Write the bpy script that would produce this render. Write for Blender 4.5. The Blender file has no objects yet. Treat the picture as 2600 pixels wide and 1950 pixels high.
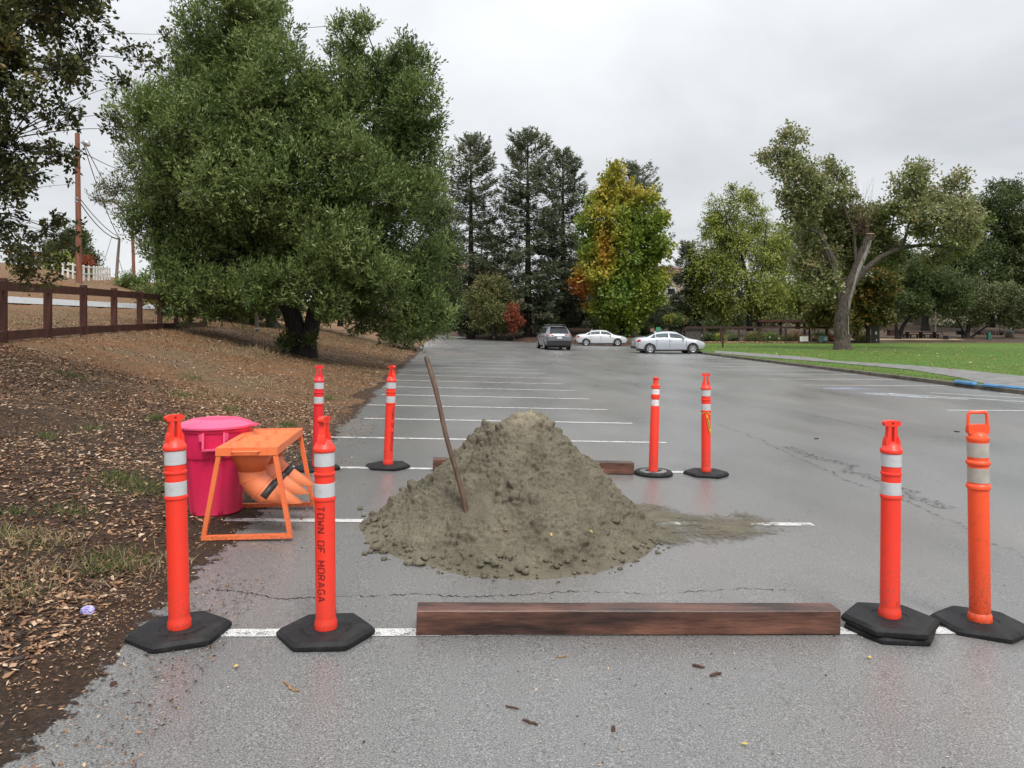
import bpy, bmesh, math, random
import numpy as np
from mathutils import Vector, Matrix

R = math.radians
C = bpy.context.scene
random.seed(5)

# ------------------------------------------------------------------ camera, sky, sun, exposure
FPX, HCAM, HZ = 1953.0, 1.75, 822.0           # focal length in photo pixels, eye height, horizon row (photo 2600x1950)
cam = bpy.data.cameras.new('camera')
cam.sensor_width = 36.0
cam.lens = 36.0 * FPX / 2600.0
cam.shift_y = -(975.0 - HZ) / 2600.0
cam.clip_start, cam.clip_end = 0.05, 6000
camo = bpy.data.objects.new('camera', cam)
C.collection.objects.link(camo)
camo.location = (0, 0, HCAM)
camo.rotation_euler = (R(90), 0, 0)
C.camera = camo

SUN_EL, SUN_AZ = 55.0, 160.0                   # azimuth clockwise from +Y
world = bpy.data.worlds.new('World')
C.world = world
world.use_nodes = True
wn = world.node_tree
wn.nodes.clear()
def wnode(t, **kw):
    n = wn.nodes.new(t)
    for k, v in kw.items():
        setattr(n, k, v)
    return n
w_out = wnode('ShaderNodeOutputWorld'); w_bg = wnode('ShaderNodeBackground')
w_bg.inputs['Strength'].default_value = 0.12
sky = wnode('ShaderNodeTexSky', sky_type='NISHITA', sun_disc=False)
sky.sun_elevation = R(SUN_EL); sky.sun_rotation = R(SUN_AZ)
tc = wnode('ShaderNodeTexCoord'); sep = wnode('ShaderNodeSeparateXYZ')
wn.links.new(tc.outputs['Generated'], sep.inputs[0])
zc = wnode('ShaderNodeMath', operation='MAXIMUM'); zc.inputs[1].default_value = 0.0
wn.links.new(sep.outputs['Z'], zc.inputs[0])
zd = wnode('ShaderNodeMath', operation='ADD'); zd.inputs[1].default_value = 0.22
wn.links.new(zc.outputs[0], zd.inputs[0])
dx = wnode('ShaderNodeMath', operation='DIVIDE'); dy = wnode('ShaderNodeMath', operation='DIVIDE')
wn.links.new(sep.outputs['X'], dx.inputs[0]); wn.links.new(zd.outputs[0], dx.inputs[1])
wn.links.new(sep.outputs['Y'], dy.inputs[0]); wn.links.new(zd.outputs[0], dy.inputs[1])
cmb = wnode('ShaderNodeCombineXYZ')
wn.links.new(dx.outputs[0], cmb.inputs[0]); wn.links.new(dy.outputs[0], cmb.inputs[1])
cn = wnode('ShaderNodeTexNoise'); cn.inputs['Scale'].default_value = 0.85; cn.inputs['Detail'].default_value = 6; cn.inputs['Roughness'].default_value = 0.52
cn.inputs['Distortion'].default_value = 0.35
wn.links.new(cmb.outputs[0], cn.inputs['Vector'])
cr = wnode('ShaderNodeValToRGB')
cr.color_ramp.elements[0].position = 0.32; cr.color_ramp.elements[0].color = (0.68, 0.70, 0.73, 1)
cr.color_ramp.elements[1].position = 0.60; cr.color_ramp.elements[1].color = (0.97, 0.985, 1.0, 1)
wn.links.new(cn.outputs['Fac'], cr.inputs[0])
# overcast: the cloud deck is brighter overhead than near the horizon
zb = wnode('ShaderNodeMath', operation='MULTIPLY_ADD'); zb.inputs[1].default_value = 4.8; zb.inputs[2].default_value = 3.75
zp = wnode('ShaderNodeMath', operation='POWER'); zp.inputs[1].default_value = 1.6
wn.links.new(zc.outputs[0], zp.inputs[0]); wn.links.new(zp.outputs[0], zb.inputs[0])
vs = wnode('ShaderNodeVectorMath', operation='SCALE')
wn.links.new(cr.outputs[0], vs.inputs[0]); wn.links.new(zb.outputs[0], vs.inputs['Scale'])
mx = wnode('ShaderNodeMix', data_type='RGBA'); mx.inputs[0].default_value = 0.95
wn.links.new(sky.outputs[0], mx.inputs[6]); wn.links.new(vs.outputs[0], mx.inputs[7])
wn.links.new(mx.outputs[2], w_bg.inputs['Color']); wn.links.new(w_bg.outputs[0], w_out.inputs[0])

sl = bpy.data.lights.new('sun', 'SUN'); sl.energy = 1.35; sl.angle = R(18); sl.color = (1.0, 0.97, 0.93)
so = bpy.data.objects.new('sun', sl); C.collection.objects.link(so)
_d = Vector((math.sin(R(SUN_AZ)) * math.cos(R(SUN_EL)), math.cos(R(SUN_AZ)) * math.cos(R(SUN_EL)), math.sin(R(SUN_EL))))
so.rotation_euler = (-_d).to_track_quat('-Z', 'Y').to_euler(); so.location = _d * 60
C.view_settings.view_transform = 'Standard'; C.view_settings.look = 'None'
C.view_settings.exposure = 0.93; C.view_settings.gamma = 1.0
C.cycles.max_bounces = 5; C.cycles.diffuse_bounces = 3; C.cycles.glossy_bounces = 2
C.cycles.transmission_bounces = 3; C.cycles.transparent_max_bounces = 6
C.cycles.use_denoising = True

# ------------------------------------------------------------------ helpers
def thing(name, label, cat, loc=(0, 0, 0), rotz=0.0, group=None, rot=None):
    o = bpy.data.objects.new(name, None); C.collection.objects.link(o)
    o.empty_display_size = 0.1
    o.location = loc; o.rotation_euler = rot if rot else (0, 0, rotz)
    o['label'] = label; o['category'] = cat
    if group: o['group'] = group
    return o
def tag(o, label, cat, group=None):
    o['label'] = label; o['category'] = cat
    if group: o['group'] = group
    return o
def kind(o, k, label=None, cat=None):
    o['kind'] = k
    if label: o['label'] = label
    if cat: o['category'] = cat
    return o
def link(name, me, m, parent=None, smooth=None, loc=None):
    o = bpy.data.objects.new(name, me); C.collection.objects.link(o)
    if m is not None: me.materials.append(m)
    if smooth is not None:
        me.polygons.foreach_set('use_smooth', [True] * len(me.polygons))
        if smooth > 0: me.set_sharp_from_angle(angle=R(smooth))
    if parent is not None: o.parent = parent
    if loc is not None: o.location = loc
    return o
def copy_tree(o, parent=None):
    c = o.copy(); C.collection.objects.link(c)
    if parent is not None: c.parent = parent
    for ch in list(o.children): copy_tree(ch, c)
    return c

class MB:
    """collects simple shapes, then links them as ONE mesh object"""
    def __init__(s): s.v = []; s.f = []; s.mi = []; s.cm = 0
    def add(s, vs, fs):
        b = len(s.v); s.v += [tuple(p) for p in vs]; s.f += [tuple(i + b for i in f) for f in fs]; s.mi += [s.cm] * len(fs)
        return s
    def box(s, c, d, rz=0.0, M=None, taper=1.0):
        x, y, z = d[0] / 2, d[1] / 2, d[2] / 2
        P = [Vector(q) for q in ((-x, -y, -z), (x, -y, -z), (x, y, -z), (-x, y, -z), (-x * taper, -y * taper, z), (x * taper, -y * taper, z), (x * taper, y * taper, z), (-x * taper, y * taper, z))]
        if M is None: M = Matrix.Rotation(rz, 3, 'Z')
        return s.add([M @ p + Vector(c) for p in P], [(3, 2, 1, 0), (4, 5, 6, 7), (0, 1, 5, 4), (1, 2, 6, 5), (2, 3, 7, 6), (3, 0, 4, 7)])
    def bar(s, a, b, w, h, up=(0, 0, 1)):
        a, b = Vector(a), Vector(b); d = (b - a).normalized(); upv = Vector(up)
        sd = d.cross(upv)
        if sd.length < 1e-4: sd = d.cross(Vector((1, 0, 0)))
        sd.normalize(); u = sd.cross(d)
        P = []
        for q in (a, b):
            P += [q + sd * w / 2 * i + u * h / 2 * j for i, j in ((-1, -1), (1, -1), (1, 1), (-1, 1))]
        return s.add(P, [(3, 2, 1, 0), (4, 5, 6, 7), (0, 1, 5, 4), (1, 2, 6, 5), (2, 3, 7, 6), (3, 0, 4, 7)])
    def tube(s, pts, rad, n=8, cap=True):
        pts = [Vector(p) for p in pts]
        if not hasattr(rad, '__len__'): rad = [rad] * len(pts)
        ref = None; rings = []
        for i, p in enumerate(pts):
            d = (pts[min(i + 1, len(pts) - 1)] - pts[max(i - 1, 0)]).normalized()
            if ref is None:
                ref = d.orthogonal().normalized()
            ref = (ref - d * ref.dot(d)).normalized(); b = d.cross(ref)
            rings.append([p + (ref * math.cos(2 * math.pi * k / n) + b * math.sin(2 * math.pi * k / n)) * rad[i] for k in range(n)])
        vs = [q for r in rings for q in r]; fs = []
        for i in range(len(pts) - 1):
            for k in range(n):
                k2 = (k + 1) % n
                fs.append((i * n + k, i * n + k2, (i + 1) * n + k2, (i + 1) * n + k))
        if cap: fs.append(tuple(range(n - 1, -1, -1))); fs.append(tuple((len(pts) - 1) * n + k for k in range(n)))
        return s.add(vs, fs)
    def lathe(s, prof, n=32, c=(0, 0, 0), cap=True, sx=1.0, sy=1.0):
        vs = []; fs = []
        for r, z in prof:
            vs += [(c[0] + r * sx * math.cos(2 * math.pi * k / n), c[1] + r * sy * math.sin(2 * math.pi * k / n), c[2] + z) for k in range(n)]
        for i in range(len(prof) - 1):
            for k in range(n):
                k2 = (k + 1) % n
                fs.append((i * n + k, i * n + k2, (i + 1) * n + k2, (i + 1) * n + k))
        if cap: fs.append(tuple(range(n - 1, -1, -1))); fs.append(tuple((len(prof) - 1) * n + k for k in range(n)))
        return s.add(vs, fs)
    def prism(s, poly, a, b):
        """poly of 2-D points extruded between mapping a(p) and b(p)"""
        n = len(poly); vs = [a(p) for p in poly] + [b(p) for p in poly]
        fs = [tuple(range(n - 1, -1, -1)), tuple(range(n, 2 * n))] + [(k, (k + 1) % n, n + (k + 1) % n, n + k) for k in range(n)]
        return s.add(vs, fs)
    def grid(s, P):
        """P[i][j] points"""
        ni, nj = len(P), len(P[0]); vs = [q for r in P for q in r]
        return s.add(vs, [(i * nj + j, i * nj + j + 1, (i + 1) * nj + j + 1, (i + 1) * nj + j) for i in range(ni - 1) for j in range(nj - 1)])
    def build(s, name, m, parent=None, smooth=None, loc=None, fix=True, bevel=0.0):
        me = bpy.data.meshes.new(name); me.from_pydata(s.v, [], s.f)
        if fix or bevel:
            bm = bmesh.new(); bm.from_mesh(me)
            if fix: bmesh.ops.recalc_face_normals(bm, faces=bm.faces)
            if bevel:
                bmesh.ops.bevel(bm, geom=[e for e in bm.edges if e.is_manifold and e.calc_face_angle(0) > 0.5], offset=bevel, segments=2, affect='EDGES', clamp_overlap=True)
            bm.to_mesh(me); bm.free()
        o = link(name, me, None, parent, smooth, loc)
        for q in (m if isinstance(m, (list, tuple)) else [m]): me.materials.append(q)
        if isinstance(m, (list, tuple)) and not bevel: me.polygons.foreach_set('material_index', s.mi)
        return o

def np_mesh(name, V, faces4, attr=None):
    me = bpy.data.meshes.new(name); nv, nf = len(V), len(faces4); k = faces4.shape[1]
    me.vertices.add(nv); me.vertices.foreach_set('co', np.ascontiguousarray(V, np.float32).ravel())
    me.loops.add(nf * k); me.loops.foreach_set('vertex_index', np.ascontiguousarray(faces4, np.int32).ravel())
    me.polygons.add(nf); me.polygons.foreach_set('loop_start', np.arange(0, nf * k, k, dtype=np.int32))
    if attr:
        for an, av in attr.items():
            a = me.attributes.new(an, 'FLOAT', 'POINT'); a.data.foreach_set('value', np.ascontiguousarray(av, np.float32))
    me.update(calc_edges=True)
    return me
def grid_mesh(name, X, Y, Z, attr=None):
    ni, nj = X.shape; V = np.stack([X, Y, Z], -1).reshape(-1, 3)
    i, j = np.meshgrid(np.arange(ni - 1), np.arange(nj - 1), indexing='ij'); a = (i * nj + j).ravel()
    return np_mesh(name, V, np.stack([a, a + 1, a + nj + 1, a + nj], -1), attr)

def hsh(ix, iy, iz, s):
    h = (ix.astype(np.int64) * 374761393 + iy.astype(np.int64) * 668265263 + iz.astype(np.int64) * 2147483647 + s * 1274126177) & 0xffffffff
    h = ((h ^ (h >> 13)) * 1274126177) & 0xffffffff
    h = ((h ^ (h >> 16)) * 2246822519) & 0xffffffff
    return ((h ^ (h >> 15)) & 0xffff) / 65535.0
def vn(x, y, z=0.0, s=0):
    x = np.asarray(x, float); y = np.asarray(y, float); z = np.broadcast_to(np.asarray(z, float), x.shape)
    ix, iy, iz = np.floor(x), np.floor(y), np.floor(z); fx, fy, fz = x - ix, y - iy, z - iz
    fx, fy, fz = [f * f * (3 - 2 * f) for f in (fx, fy, fz)]
    r = 0
    for a in (0, 1):
        for b in (0, 1):
            for c in (0, 1):
                r = r + hsh(ix + a, iy + b, iz + c, s) * (fx if a else 1 - fx) * (fy if b else 1 - fy) * (fz if c else 1 - fz)
    return r * 2 - 1
def fbm(x, y, z=0.0, o=4, s=0, g=0.5):
    r, a = 0, 1.0; x = np.asarray(x, float); y = np.asarray(y, float); z = np.asarray(z, float)
    for k in range(o):
        r = r + a * vn(x, y, z, s + k); x, y, z, a = x * 2.03 + 7.1, y * 2.03 + 3.3, z * 2.03 + 1.7, a * g
    return r
def unit(v): return v / np.maximum(np.linalg.norm(v, axis=-1, keepdims=True), 1e-9)
def sstep(a, b, x):
    t = np.clip((np.asarray(x, float) - a) / (b - a), 0, 1); return t * t * (3 - 2 * t)

# ------------------------------------------------------------------ materials
def mat(name):
    m = bpy.data.materials.new(name); m.use_nodes = True
    nt = m.node_tree; b = nt.nodes['Principled BSDF']
    return m, nt, b
def nd(nt, t, **kw):
    n = nt.nodes.new(t)
    for k, v in kw.items(): setattr(n, k, v)
    return n
def noise(nt, scale, detail=4, rough=0.5, coord='Object', stretch=None, dist=0.0):
    t = nd(nt, 'ShaderNodeTexCoord') if coord != 'Position' else nd(nt, 'ShaderNodeNewGeometry'); n = nd(nt, 'ShaderNodeTexNoise')
    n.inputs['Scale'].default_value = scale; n.inputs['Detail'].default_value = detail; n.inputs['Roughness'].default_value = rough; n.inputs['Distortion'].default_value = dist
    if stretch:
        mp = nd(nt, 'ShaderNodeMapping'); mp.inputs['Scale'].default_value = stretch[:3]
        if len(stretch) > 3: mp.inputs['Rotation'].default_value = (0, 0, stretch[3])
        nt.links.new(t.outputs[coord], mp.inputs[0]); nt.links.new(mp.outputs[0], n.inputs['Vector'])
    else: nt.links.new(t.outputs[coord], n.inputs['Vector'])
    return n.outputs['Fac']
def ramp(nt, fac, stops, interp='LINEAR'):
    r = nd(nt, 'ShaderNodeValToRGB'); e = r.color_ramp.elements; r.color_ramp.interpolation = interp
    while len(e) < len(stops): e.new(0.5)
    for k, (p, c) in enumerate(stops):
        e[k].position = p; e[k].color = (*c, 1) if hasattr(c, '__len__') else (c, c, c, 1)
    nt.links.new(fac, r.inputs[0]); return r.outputs[0]
def mixc(nt, fac, a, b, mode='MIX'):
    m = nd(nt, 'ShaderNodeMix', data_type='RGBA', blend_type=mode)
    for s_, v in ((0, fac), (6, a), (7, b)):
        if hasattr(v, 'is_output'): nt.links.new(v, m.inputs[s_])
        else: m.inputs[s_].default_value = v if s_ == 0 else (*v, 1)
    return m.outputs[2]
def bump(nt, b, h, strength=0.3, dist=0.02):
    n = nd(nt, 'ShaderNodeBump'); n.inputs['Strength'].default_value = strength; n.inputs['Distance'].default_value = dist
    nt.links.new(h, n.inputs['Height']); nt.links.new(n.outputs[0], b.inputs['Normal']); return n
def simple(name, c1, c2=None, scale=6, rough=0.6, bmp=0.0, bscale=None, metal=0.0, spec=0.5, stretch=None, detail=5, coat=0.0, lo=0.35, hi=0.65, bdist=0.01, trans=0.0):
    m, nt, b = mat(name); c2 = c2 or tuple(v * 0.8 for v in c1)
    f = noise(nt, scale, detail, 0.55, stretch=stretch)
    nt.links.new(ramp(nt, f, [(lo, c2), (hi, c1)]), b.inputs['Base Color'])
    b.inputs['Roughness'].default_value = rough; b.inputs['Metallic'].default_value = metal; b.inputs['Specular IOR Level'].default_value = spec
    b.inputs['Coat Weight'].default_value = coat
    if bmp: bump(nt, b, noise(nt, bscale or scale * 4, 4, 0.6, stretch=stretch), bmp, bdist)
    return m

def leaf_mat(name, cols, rough=0.45, trans=0.28, spec=0.35):
    m, nt, b = mat(name)
    a = nd(nt, 'ShaderNodeAttribute', attribute_name='hue')
    c = ramp(nt, a.outputs['Fac'], [(k / max(1, len(cols) - 1), q) for k, q in enumerate(cols)])
    nt.links.new(c, b.inputs['Base Color']); b.inputs['Roughness'].default_value = rough; b.inputs['Specular IOR Level'].default_value = spec
    tr = nd(nt, 'ShaderNodeBsdfTranslucent'); ms = nd(nt, 'ShaderNodeMixShader'); ms.inputs[0].default_value = trans
    nt.links.new(c, tr.inputs[0]); nt.links.new(b.outputs[0], ms.inputs[1]); nt.links.new(tr.outputs[0], ms.inputs[2])
    nt.links.new(ms.outputs[0], nt.nodes['Material Output'].inputs[0])
    return m

M = {}
# wet asphalt: fine aggregate, worn lighter and damp darker patches
m, nt, b = mat('wet_asphalt')
fine = noise(nt, 120, 3, 0.8); mid = noise(nt, 42, 3, 0.6); big = noise(nt, 0.55, 5, 0.6, stretch=(1, 0.35, 1, R(-38))); big2 = noise(nt, 0.16, 4, 0.55)
base = ramp(nt, big, [(0.28, (0.150, 0.150, 0.149)), (0.50, (0.178, 0.177, 0.173)), (0.72, (0.206, 0.203, 0.197))])
sp = ramp(nt, fine, [(0.30, 0.12), (0.42, 0.62), (0.57, 1.15), (0.66, 1.9), (0.74, 3.2)])
col = mixc(nt, 1.0, base, sp, 'MULTIPLY')
dk = ramp(nt, mid, [(0.28, 0.55), (0.4, 1.0)])
col = mixc(nt, 0.8, col, dk, 'MULTIPLY')
pink = ramp(nt, big2, [(0.45, (1, 1, 1)), (0.7, (1.1, 1.0, 0.96))])
col = mixc(nt, 1.0, col, pink, 'MULTIPLY')
nt.links.new(col, b.inputs['Base Color'])
nt.links.new(ramp(nt, big, [(0.30, 0.26), (0.5, 0.31), (0.74, 0.37)]), b.inputs['Roughness'])
b.inputs['Specular IOR Level'].default_value = 0.55
bump(nt, b, noise(nt, 95, 3, 0.75), 0.28, 0.006)
M['asphalt'] = m
m, nt, b = mat('worn_white_paint')
f = noise(nt, 9, 6, 0.7); f2 = noise(nt, 120, 2, 0.6)
nt.links.new(ramp(nt, f2, [(0.3, (0.34, 0.34, 0.33)), (0.55, (0.64, 0.64, 0.62))]), b.inputs['Base Color']); b.inputs['Roughness'].default_value = 0.5
b.inputs['Alpha'].default_value = 1
mu = nd(nt, 'ShaderNodeMath', operation='ADD'); nt.links.new(f, mu.inputs[0])
mm = nd(nt, 'ShaderNodeMath', operation='MULTIPLY'); nt.links.new(f2, mm.inputs[0]); mm.inputs[1].default_value = 0.5; nt.links.new(mm.outputs[0], mu.inputs[1])
nt.links.new(ramp(nt, mu.outputs[0], [(0.60, 0.0), (0.72, 1.0)]), b.inputs['Alpha'])
M['line'] = m
m, nt, b = mat('faded_blue_paint')
f = noise(nt, 7, 6, 0.7)
b.inputs['Base Color'].default_value = (0.30, 0.36, 0.52, 1); b.inputs['Roughness'].default_value = 0.5
nt.links.new(ramp(nt, f, [(0.42, 0.0), (0.6, 0.75)]), b.inputs['Alpha']); M['bluepaint'] = m
m = M['line'].copy(); m.name = 'faint_white_paint'
for n_ in m.node_tree.nodes:
    if n_.type == 'VALTORGB' and abs(n_.color_ramp.elements[0].position - .60) < .01: n_.color_ramp.elements[0].position = .72; n_.color_ramp.elements[1].position = .86; n_.color_ramp.elements[1].color = (.8, .8, .8, 1)
M['linefaint'] = m
# rough torn seam in the asphalt: broken dark patches
m, nt, b = mat('broken_asphalt_crust')
f = noise(nt, 17, 6, 0.78, stretch=(1, 1, 1)); b.inputs['Base Color'].default_value = (0.055, 0.055, 0.050, 1); b.inputs['Roughness'].default_value = 0.8
a_ = nd(nt, 'ShaderNodeAttribute', attribute_name='hue')
mu = nd(nt, 'ShaderNodeMath', operation='MULTIPLY'); nt.links.new(f, mu.inputs[0]); nt.links.new(a_.outputs['Fac'], mu.inputs[1])
nt.links.new(ramp(nt, mu.outputs[0], [(0.40, 0.0), (0.50, 0.85)]), b.inputs['Alpha']); M['seam'] = m
# leaf-littered soil
m, nt, b = mat('littered_soil')
f1 = noise(nt, 0.55, 5, 0.6); f2 = noise(nt, 40, 8, 0.8); f3 = noise(nt, 6, 5, 0.65); f4 = noise(nt, 70, 3, 0.7, stretch=(1, 2.5, 1))
dist = nd(nt, 'ShaderNodeAttribute', attribute_name='dry')
soil = ramp(nt, f2, [(0.3, (0.022, 0.016, 0.012)), (0.5, (0.060, 0.043, 0.032)), (0.68, (0.15, 0.105, 0.072))])
straw = ramp(nt, f4, [(0.3, (0.055, 0.037, 0.023)), (0.5, (0.165, 0.108, 0.062)), (0.7, (0.34, 0.235, 0.140))])
dr = nd(nt, 'ShaderNodeMath', operation='ADD'); nt.links.new(dist.outputs['Fac'], dr.inputs[0])
d2 = nd(nt, 'ShaderNodeMath', operation='MULTIPLY_ADD'); nt.links.new(f3, d2.inputs[0]); d2.inputs[1].default_value = 1.6; d2.inputs[2].default_value = -0.8
nt.links.new(d2.outputs[0], dr.inputs[1])
col = mixc(nt, ramp(nt, dr.outputs[0], [(0.25, 0.0), (0.75, 1.0)]), soil, straw)
rust = ramp(nt, f1, [(0.38, (1.0, 1, .98)), (0.62, (1.28, 0.90, 0.66))])
col = mixc(nt, 0.8, col, rust, 'MULTIPLY')
nt.links.new(col, b.inputs['Base Color']); b.inputs['Roughness'].default_value = 0.85; b.inputs['Specular IOR Level'].default_value = 0.25
bump(nt, b, f2, 0.9, 0.05); M['soil'] = m
# lawn
m, nt, b = mat('lawn_grass')
f1 = noise(nt, 0.35, 5, 0.6); f2 = noise(nt, 18, 4, 0.7, stretch=(1, 0.6, 1)); f3 = noise(nt, 1.6, 5, 0.65)
c1 = ramp(nt, f2, [(0.3, (0.048, 0.095, 0.017)), (0.55, (0.088, 0.165, 0.032)), (0.72, (0.145, 0.24, 0.055))])
c2 = ramp(nt, f3, [(0.30, (0.78, 0.66, 0.6)), (0.42, (0.9, 0.86, 0.8)), (0.58, (1.1, 1.1, 1.05))])
c3 = ramp(nt, f1, [(0.35, (1.35, 1.05, 0.9)), (0.6, (0.95, 1.05, 0.9))])
col = mixc(nt, 1.0, mixc(nt, 1.0, c1, c2, 'MULTIPLY'), c3, 'MULTIPLY')
eg = nd(nt, 'ShaderNodeAttribute', attribute_name='dry'); e2 = nd(nt, 'ShaderNodeMath', operation='MULTIPLY'); nt.links.new(eg.outputs['Fac'], e2.inputs[0])
nt.links.new(ramp(nt, f3, [(0.3, 1.0), (0.6, 0.35)]), e2.inputs[1])
col = mixc(nt, e2.outputs[0], col, (0.11, 0.085, 0.045))
nt.links.new(col, b.inputs['Base Color']); b.inputs['Roughness'].default_value = 0.8; b.inputs['Specular IOR Level'].default_value = 0.2
bump(nt, b, f2, 0.8, 0.06); M['lawn'] = m
M['concrete'] = simple('weathered_concrete', (0.215, 0.21, 0.20), (0.13, 0.127, 0.12), 2.5, 0.75, 0.2, 60)
M['kerb'] = simple('soiled_kerb_concrete', (0.15, 0.13, 0.105), (0.06, 0.048, 0.036), 2.2, 0.8, 0.4, 40)
M['roadgrey'] = simple('pale_road_surface', (0.33, 0.33, 0.33), (0.27, 0.27, 0.27), 1.5, 0.6, 0.0)
M['mulch'] = simple('redwood_mulch', (0.115, 0.055, 0.032), (0.022, 0.014, 0.010), 3.0, 0.9, 0.8, 14, lo=0.3, hi=0.7, bdist=0.08)
M['drygrd'] = simple('dry_leaf_ground', (0.11, 0.066, 0.040), (0.035, 0.024, 0.017), 1.5, 0.9, 0.6, 10, lo=0.3, hi=0.7, bdist=0.08)  # leaf brown, darkened further for the shade under the picnic trees
M['basegrd'] = simple('dull_ground', (0.10, 0.085, 0.05), (0.06, 0.06, 0.03), 0.05, 0.9)
M['tanpath'] = simple('tan_gravel', (0.45, 0.34, 0.21), (0.30, 0.22, 0.13), 3, 0.85)
M['bark'] = simple('dark_bark', (0.034, 0.027, 0.022), (0.010, 0.008, 0.007), 4, 0.85, 0.9, 9, stretch=(3, 3, 0.5), bdist=0.05)
M['barkred'] = simple('redwood_bark', (0.060, 0.036, 0.026), (0.014, 0.010, 0.009), 3, 0.85, 0.9, 6, stretch=(4, 4, 0.4), bdist=0.06)
M['barkgrey'] = simple('furrowed_grey_bark', (0.125, 0.098, 0.078), (0.030, 0.023, 0.018), 5, 0.85, 1.0, 6, stretch=(4, 4, 0.55), bdist=0.07, lo=0.38, hi=0.62)
M['barewood'] = simple('bare_weathered_wood', (0.25, 0.23, 0.205), (0.09, 0.078, 0.065), 5, 0.8, 0.6, 12, stretch=(4, 4, 0.4), lo=0.36, hi=0.58)
M['cutwood'] = simple('sawn_wood', (0.42, 0.30, 0.20), (0.30, 0.20, 0.13), 8, 0.8)
M['timber'] = simple('stained_timber', (0.165, 0.070, 0.046), (0.020, 0.012, 0.010), 2.0, 0.42, 0.4, 30, stretch=(0.9, 4.5, 4.5), lo=0.24, hi=0.66, bdist=0.004, detail=8)
m = M['timber']; nt = m.node_tree; b = nt.nodes['Principled BSDF']; src = b.inputs['Base Color'].links[0].from_socket
st1 = ramp(nt, noise(nt, 1.5, 5, 0.62, stretch=(1.0, 3.0, 5.0)), [(0.38, 0.34), (0.48, 0.82), (0.62, 1.12)]); st2 = ramp(nt, noise(nt, 14, 6, 0.7, stretch=(.5, 5, 5)), [(0.35, 0.6), (0.6, 1.2)])
nt.links.new(mixc(nt, 0.9, mixc(nt, 1.0, src, st1, 'MULTIPLY'), st2, 'MULTIPLY'), b.inputs['Base Color'])
M['fencered'] = simple('red_brown_fence_stain', (0.085, 0.025, 0.015), (0.038, 0.013, 0.009), 5, 0.8, 0.3, 30, stretch=(1, 1, 0.4))
M['fencedark'] = simple('dark_brown_lumber', (0.060, 0.027, 0.019), (0.022, 0.012, 0.010), 5, 0.75, 0.2)
M['white'] = simple('white_fence_paint', (0.78, 0.77, 0.74), (0.62, 0.61, 0.58), 4, 0.6)
M['polewood'] = simple('utility_pole_wood', (0.27, 0.10, 0.055), (0.15, 0.062, 0.038), 3, 0.8, 0.3, stretch=(3, 3, 0.3))
M['polegrey'] = simple('grey_pole_wood', (0.22, 0.18, 0.15), (0.13, 0.10, 0.085), 3, 0.8, stretch=(3, 3, 0.3))
M['wire'] = simple('black_cable', (0.06, 0.06, 0.065), None, 3, 0.6)
M['galv'] = simple('galvanised_steel', (0.5, 0.5, 0.52), (0.38, 0.38, 0.4), 8, 0.45, metal=0.6)
def plastic(name, c, dirt=0.12, rough=0.42, sc=7):
    m, nt, b = mat(name)
    f = noise(nt, sc, 6, 0.7, 'Position'); g = noise(nt, 60, 3, 0.6); s = noise(nt, 3.0, 3, 0.5, 'Position', stretch=(1, 1, 0.6)); scf = noise(nt, 38, 5, 0.75, 'Position', stretch=(1, 1, 0.35))
    dirty = tuple(v * 0.55 + 0.02 for v in c)
    k = nd(nt, 'ShaderNodeMath', operation='MULTIPLY'); nt.links.new(ramp(nt, f, [(0.52, 0.0), (0.78, 1.0)]), k.inputs[0]); k.inputs[1].default_value = dirt * 3
    col = mixc(nt, k.outputs[0], c, dirty)
    fade = ramp(nt, s, [(0.3, (1, 1, 1)), (0.7, (1.0, 1.25, 1.2))])
    col = mixc(nt, 0.6, col, fade, 'MULTIPLY')
    col = mixc(nt, ramp(nt, scf, [(0.62, 0.0), (0.70, min(.8, dirt * 4))]), col, (0.11, 0.055, 0.045))
    geo = nd(nt, 'ShaderNodeNewGeometry'); sx_ = nd(nt, 'ShaderNodeSeparateXYZ'); nt.links.new(geo.outputs['Position'], sx_.inputs[0])
    mr = nd(nt, 'ShaderNodeMapRange'); mr.inputs[1].default_value = 0.42; mr.inputs[2].default_value = 0.03; nt.links.new(sx_.outputs['Z'], mr.inputs[0])
    mud = nd(nt, 'ShaderNodeMath', operation='MULTIPLY'); nt.links.new(mr.outputs[0], mud.inputs[0]); nt.links.new(ramp(nt, noise(nt, 55, 5, 0.75, 'Position'), [(0.46, 0.0), (0.66, 0.75)]), mud.inputs[1])
    col = mixc(nt, mud.outputs[0], col, (0.13, 0.085, 0.06))
    nt.links.new(col, b.inputs['Base Color'])
    nt.links.new(ramp(nt, g, [(0.3, rough - 0.08), (0.7, rough + 0.1)]), b.inputs['Roughness'])
    bump(nt, b, noise(nt, 18, 4, 0.5), 0.08, 0.004)
    return m
M['orange'] = plastic('red_orange_plastic', (0.86, 0.040, 0.020))
M['orange2'] = plastic('faded_orange_plastic', (0.90, 0.088, 0.024), 0.2)
M['crimson'] = plastic('crimson_plastic', (0.76, 0.022, 0.028))
M['hopper'] = plastic('orange_enamel', (0.87, 0.178, 0.060), 0.14, 0.4)
M['chute'] = plastic('orange_moulded_plastic', (0.86, 0.225, 0.095), 0.1, 0.36)
M['bin'] = plastic('magenta_red_plastic', (0.76, 0.018, 0.095), 0.15, 0.42, 4)
M['binlid'] = plastic('pink_plastic', (0.80, 0.090, 0.20), 0.12, 0.35, 4)
M['rubber'] = simple('recycled_black_rubber', (0.030, 0.031, 0.033), (0.018, 0.018, 0.019), 30, 0.55, 0.35, 120, bdist=0.002, lo=0.3, hi=0.7)
m, nt, b = mat('dusty_rubber')
f = noise(nt, 9, 5, 0.6); g = noise(nt, 90, 3, 0.6)
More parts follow.
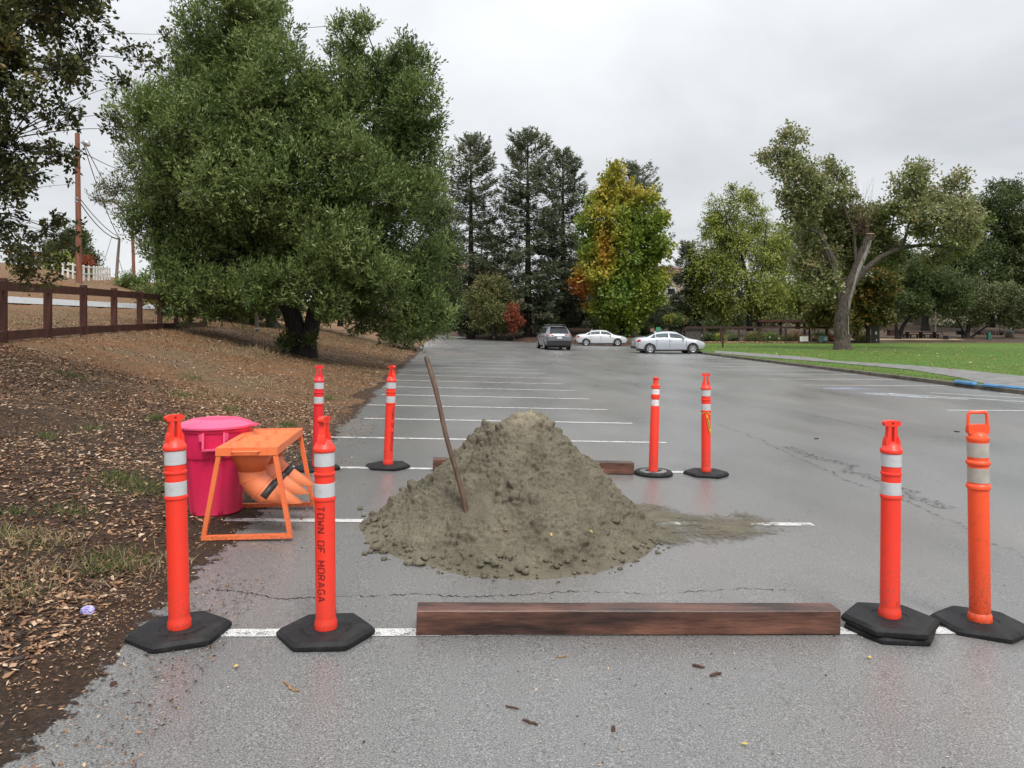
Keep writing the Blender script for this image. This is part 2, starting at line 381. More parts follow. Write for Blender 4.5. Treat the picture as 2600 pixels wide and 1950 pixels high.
nt.links.new(mixc(nt, ramp(nt, f, [(0.48, 0.0), (0.75, 0.35)]), ramp(nt, g, [(0.3, (0.009, 0.009, 0.010)), (0.7, (0.022, 0.022, 0.024))]), (0.06, 0.06, 0.052)), b.inputs['Base Color'])
b.inputs['Roughness'].default_value = 0.6; b.inputs['Specular IOR Level'].default_value = 0.22; bump(nt, b, g, 0.35, 0.002); M['rubber'] = m
M['groove'] = simple('moulded_recess', (0.008, 0.008, 0.008), None, 20, 0.7)
m, nt, b = mat('reflective_sheeting')
f = noise(nt, 26, 5, 0.7); g = nd(nt, 'ShaderNodeTexVoronoi'); g.inputs['Scale'].default_value = 140
tcn = nd(nt, 'ShaderNodeTexCoord'); nt.links.new(tcn.outputs['Object'], g.inputs['Vector'])
cc = ramp(nt, f, [(0.25, (0.36, 0.36, 0.36)), (0.42, (0.49, 0.50, 0.51)), (0.7, (0.54, 0.55, 0.56))])
nt.links.new(mixc(nt, 0.25, cc, ramp(nt, g.outputs['Distance'], [(0.0, 0.75), (0.4, 1.1)]), 'MULTIPLY'), b.inputs['Base Color'])
b.inputs['Roughness'].default_value = 0.35; M['reflect'] = m
M['ringgrey'] = simple('worn_rubber_ring', (0.22, 0.215, 0.21), (0.05, 0.05, 0.05), 14, 0.6, lo=.42, hi=.58)
M['reflecttan'] = simple('aged_reflective_sheeting', (0.46, 0.42, 0.37), (0.36, 0.33, 0.29), 14, 0.4)
m, nt, b = mat('scuffed_reflective_sheeting')
f = noise(nt, 45, 6, 0.75, stretch=(1, 1, 0.7))
nt.links.new(ramp(nt, f, [(0.34, (0.45, 0.10, 0.08)), (0.42, (0.74, 0.70, 0.68)), (0.6, (0.80, 0.79, 0.78))]), b.inputs['Base Color']); b.inputs['Roughness'].default_value = 0.4; M['reflectscuff'] = m
M['stencil'] = simple('stencil_paint', (0.30, 0.012, 0.010), (0.16, 0.010, 0.008), 25, 0.55)
M['tape'] = simple('yellow_tape', (0.85, 0.62, 0.06), (0.7, 0.48, 0.04), 14, 0.4)
M['black'] = simple('black_paint', (0.012, 0.012, 0.013), None, 10, 0.5)
M['strap'] = simple('worn_black_strap', (0.050, 0.046, 0.040), (0.028, 0.027, 0.025), 12, 0.5)
# damp sand
m, nt, b = mat('damp_sand')
f1 = noise(nt, 3.2, 5, 0.6); f2 = noise(nt, 90, 4, 0.7); f3 = noise(nt, 26, 4, 0.65)
c1 = ramp(nt, f1, [(0.32, (0.122, 0.108, 0.077)), (0.55, (0.172, 0.152, 0.109)), (0.75, (0.225, 0.199, 0.147))])
col = mixc(nt, 1.0, c1, ramp(nt, f2, [(0.3, 0.62), (0.55, 1.0), (0.72, 1.3)]), 'MULTIPLY')
dry = nd(nt, 'ShaderNodeAttribute', attribute_name='dry')
col = mixc(nt, dry.outputs['Fac'], col, (0.33, 0.285, 0.205))
nt.links.new(col, b.inputs['Base Color']); b.inputs['Roughness'].default_value = 0.88; b.inputs['Specular IOR Level'].default_value = 0.25
mh = nd(nt, 'ShaderNodeMath', operation='ADD'); nt.links.new(f2, mh.inputs[0]); nt.links.new(f3, mh.inputs[1])
bump(nt, b, mh.outputs[0], 0.75, 0.016); M['sand'] = m
m2 = m.copy(); m2.name = 'scattered_sand'; nt = m2.node_tree; b = nt.nodes['Principled BSDF']
al = nd(nt, 'ShaderNodeAttribute', attribute_name='cover'); f = noise(nt, 20, 6, 0.75)
ad = nd(nt, 'ShaderNodeMath', operation='ADD'); nt.links.new(al.outputs['Fac'], ad.inputs[0]); nt.links.new(f, ad.inputs[1])
nt.links.new(ramp(nt, ad.outputs[0], [(0.76, 0.0), (1.16, 0.9)]), b.inputs['Alpha']); M['sandspill'] = m2
m2 = M['soil'].copy(); m2.name = 'washed_soil'; nt = m2.node_tree; b = nt.nodes['Principled BSDF']
al = nd(nt, 'ShaderNodeAttribute', attribute_name='cover'); f = noise(nt, 11, 7, 0.75)
ad = nd(nt, 'ShaderNodeMath', operation='ADD'); nt.links.new(al.outputs['Fac'], ad.inputs[0]); nt.links.new(f, ad.inputs[1])
nt.links.new(ramp(nt, ad.outputs[0], [(0.95, 0.0), (1.45, 0.9)]), b.inputs['Alpha']); M['smear'] = m2
M['ash'] = simple('ash_handle_wood', (0.135, 0.078, 0.048), (0.055, 0.032, 0.022), 9, 0.6, 0.2, stretch=(3, 3, 0.4))
M['steel'] = simple('wet_steel', (0.26, 0.25, 0.20), (0.14, 0.13, 0.10), 12, 0.4, metal=0.3)
M['paintsilver'] = simple('silver_car_paint', (0.56, 0.59, 0.63), (0.54, 0.57, 0.61), 1, 0.28, metal=0.45, coat=0.6)
M['paintwhite'] = simple('pearl_silver_car_paint', (0.66, 0.67, 0.68), (0.64, 0.65, 0.66), 1, 0.3, metal=0.35, coat=0.6)
M['paintgrey'] = simple('mid_silver_car_paint', (0.20, 0.21, 0.23), (0.19, 0.20, 0.22), 1, 0.3, metal=0.5, coat=0.6)
M['glass'] = simple('dark_car_glass', (0.022, 0.026, 0.029), (0.015, 0.018, 0.021), 2, 0.12, spec=0.35)
M['glasspale'] = simple('painted_reflection_glass', (0.085, 0.105, 0.11), (0.04, 0.052, 0.056), 3, 0.1, spec=0.5)  # paler base colour imitates sky reflected in the side windows
M['tyre'] = simple('tyre_rubber', (0.018, 0.018, 0.019), None, 10, 0.7)
M['rim'] = simple('alloy', (0.62, 0.62, 0.64), (0.5, 0.5, 0.52), 6, 0.35, metal=0.5)
M['trim'] = simple('black_trim', (0.020, 0.020, 0.022), None, 6, 0.55)
M['redlamp'] = simple('red_lamp_lens', (0.50, 0.018, 0.022), (0.28, 0.012, 0.014), 10, 0.15, coat=0.5)
M['clearlamp'] = simple('clear_lamp_lens', (0.62, 0.64, 0.66), (0.4, 0.42, 0.44), 10, 0.1, coat=0.5)
M['plate'] = simple('licence_plate', (0.7, 0.7, 0.7), (0.55, 0.56, 0.6), 20, 0.4)
M['blue'] = simple('blue_kerb_paint', (0.075, 0.25, 0.46), (0.06, 0.16, 0.30), 6, 0.55, 0.3)
M['teal'] = simple('teal_sign_face', (0.06, 0.25, 0.27), (0.10, 0.30, 0.32), 9, 0.5)
M['green'] = simple('green_enamel', (0.030, 0.16, 0.11), (0.02, 0.11, 0.08), 5, 0.5)
M['greensign'] = simple('green_sign_face', (0.06, 0.30, 0.17), None, 5, 0.5)
M['signred'] = simple('weathered_red_sign', (0.40, 0.16, 0.13), (0.28, 0.12, 0.10), 5, 0.6)
M['greydoor'] = simple('grey_weathered_boards', (0.095, 0.085, 0.08), (0.045, 0.04, 0.038), 4, 0.8, stretch=(6, 6, 0.4))
M['pebble'] = simple('pebbled_concrete', (0.24, 0.19, 0.155), (0.10, 0.08, 0.07), 25, 0.8)
M['stucco'] = simple('cream_stucco', (0.40, 0.34, 0.26), (0.34, 0.29, 0.22), 1, 0.8)
M['roof'] = simple('terracotta_roof', (0.20, 0.10, 0.068), (0.13, 0.068, 0.05), 3, 0.8, stretch=(1, 1, 5))
M['violet'] = simple('lavender_foil', (0.56, 0.53, 0.80), (0.26, 0.22, 0.50), 22, 0.35, 0.3)
M['twig'] = simple('reddish_twig', (0.10, 0.045, 0.03), (0.05, 0.025, 0.018), 20, 0.7)
M['tan'] = simple('tan_twig', (0.34, 0.20, 0.09), (0.22, 0.12, 0.05), 20, 0.7)
M['yellowleaf'] = simple('yellow_leaf', (0.55, 0.44, 0.12), (0.45, 0.30, 0.08), 40, 0.6)
M['cone'] = M['orange2']

# ------------------------------------------------------------------ ground heights
def edge(Y): return -1.95 - 0.08 * np.asarray(Y, float)
def kerbx(Y): return 15.55 - 0.065 * np.asarray(Y, float)
def lotz(X):
    X = np.asarray(X, float)
    return np.where(X < 4, -0.0287 * np.maximum(X, -14), -0.1148 - 0.115 * sstep(3, 11, X) + 0.115 * sstep(3, 11, 4.0))
_pd = np.linspace(-2, 120, 2441)
_pz = np.interp(_pd, [-2, 0, 1, 3, 7, 9.5, 13, 16, 18.5, 24, 30, 45, 70, 120], [0, 0, .06, .36, 1.34, 1.52, 2.1, 2.62, 2.95, 4.55, 5.7, 7.9, 9.0, 9.0])
_k = np.ones(41) / 41
_pz = np.convolve(np.pad(_pz, 20, mode='edge'), _k, 'valid')
def prof(d): return np.interp(d, _pd, _pz) * sstep(-0.2, 1.5, d) ** 0.5
def far_line(X): return np.interp(X, [-40, -12, -4, 2.3, 6, 12, 15, 200], [150, 112, 86, 73, 71, 68, 76, 76])
def T(X, Y):
    """height of the ground people would stand on"""
    X = np.asarray(X, float); Y = np.asarray(Y, float)
    e = edge(Y); d = e - X; k = kerbx(Y)
    z = lotz(np.maximum(X, e))
    z = z + np.where(d > 0, prof(d), 0)
    onlawn = (X > k) & (Y < 50) | (X > 12.3) & (Y >= 50)
    z = np.where(onlawn, -0.11, z)
    t = Y - far_line(X)
    bank = np.where(t > 0, 0.05 + np.interp(t, [0, 3, 15, 40, 120, 400], [0, .25, 1.0, 3.2, 8, 10]) * np.where(X > 15, 0.55, 1.0), 0)
    return np.where(t > 0, np.maximum(z, np.where(d > 0, z, z + bank)), z)
def px(xd, yd): return xd * 2600 / 2212.0, yd * 2600 / 2212.0
def W(xd, yd, Y):
    """point seen at (xd, yd) of the 2212-wide view when it stands Y metres away"""
    x, y = px(xd, yd); return Vector(((x - 1300) * Y / FPX, Y, HCAM - (y - HZ) * Y / FPX))
def G(xd, yd):
    """ground point seen at (xd, yd)"""
    x, y = px(xd, yd); Ys = np.geomspace(2.0, 260, 6000)
    X = (x - 1300) * Ys / FPX; Zr = HCAM - (y - HZ) * Ys / FPX; t = T(X, Ys)
    k = np.argmax(Zr < t)
    return Vector((float(X[k]), float(Ys[k]), float(t[k])))
def onT(X, Y, dz=0.0): return Vector((X, Y, float(T(X, Y)) + dz))

# ------------------------------------------------------------------ the setting
S = 3000.0
kind(MB().add([(-S, -S, -4), (S, -S, -4), (S, S, -4), (-S, S, -4)], [(0, 1, 2, 3)]).build('ground', M['basegrd']), 'structure', 'dull open ground far beyond the park', 'ground')
# car park
Yv = np.concatenate([np.arange(-8, 60, 0.5), np.arange(60, 126, 1.0)])
U = np.linspace(0, 1, 60)
Yg, Ug = np.meshgrid(Yv, U, indexing='ij')
Xl = edge(Yg) - 0.8; Xr = np.where(Yg < 50, kerbx(Yg), 12.3 + (Yg - 50) * 0.02) + 0.06
Xg = Xl + (Xr - Xl) * Ug
kind(link('parking_lot', grid_mesh('parking_lot', Xg, Yg, lotz(Xg)), M['asphalt'], smooth=0), 'structure', 'wet grey asphalt of the car park', 'car park')
# hillside on the left
dv = np.concatenate([np.arange(-0.75, 3.5, 0.055), np.arange(3.5, 14, 0.22), np.arange(14, 40, 0.8), np.arange(40, 116, 4)])
yv = np.concatenate([np.arange(-4, 13, 0.075), np.arange(13, 40, 0.3), np.arange(40, 150, 2.0)])
Yh, Dh = np.meshgrid(yv, dv, indexing='ij'); Xh = edge(Yh) - Dh
Zh = lotz(edge(Yh)) + prof(Dh)
rag = 0.16 * fbm(Xh * 1.1, Yh * 1.1, 0, 3, 3) + 0.10 * fbm(Xh * 5, Yh * 5, 0, 3, 9)
Zh = Zh + np.clip((Dh + rag * 1.5 - 0.1) * 0.16, -0.05, 0.022) + 0.035 * fbm(Xh * 2.2, Yh * 2.2, 0, 4, 21) * sstep(0.3, 2.0, Dh) + 0.008 * fbm(Xh * 14, Yh * 14, 0, 2, 31)
dryv = np.clip(sstep(8.5, 15.5, Yh + 0.35 * Dh + 1.6 * fbm(Xh * 0.5, Yh * 0.5, 0, 3, 5)), 0, 1) * 0.95 * (0.75 + 0.25 * sstep(0, 8, Dh))
hs = link('hillside', grid_mesh('hillside', Xh, Yh, Zh, {'dry': dryv.ravel()}), M['soil'], smooth=0)
kind(hs, 'structure', 'leaf littered slope rising left of the car park', 'hillside')
Ye, De = np.meshgrid(np.arange(1.5, 46, 0.15), np.linspace(-1.15, .35, 26), indexing='ij'); Xe = edge(Ye) - De
cov_ = np.clip(.98 + De * 1.75, 0, 1.0) * (0.82 + 0.25 * fbm(Xe * .8, Ye * .8, 0, 3, 14)) * np.interp(Ye, [0, 6, 12, 46], [1, 1, .85, .8])
kind(link('soil_smear', grid_mesh('soil_smear', Xe, Ye, lotz(Xe) + .0035 + .012 * np.clip(De, 0, 1), {'cover': cov_.ravel()}), M['smear'], smooth=0), 'stuff', 'thin spread of dark soil washed over the asphalt edge', 'soil')
# lane on the hill
P1, P2 = [], []
for Y in np.arange(20, 66, 1.5):
    d1, d2 = 14.4, 16.3
    P1.append(onT(float(edge(Y)) - d1, Y, 0.06)); P2.append(onT(float(edge(Y)) - d2, Y, 0.10))
mb = MB(); mb.grid([P1, P2])
kind(mb.build('hill_road', M['roadgrey'], smooth=0), 'structure', 'pale road climbing behind the brown fence', 'road')
# lawn, kerb, path
Yl = np.concatenate([np.arange(-8, 50, 0.4), np.arange(50, 78, 0.8)])
Ul = np.concatenate([np.arange(0, 12, 0.35), np.arange(12, 90, 2.5)])
Yg, Ug = np.meshgrid(Yl, Ul, indexing='ij'); k0 = np.where(Yg < 50, kerbx(Yg), 12.3) + 0.17
Xg = k0 + Ug
Zg = -0.112 + 0.010 * fbm(Xg * 0.8, Yg * 0.8, 0, 4, 77) * sstep(0, 1, Ug)
dry = np.clip((1 - sstep(0, 0.5, Ug)) + 0.9 * sstep(69, 74, Yg + 0.6 * fbm(Xg, Yg, 0, 3, 4)) + 1.2 * np.exp(-(((Xg - 24.2) / 1.6) ** 2 + ((Yg - 55.5) / 1.3) ** 2)) + 0.9 * np.exp(-(((Xg - 27.3) / 1.2) ** 2 + ((Yg - 54.6) / 0.9) ** 2)), 0, 1)
kind(link('lawn', grid_mesh('lawn', Xg, Yg, Zg, {'dry': dry.ravel()}), M['lawn'], smooth=0), 'structure', 'bright green lawn beyond the kerb', 'lawn')
Ks = [(float(kerbx(Y)), Y) for Y in np.arange(-7.6, 49.2, 0.8)] + [(12.32, 49.6), (12.45, 50.4), (12.9, 51.2), (13.8, 51.8)]
def strip(pts, w, z0, z1, name, m, label, cat, flat=False):
    mb = MB(); L, Rr = [], []
    for i, (x, y) in enumerate(pts):
        a = Vector(pts[max(i - 1, 0)]); b_ = Vector(pts[min(i + 1, len(pts) - 1)]); t = (b_ - a).normalized(); n = Vector((t.y, -t.x))
        L.append(Vector((x, y))); Rr.append(Vector((x, y)) + n * w)
    rows = [[(p.x, p.y, z0) for p in L], [(p.x + (q - p).x * 0.06, p.y, z1 - 0.012) for p, q in zip(L, Rr)], [(p.x + (q - p).x * 0.16, p.y + (q - p).y * 0.1, z1) for p, q in zip(L, Rr)], [(p.x, p.y, z1) for p in Rr], [(p.x, p.y, z0) for p in Rr]]
    mb.grid(rows)
    return mb.build(name, m, smooth=35)
kb = strip(Ks, 0.17, -0.30, -0.098, 'kerb', M['kerb'], '', '')
kind(kb, 'structure', 'soil stained concrete kerb along the lawn', 'kerb')
upper = [(1545, 757.5), (1640, 763.5), (1745, 771.5), (1805, 779.3), (1966, 788.7), (2074, 798), (2212, 812.5), (2380, 828)]
lower = [(1545, 762.5), (1640, 770.5), (1745, 779), (1805, 783.2), (1966, 798), (2074, 815.5), (2120, 827), (2380, 868)]
def onz(xd, yd, z):
    x, y = px(xd, yd); Y = (HCAM - z) * FPX / (y - HZ); return Vector(((x - 1300) * Y / FPX, Y, z))
def densify(pts, n=8):
    out = []
    for a, b_ in zip(pts[:-1], pts[1:]):
        for k in range(n): out.append(tuple(Vector(a).lerp(Vector(b_), k / n)))
    out.append(pts[-1]); return out
mb = MB(); mb.grid([[onz(*p, -0.094) for p in densify(upper)], [onz(*p, -0.094) for p in densify(lower)]])
kind(mb.build('path', M['concrete'], smooth=0), 'structure', 'grey footpath curving across the lawn', 'path')
# bank beyond the car park
Xb = np.concatenate([np.arange(-70, -20, 3.0), np.arange(-20, 70, 1.0), np.arange(70, 200, 5)])
tb = np.concatenate([np.arange(-1.0, 6, 0.4), np.arange(6, 40, 1.5), np.arange(40, 300, 8)])
Xg, Tg = np.meshgrid(Xb, tb, indexing='ij'); Yg = far_line(Xg) + Tg
Zb = np.where(Xg > 12.3, -0.11, lotz(np.maximum(Xg, -14))) + 0.05 + np.interp(Tg, [-1, -0.2, 0, 3, 15, 40, 120, 400], [-.16, -.1, 0.02, .25, 1.0, 3.2, 8, 10]) * np.where(Xg > 15, 0.55, 1.0) + 0.05 * fbm(Xg * .7, Yg * .7, 0, 4, 51) * sstep(0, 2, Tg)
left = Xg < 13
V = np.stack([Xg, Yg, Zb], -1)
mid_i = int(np.argmax(Xb > 13.0))
kind(link('mulch_bank', grid_mesh('mulch_bank', Xg[:mid_i + 1], Yg[:mid_i + 1], Zb[:mid_i + 1]), M['mulch'], smooth=0), 'structure', 'red brown mulched bank under the redwoods', 'bank')
kind(link('picnic_ground', grid_mesh('picnic_ground', Xg[mid_i:], Yg[mid_i:], Zb[mid_i:]), M['drygrd'], smooth=0), 'structure', 'leaf covered brown ground of the picnic area', 'ground')
mb = MB(); mb.grid([[onT(x, 77.2, 0.10) for x in np.arange(30.5, 46, 1)], [onT(x, 80.4 - 0.09 * (x - 31), 0.13) for x in np.arange(30.5, 46, 1)]])
kind(mb.build('gravel_path', M['tanpath'], smooth=0), 'structure', 'tan gravel path at the lawn edge', 'path')

# painted stall lines
def line_sheet(mb, a, b_, w):
    a, b_ = Vector(a), Vector(b_); n = max(2, int((b_ - a).length / 0.5)); d = (b_ - a).normalized(); s = Vector((-d.y, d.x)) * w / 2
    A, B = [], []
    for k in range(n + 1):
        p = a.lerp(b_, k / n); q, r = p - s, p + s
        A.append((q.x, q.y, float(lotz(q.x)) + 0.0045)); B.append((r.x, r.y, float(lotz(r.x)) + 0.0045))
    mb.grid([A, B])
mb = MB(); Y0s = [4.36, 6.78, 9.2, 11.55, 13.8, 16.0, 18.25, 20.5] + [22.75 + 2.3 * k for k in range(17)]
for k, y0 in enumerate(Y0s):
    xe = float(edge(y0)); x0 = (-1.8, -2.46)[k] if k < 2 else xe + (0.10, 0.05, -0.1, 0.15, 0.45, 0.25, 0.35, 0.2)[k % 8]; x1 = (2.95, 2.74, 2.65)[k] if k < 3 else 3.22 - 0.075 * y0
    line_sheet(mb, (x0, y0 + 0.08 * x0), (x1, y0 + 0.08 * x1), 0.105)
kind(mb.build('stall_markings', M['line'], fix=False), 'structure', 'white stall lines along the left side of the car park', 'road marking')
mb = MB()
for k in range(9):
    y0 = 24.5 + 2.7 * k; line_sheet(mb, (9.3 - 0.085 * (y0 - 24.5), y0 + .05), (float(kerbx(y0)) - 0.15, y0), 0.105)
line_sheet(mb, (9.9, 17.5), (16, 17.4), 0.11)
def lot_pt(xd, yd): return G(xd, yd)
for a, b_ in (((1918, 850), (2212, 868)), ((1870, 851), (2090, 863)), ((2010, 849), (2212, 860)), ((2160, 849.5), (2215, 851))):
    line_sheet(mb, lot_pt(*a).xy, lot_pt(*b_).xy, 0.11)
kind(mb.build('kerbside_markings', M['line'], fix=False), 'structure', 'white stall lines along the kerb on the right', 'road marking')
def patch(pts, name, m, label, dz):
    mb = MB(); P = [lot_pt(*p) for p in pts]; mb.add([(p.x, p.y, float(lotz(p.x)) + dz) for p in P], [tuple(range(len(P)))])
    return kind(mb.build(name, m), 'structure', label, 'road marking')
patch([(1765, 837.5), (1835, 836.5), (1905, 842), (1850, 842.6), (1790, 841.5)], 'accessible_bay_marking', M['bluepaint'], 'worn blue and white painted badge in the accessible bay', 0.004)
patch([(1778, 838.5), (1798, 839.5), (1830, 838), (1843, 839.5), (1805, 841.2), (1789, 841.2)], 'accessible_bay_marking', M['linefaint'], 'worn white part of the painted accessible badge', 0.008)
patch([(1845, 848.5), (1920, 849), (2005, 857), (1985, 861), (1900, 853)], 'accessible_bay_marking', M['bluepaint'], 'faded blue painted wedge beside the hatched bay', 0.004)
patch([(1858, 849.3), (1915, 850), (2025, 861), (1985, 861), (1920, 854)], 'accessible_bay_marking', M['linefaint'], 'worn white painted wedge beside the hatched bay', 0.009)
# cracks and torn seams in the asphalt
def seam(pts_d, w, dark, seed):
    P = [G(*p) for p in densify(pts_d, 14)]; n = len(P); w_ = np.array([w] * n)
    xs, ys = np.array([p.x for p in P]), np.array([p.y for p in P])
    jx = fbm(xs * 3 + seed, ys * 3, 0, 3, seed) * w * 0.8; rows = []; at = []
    for j, (o, a) in enumerate(((-1, 0.25), (-0.4, 0.9), (0.4, 0.9), (1, 0.25))):
        X = xs + jx + o * w; Yy = ys + o * w * 0.35
        rows.append([(x, y, float(lotz(x)) + 0.006) for x, y in zip(X, Yy)]); at += [a * dark] * n
    mb = MB(); mb.grid(rows); ob = mb.build('asphalt_seam', M['seam'], fix=False)
    a = ob.data.attributes.new('hue', 'FLOAT', 'POINT'); a.data.foreach_set('value', at)
    return kind(ob, 'structure', 'dark torn seam line in the asphalt', 'road')
seam([(1545, 915), (1640, 950), (1760, 1005), (1860, 1050), (1960, 1085), (2060, 1125), (2230, 1215)], 0.08, 0.86, 3)
seam([(1700, 965), (1800, 1000), (1900, 1035), (1985, 1075), (2060, 1100)], 0.22, 0.90, 8)
seam([(1150, 770), (1260, 800), (1420, 845), (1560, 875), (1700, 885), (1900, 930)], 0.05, 0.9, 14)
def crack(pts_d, w, seed):
    P = [G(*p) for p in densify(pts_d, 16)]; rng = random.Random(seed); A, B = [], []
    for p in P:
        ww = w * rng.uniform(0.3, 1.3); jy = rng.uniform(-.018, .018)
        A.append((p.x, p.y + jy - ww, float(lotz(p.x)) + 0.003)); B.append((p.x + 0.01, p.y + jy + ww, float(lotz(p.x)) + 0.003))
    mb = MB(); mb.grid([A, B]); return kind(mb.build('asphalt_crack', M['groove'], fix=False), 'structure', 'thin dark crack in the asphalt', 'road')
crack([(455, 1273), (520, 1278), (600, 1295), (700, 1290), (800, 1288), (900, 1284), (1000, 1290), (1100, 1287)], 0.0016, 1)
crack([(1100, 1287), (1230, 1278), (1400, 1284), (1600, 1272), (1720, 1276)], 0.0009, 2)

exec_later = []
# ------------------------------------------------------------------ stroke lettering
GL = {'T': [[(0, 1.6), (1, 1.6)], [(.5, 1.5), (.5, 0)]], 'O': [[(.42, 0), (.1, .1), (0, .4), (0, 1.2), (.1, 1.5), (.42, 1.6)], [(.58, 1.6), (.9, 1.5), (1, 1.2), (1, .4), (.9, .1), (.58, 0)]],
      'W': [[(0, 1.6), (.2, 0), (.5, 1.0)], [(.56, 1.0), (.8, 0), (1, 1.6)]], 'N': [[(0, 0), (0, 1.6)], [(.12, 1.5), (.88, .1)], [(1, 0), (1, 1.6)]],
      'F': [[(0, 0), (0, 1.6)], [(.12, 1.6), (1, 1.6)], [(.12, .85), (.75, .85)]], 'M': [[(0, 0), (0, 1.6), (.46, .6)], [(.54, .6), (1, 1.6), (1, 0)]],
      'R': [[(0, 0), (0, 1.6)], [(.12, 1.6), (.8, 1.55), (1, 1.2), (.8, .85), (.12, .8)], [(.5, .7), (1, 0)]], 'A': [[(0, 0), (.45, 1.6)], [(.55, 1.6), (1, 0)], [(.26, .5), (.74, .5)]],
      'G': [[(.95, 1.35), (.7, 1.6), (.3, 1.6), (0, 1.2), (0, .9)], [(0, .7), (0, .4), (.3, 0), (.7, 0), (1, .3), (1, .75), (.6, .75)]],
      'U': [[(0, 1.6), (0, .3), (.3, 0), (.7, 0), (1, .3), (1, 1.6)]], 'B': [[(0, 0), (0, 1.6), (.7, 1.55), (.9, 1.2), (.7, .85), (0, .82)], [(.7, .82), (1, .45), (.75, .02), (0, 0)]],
      'E': [[(1, 1.6), (0, 1.6), (0, 0), (1, 0)], [(0, .85), (.75, .85)]], 'L': [[(0, 1.6), (0, 0), (1, 0)]], 'S': [[(1, 1.4), (.7, 1.6), (.2, 1.55), (0, 1.2), (.2, .9), (.8, .75), (1, .4), (.8, .05), (.3, 0), (0, .25)]],
      '1': [[(.2, 1.3), (.5, 1.6), (.5, 0)]], '8': [[(.5, .85), (.1, 1.1), (.1, 1.4), (.5, 1.6), (.9, 1.4), (.9, 1.1), (.5, .85), (0, .5), (.1, .1), (.5, 0), (.9, .1), (1, .5), (.5, .85)]]}
def lettering(mb, text, size, thick, place, aspect=0.62, gap=0.45, space=0.9):
    """strokes of thick width; place((u, v)) maps flat text space to the surface"""
    u = 0.0
    for ch in text:
        if ch == ' ': u += size * space; continue
        for st in GL[ch]:
            pts = [Vector((u + p[0] * size * aspect, p[1] * size / 1.6)) for p in st]
            fine = []
            for a, b_ in zip(pts[:-1], pts[1:]):
                n = max(1, int((b_ - a).length / 0.006))
                fine += [a.lerp(b_, k / n) for k in range(n)]
            fine.append(pts[-1]); A, B = [], []
            for k, p in enumerate(fine):
                t = (fine[min(k + 1, len(fine) - 1)] - fine[max(k - 1, 0)]).normalized(); n = Vector((-t.y, t.x)) * thick / 2
                A.append(place(p + n)); B.append(place(p - n))
            mb.grid([A, B])
        u += size * aspect + size * gap
    return u

# ------------------------------------------------------------------ delineator posts
def hexbase(mb, z0, th, r, rot, sq=0.93, n=6):
    prof_ = [(r - 0.004, 0), (r + 0.002, th * 0.25), (r, th * 0.6), (r - 0.02, th), (0.105, th), (0.10, th - 0.004), (0.092, th - 0.004), (0.085, th)]
    rows = []
    for rr, z in prof_:
        row = []
        for k in range(n * 8):
            a = 2 * math.pi * k / (n * 8)
            if rr > 0.12:
                ph = (a % (2 * math.pi / n)) - math.pi / n
                q = rr * math.cos(math.pi / n) / math.cos(ph); q = min(q, rr * 0.985)
            else: q = rr
            x, y = q * math.cos(a), q * math.sin(a) * (sq if rr > 0.12 else 1)
            row.append((x * math.cos(rot) - y * math.sin(rot), x * math.sin(rot) + y * math.cos(rot), z0 + z))
        rows.append(row + [row[0]])
    mb.grid(rows)
    mb.add([rows[-1][k] for k in range(n * 8)], [tuple(range(n * 8))]); mb.add([rows[0][k] for k in range(n * 8)], [tuple(range(n * 8 - 1, -1, -1))])
def ribbon_handle(mb, zb):
    """T topped grip with a central slot, drawn in the local XZ plane"""
    outer_l = [(-.046, 0), (-.030, .03), (-.026, .052), (-.026, .098), (-.050, .100), (-.053, .113), (-.048, .128), (-.030, .136)]
    th = 0.016
    def ext(poly, t=th):
        mb.prism(poly, lambda p: (p[0], -t, zb + p[1]), lambda p: (p[0], t, zb + p[1]))
    for s in (-1, 1):
        leg = [(s * .044, -0.022), (s * .040, .015), (s * .032, .045), (s * .027, .102), (s * .011, .102), (s * .009, .088), (s * .009, .010), (s * .012, -0.022)]
        ext(leg); ext([(s * .026, -.02), (s * .046, -.02), (s * .043, .02), (s * .034, .040), (s * .026, .042)], 0.021)
    # crossbar with a hole
    top = [(-.050, .099), (-.054, .108), (-.052, .124), (-.040, .134), (-.02, .137), (.02, .137), (.040, .134), (.052, .124), (.054, .108), (.050, .099), (.010, .099)]
    hole = [(.008 * math.cos(a), .120 + .008 * math.sin(a)) for a in np.linspace(0, 2 * math.pi, 11)[:-1]]
    n_o = 20; ring_o = []
    for a in np.linspace(0, 2 * math.pi, n_o + 1)[:-1]:
        c, s_ = math.cos(a), math.sin(a); w = 0.050; h = 0.0185
        k = 1.0 / ((abs(c) ** 3.5 + abs(s_) ** 3.5) ** (1 / 3.5)); ring_o.append((w * c * k, .118 + h * s_ * k))
    ring_i = [(.0075 * math.cos(a), .119 + .0075 * math.sin(a)) for a in np.linspace(0, 2 * math.pi, n_o + 1)[:-1]]
    b0 = []
    for y in (-th, th):
        b0.append(([(p[0], y, zb + p[1]) for p in ring_o], [(p[0], y, zb + p[1]) for p in ring_i]))
    vs = b0[0][0] + b0[0][1] + b0[1][0] + b0[1][1]; fs = []
    for k in range(n_o):
        q = (k + 1) % n_o
        fs += [(k, q, n_o + q, n_o + k), (2 * n_o + k, 3 * n_o + k, 3 * n_o + q, 2 * n_o + q), (k, 2 * n_o + k, 2 * n_o + q, q), (n_o + k, n_o + q, 3 * n_o + q, 3 * n_o + k)]
    mb.add(vs, fs)
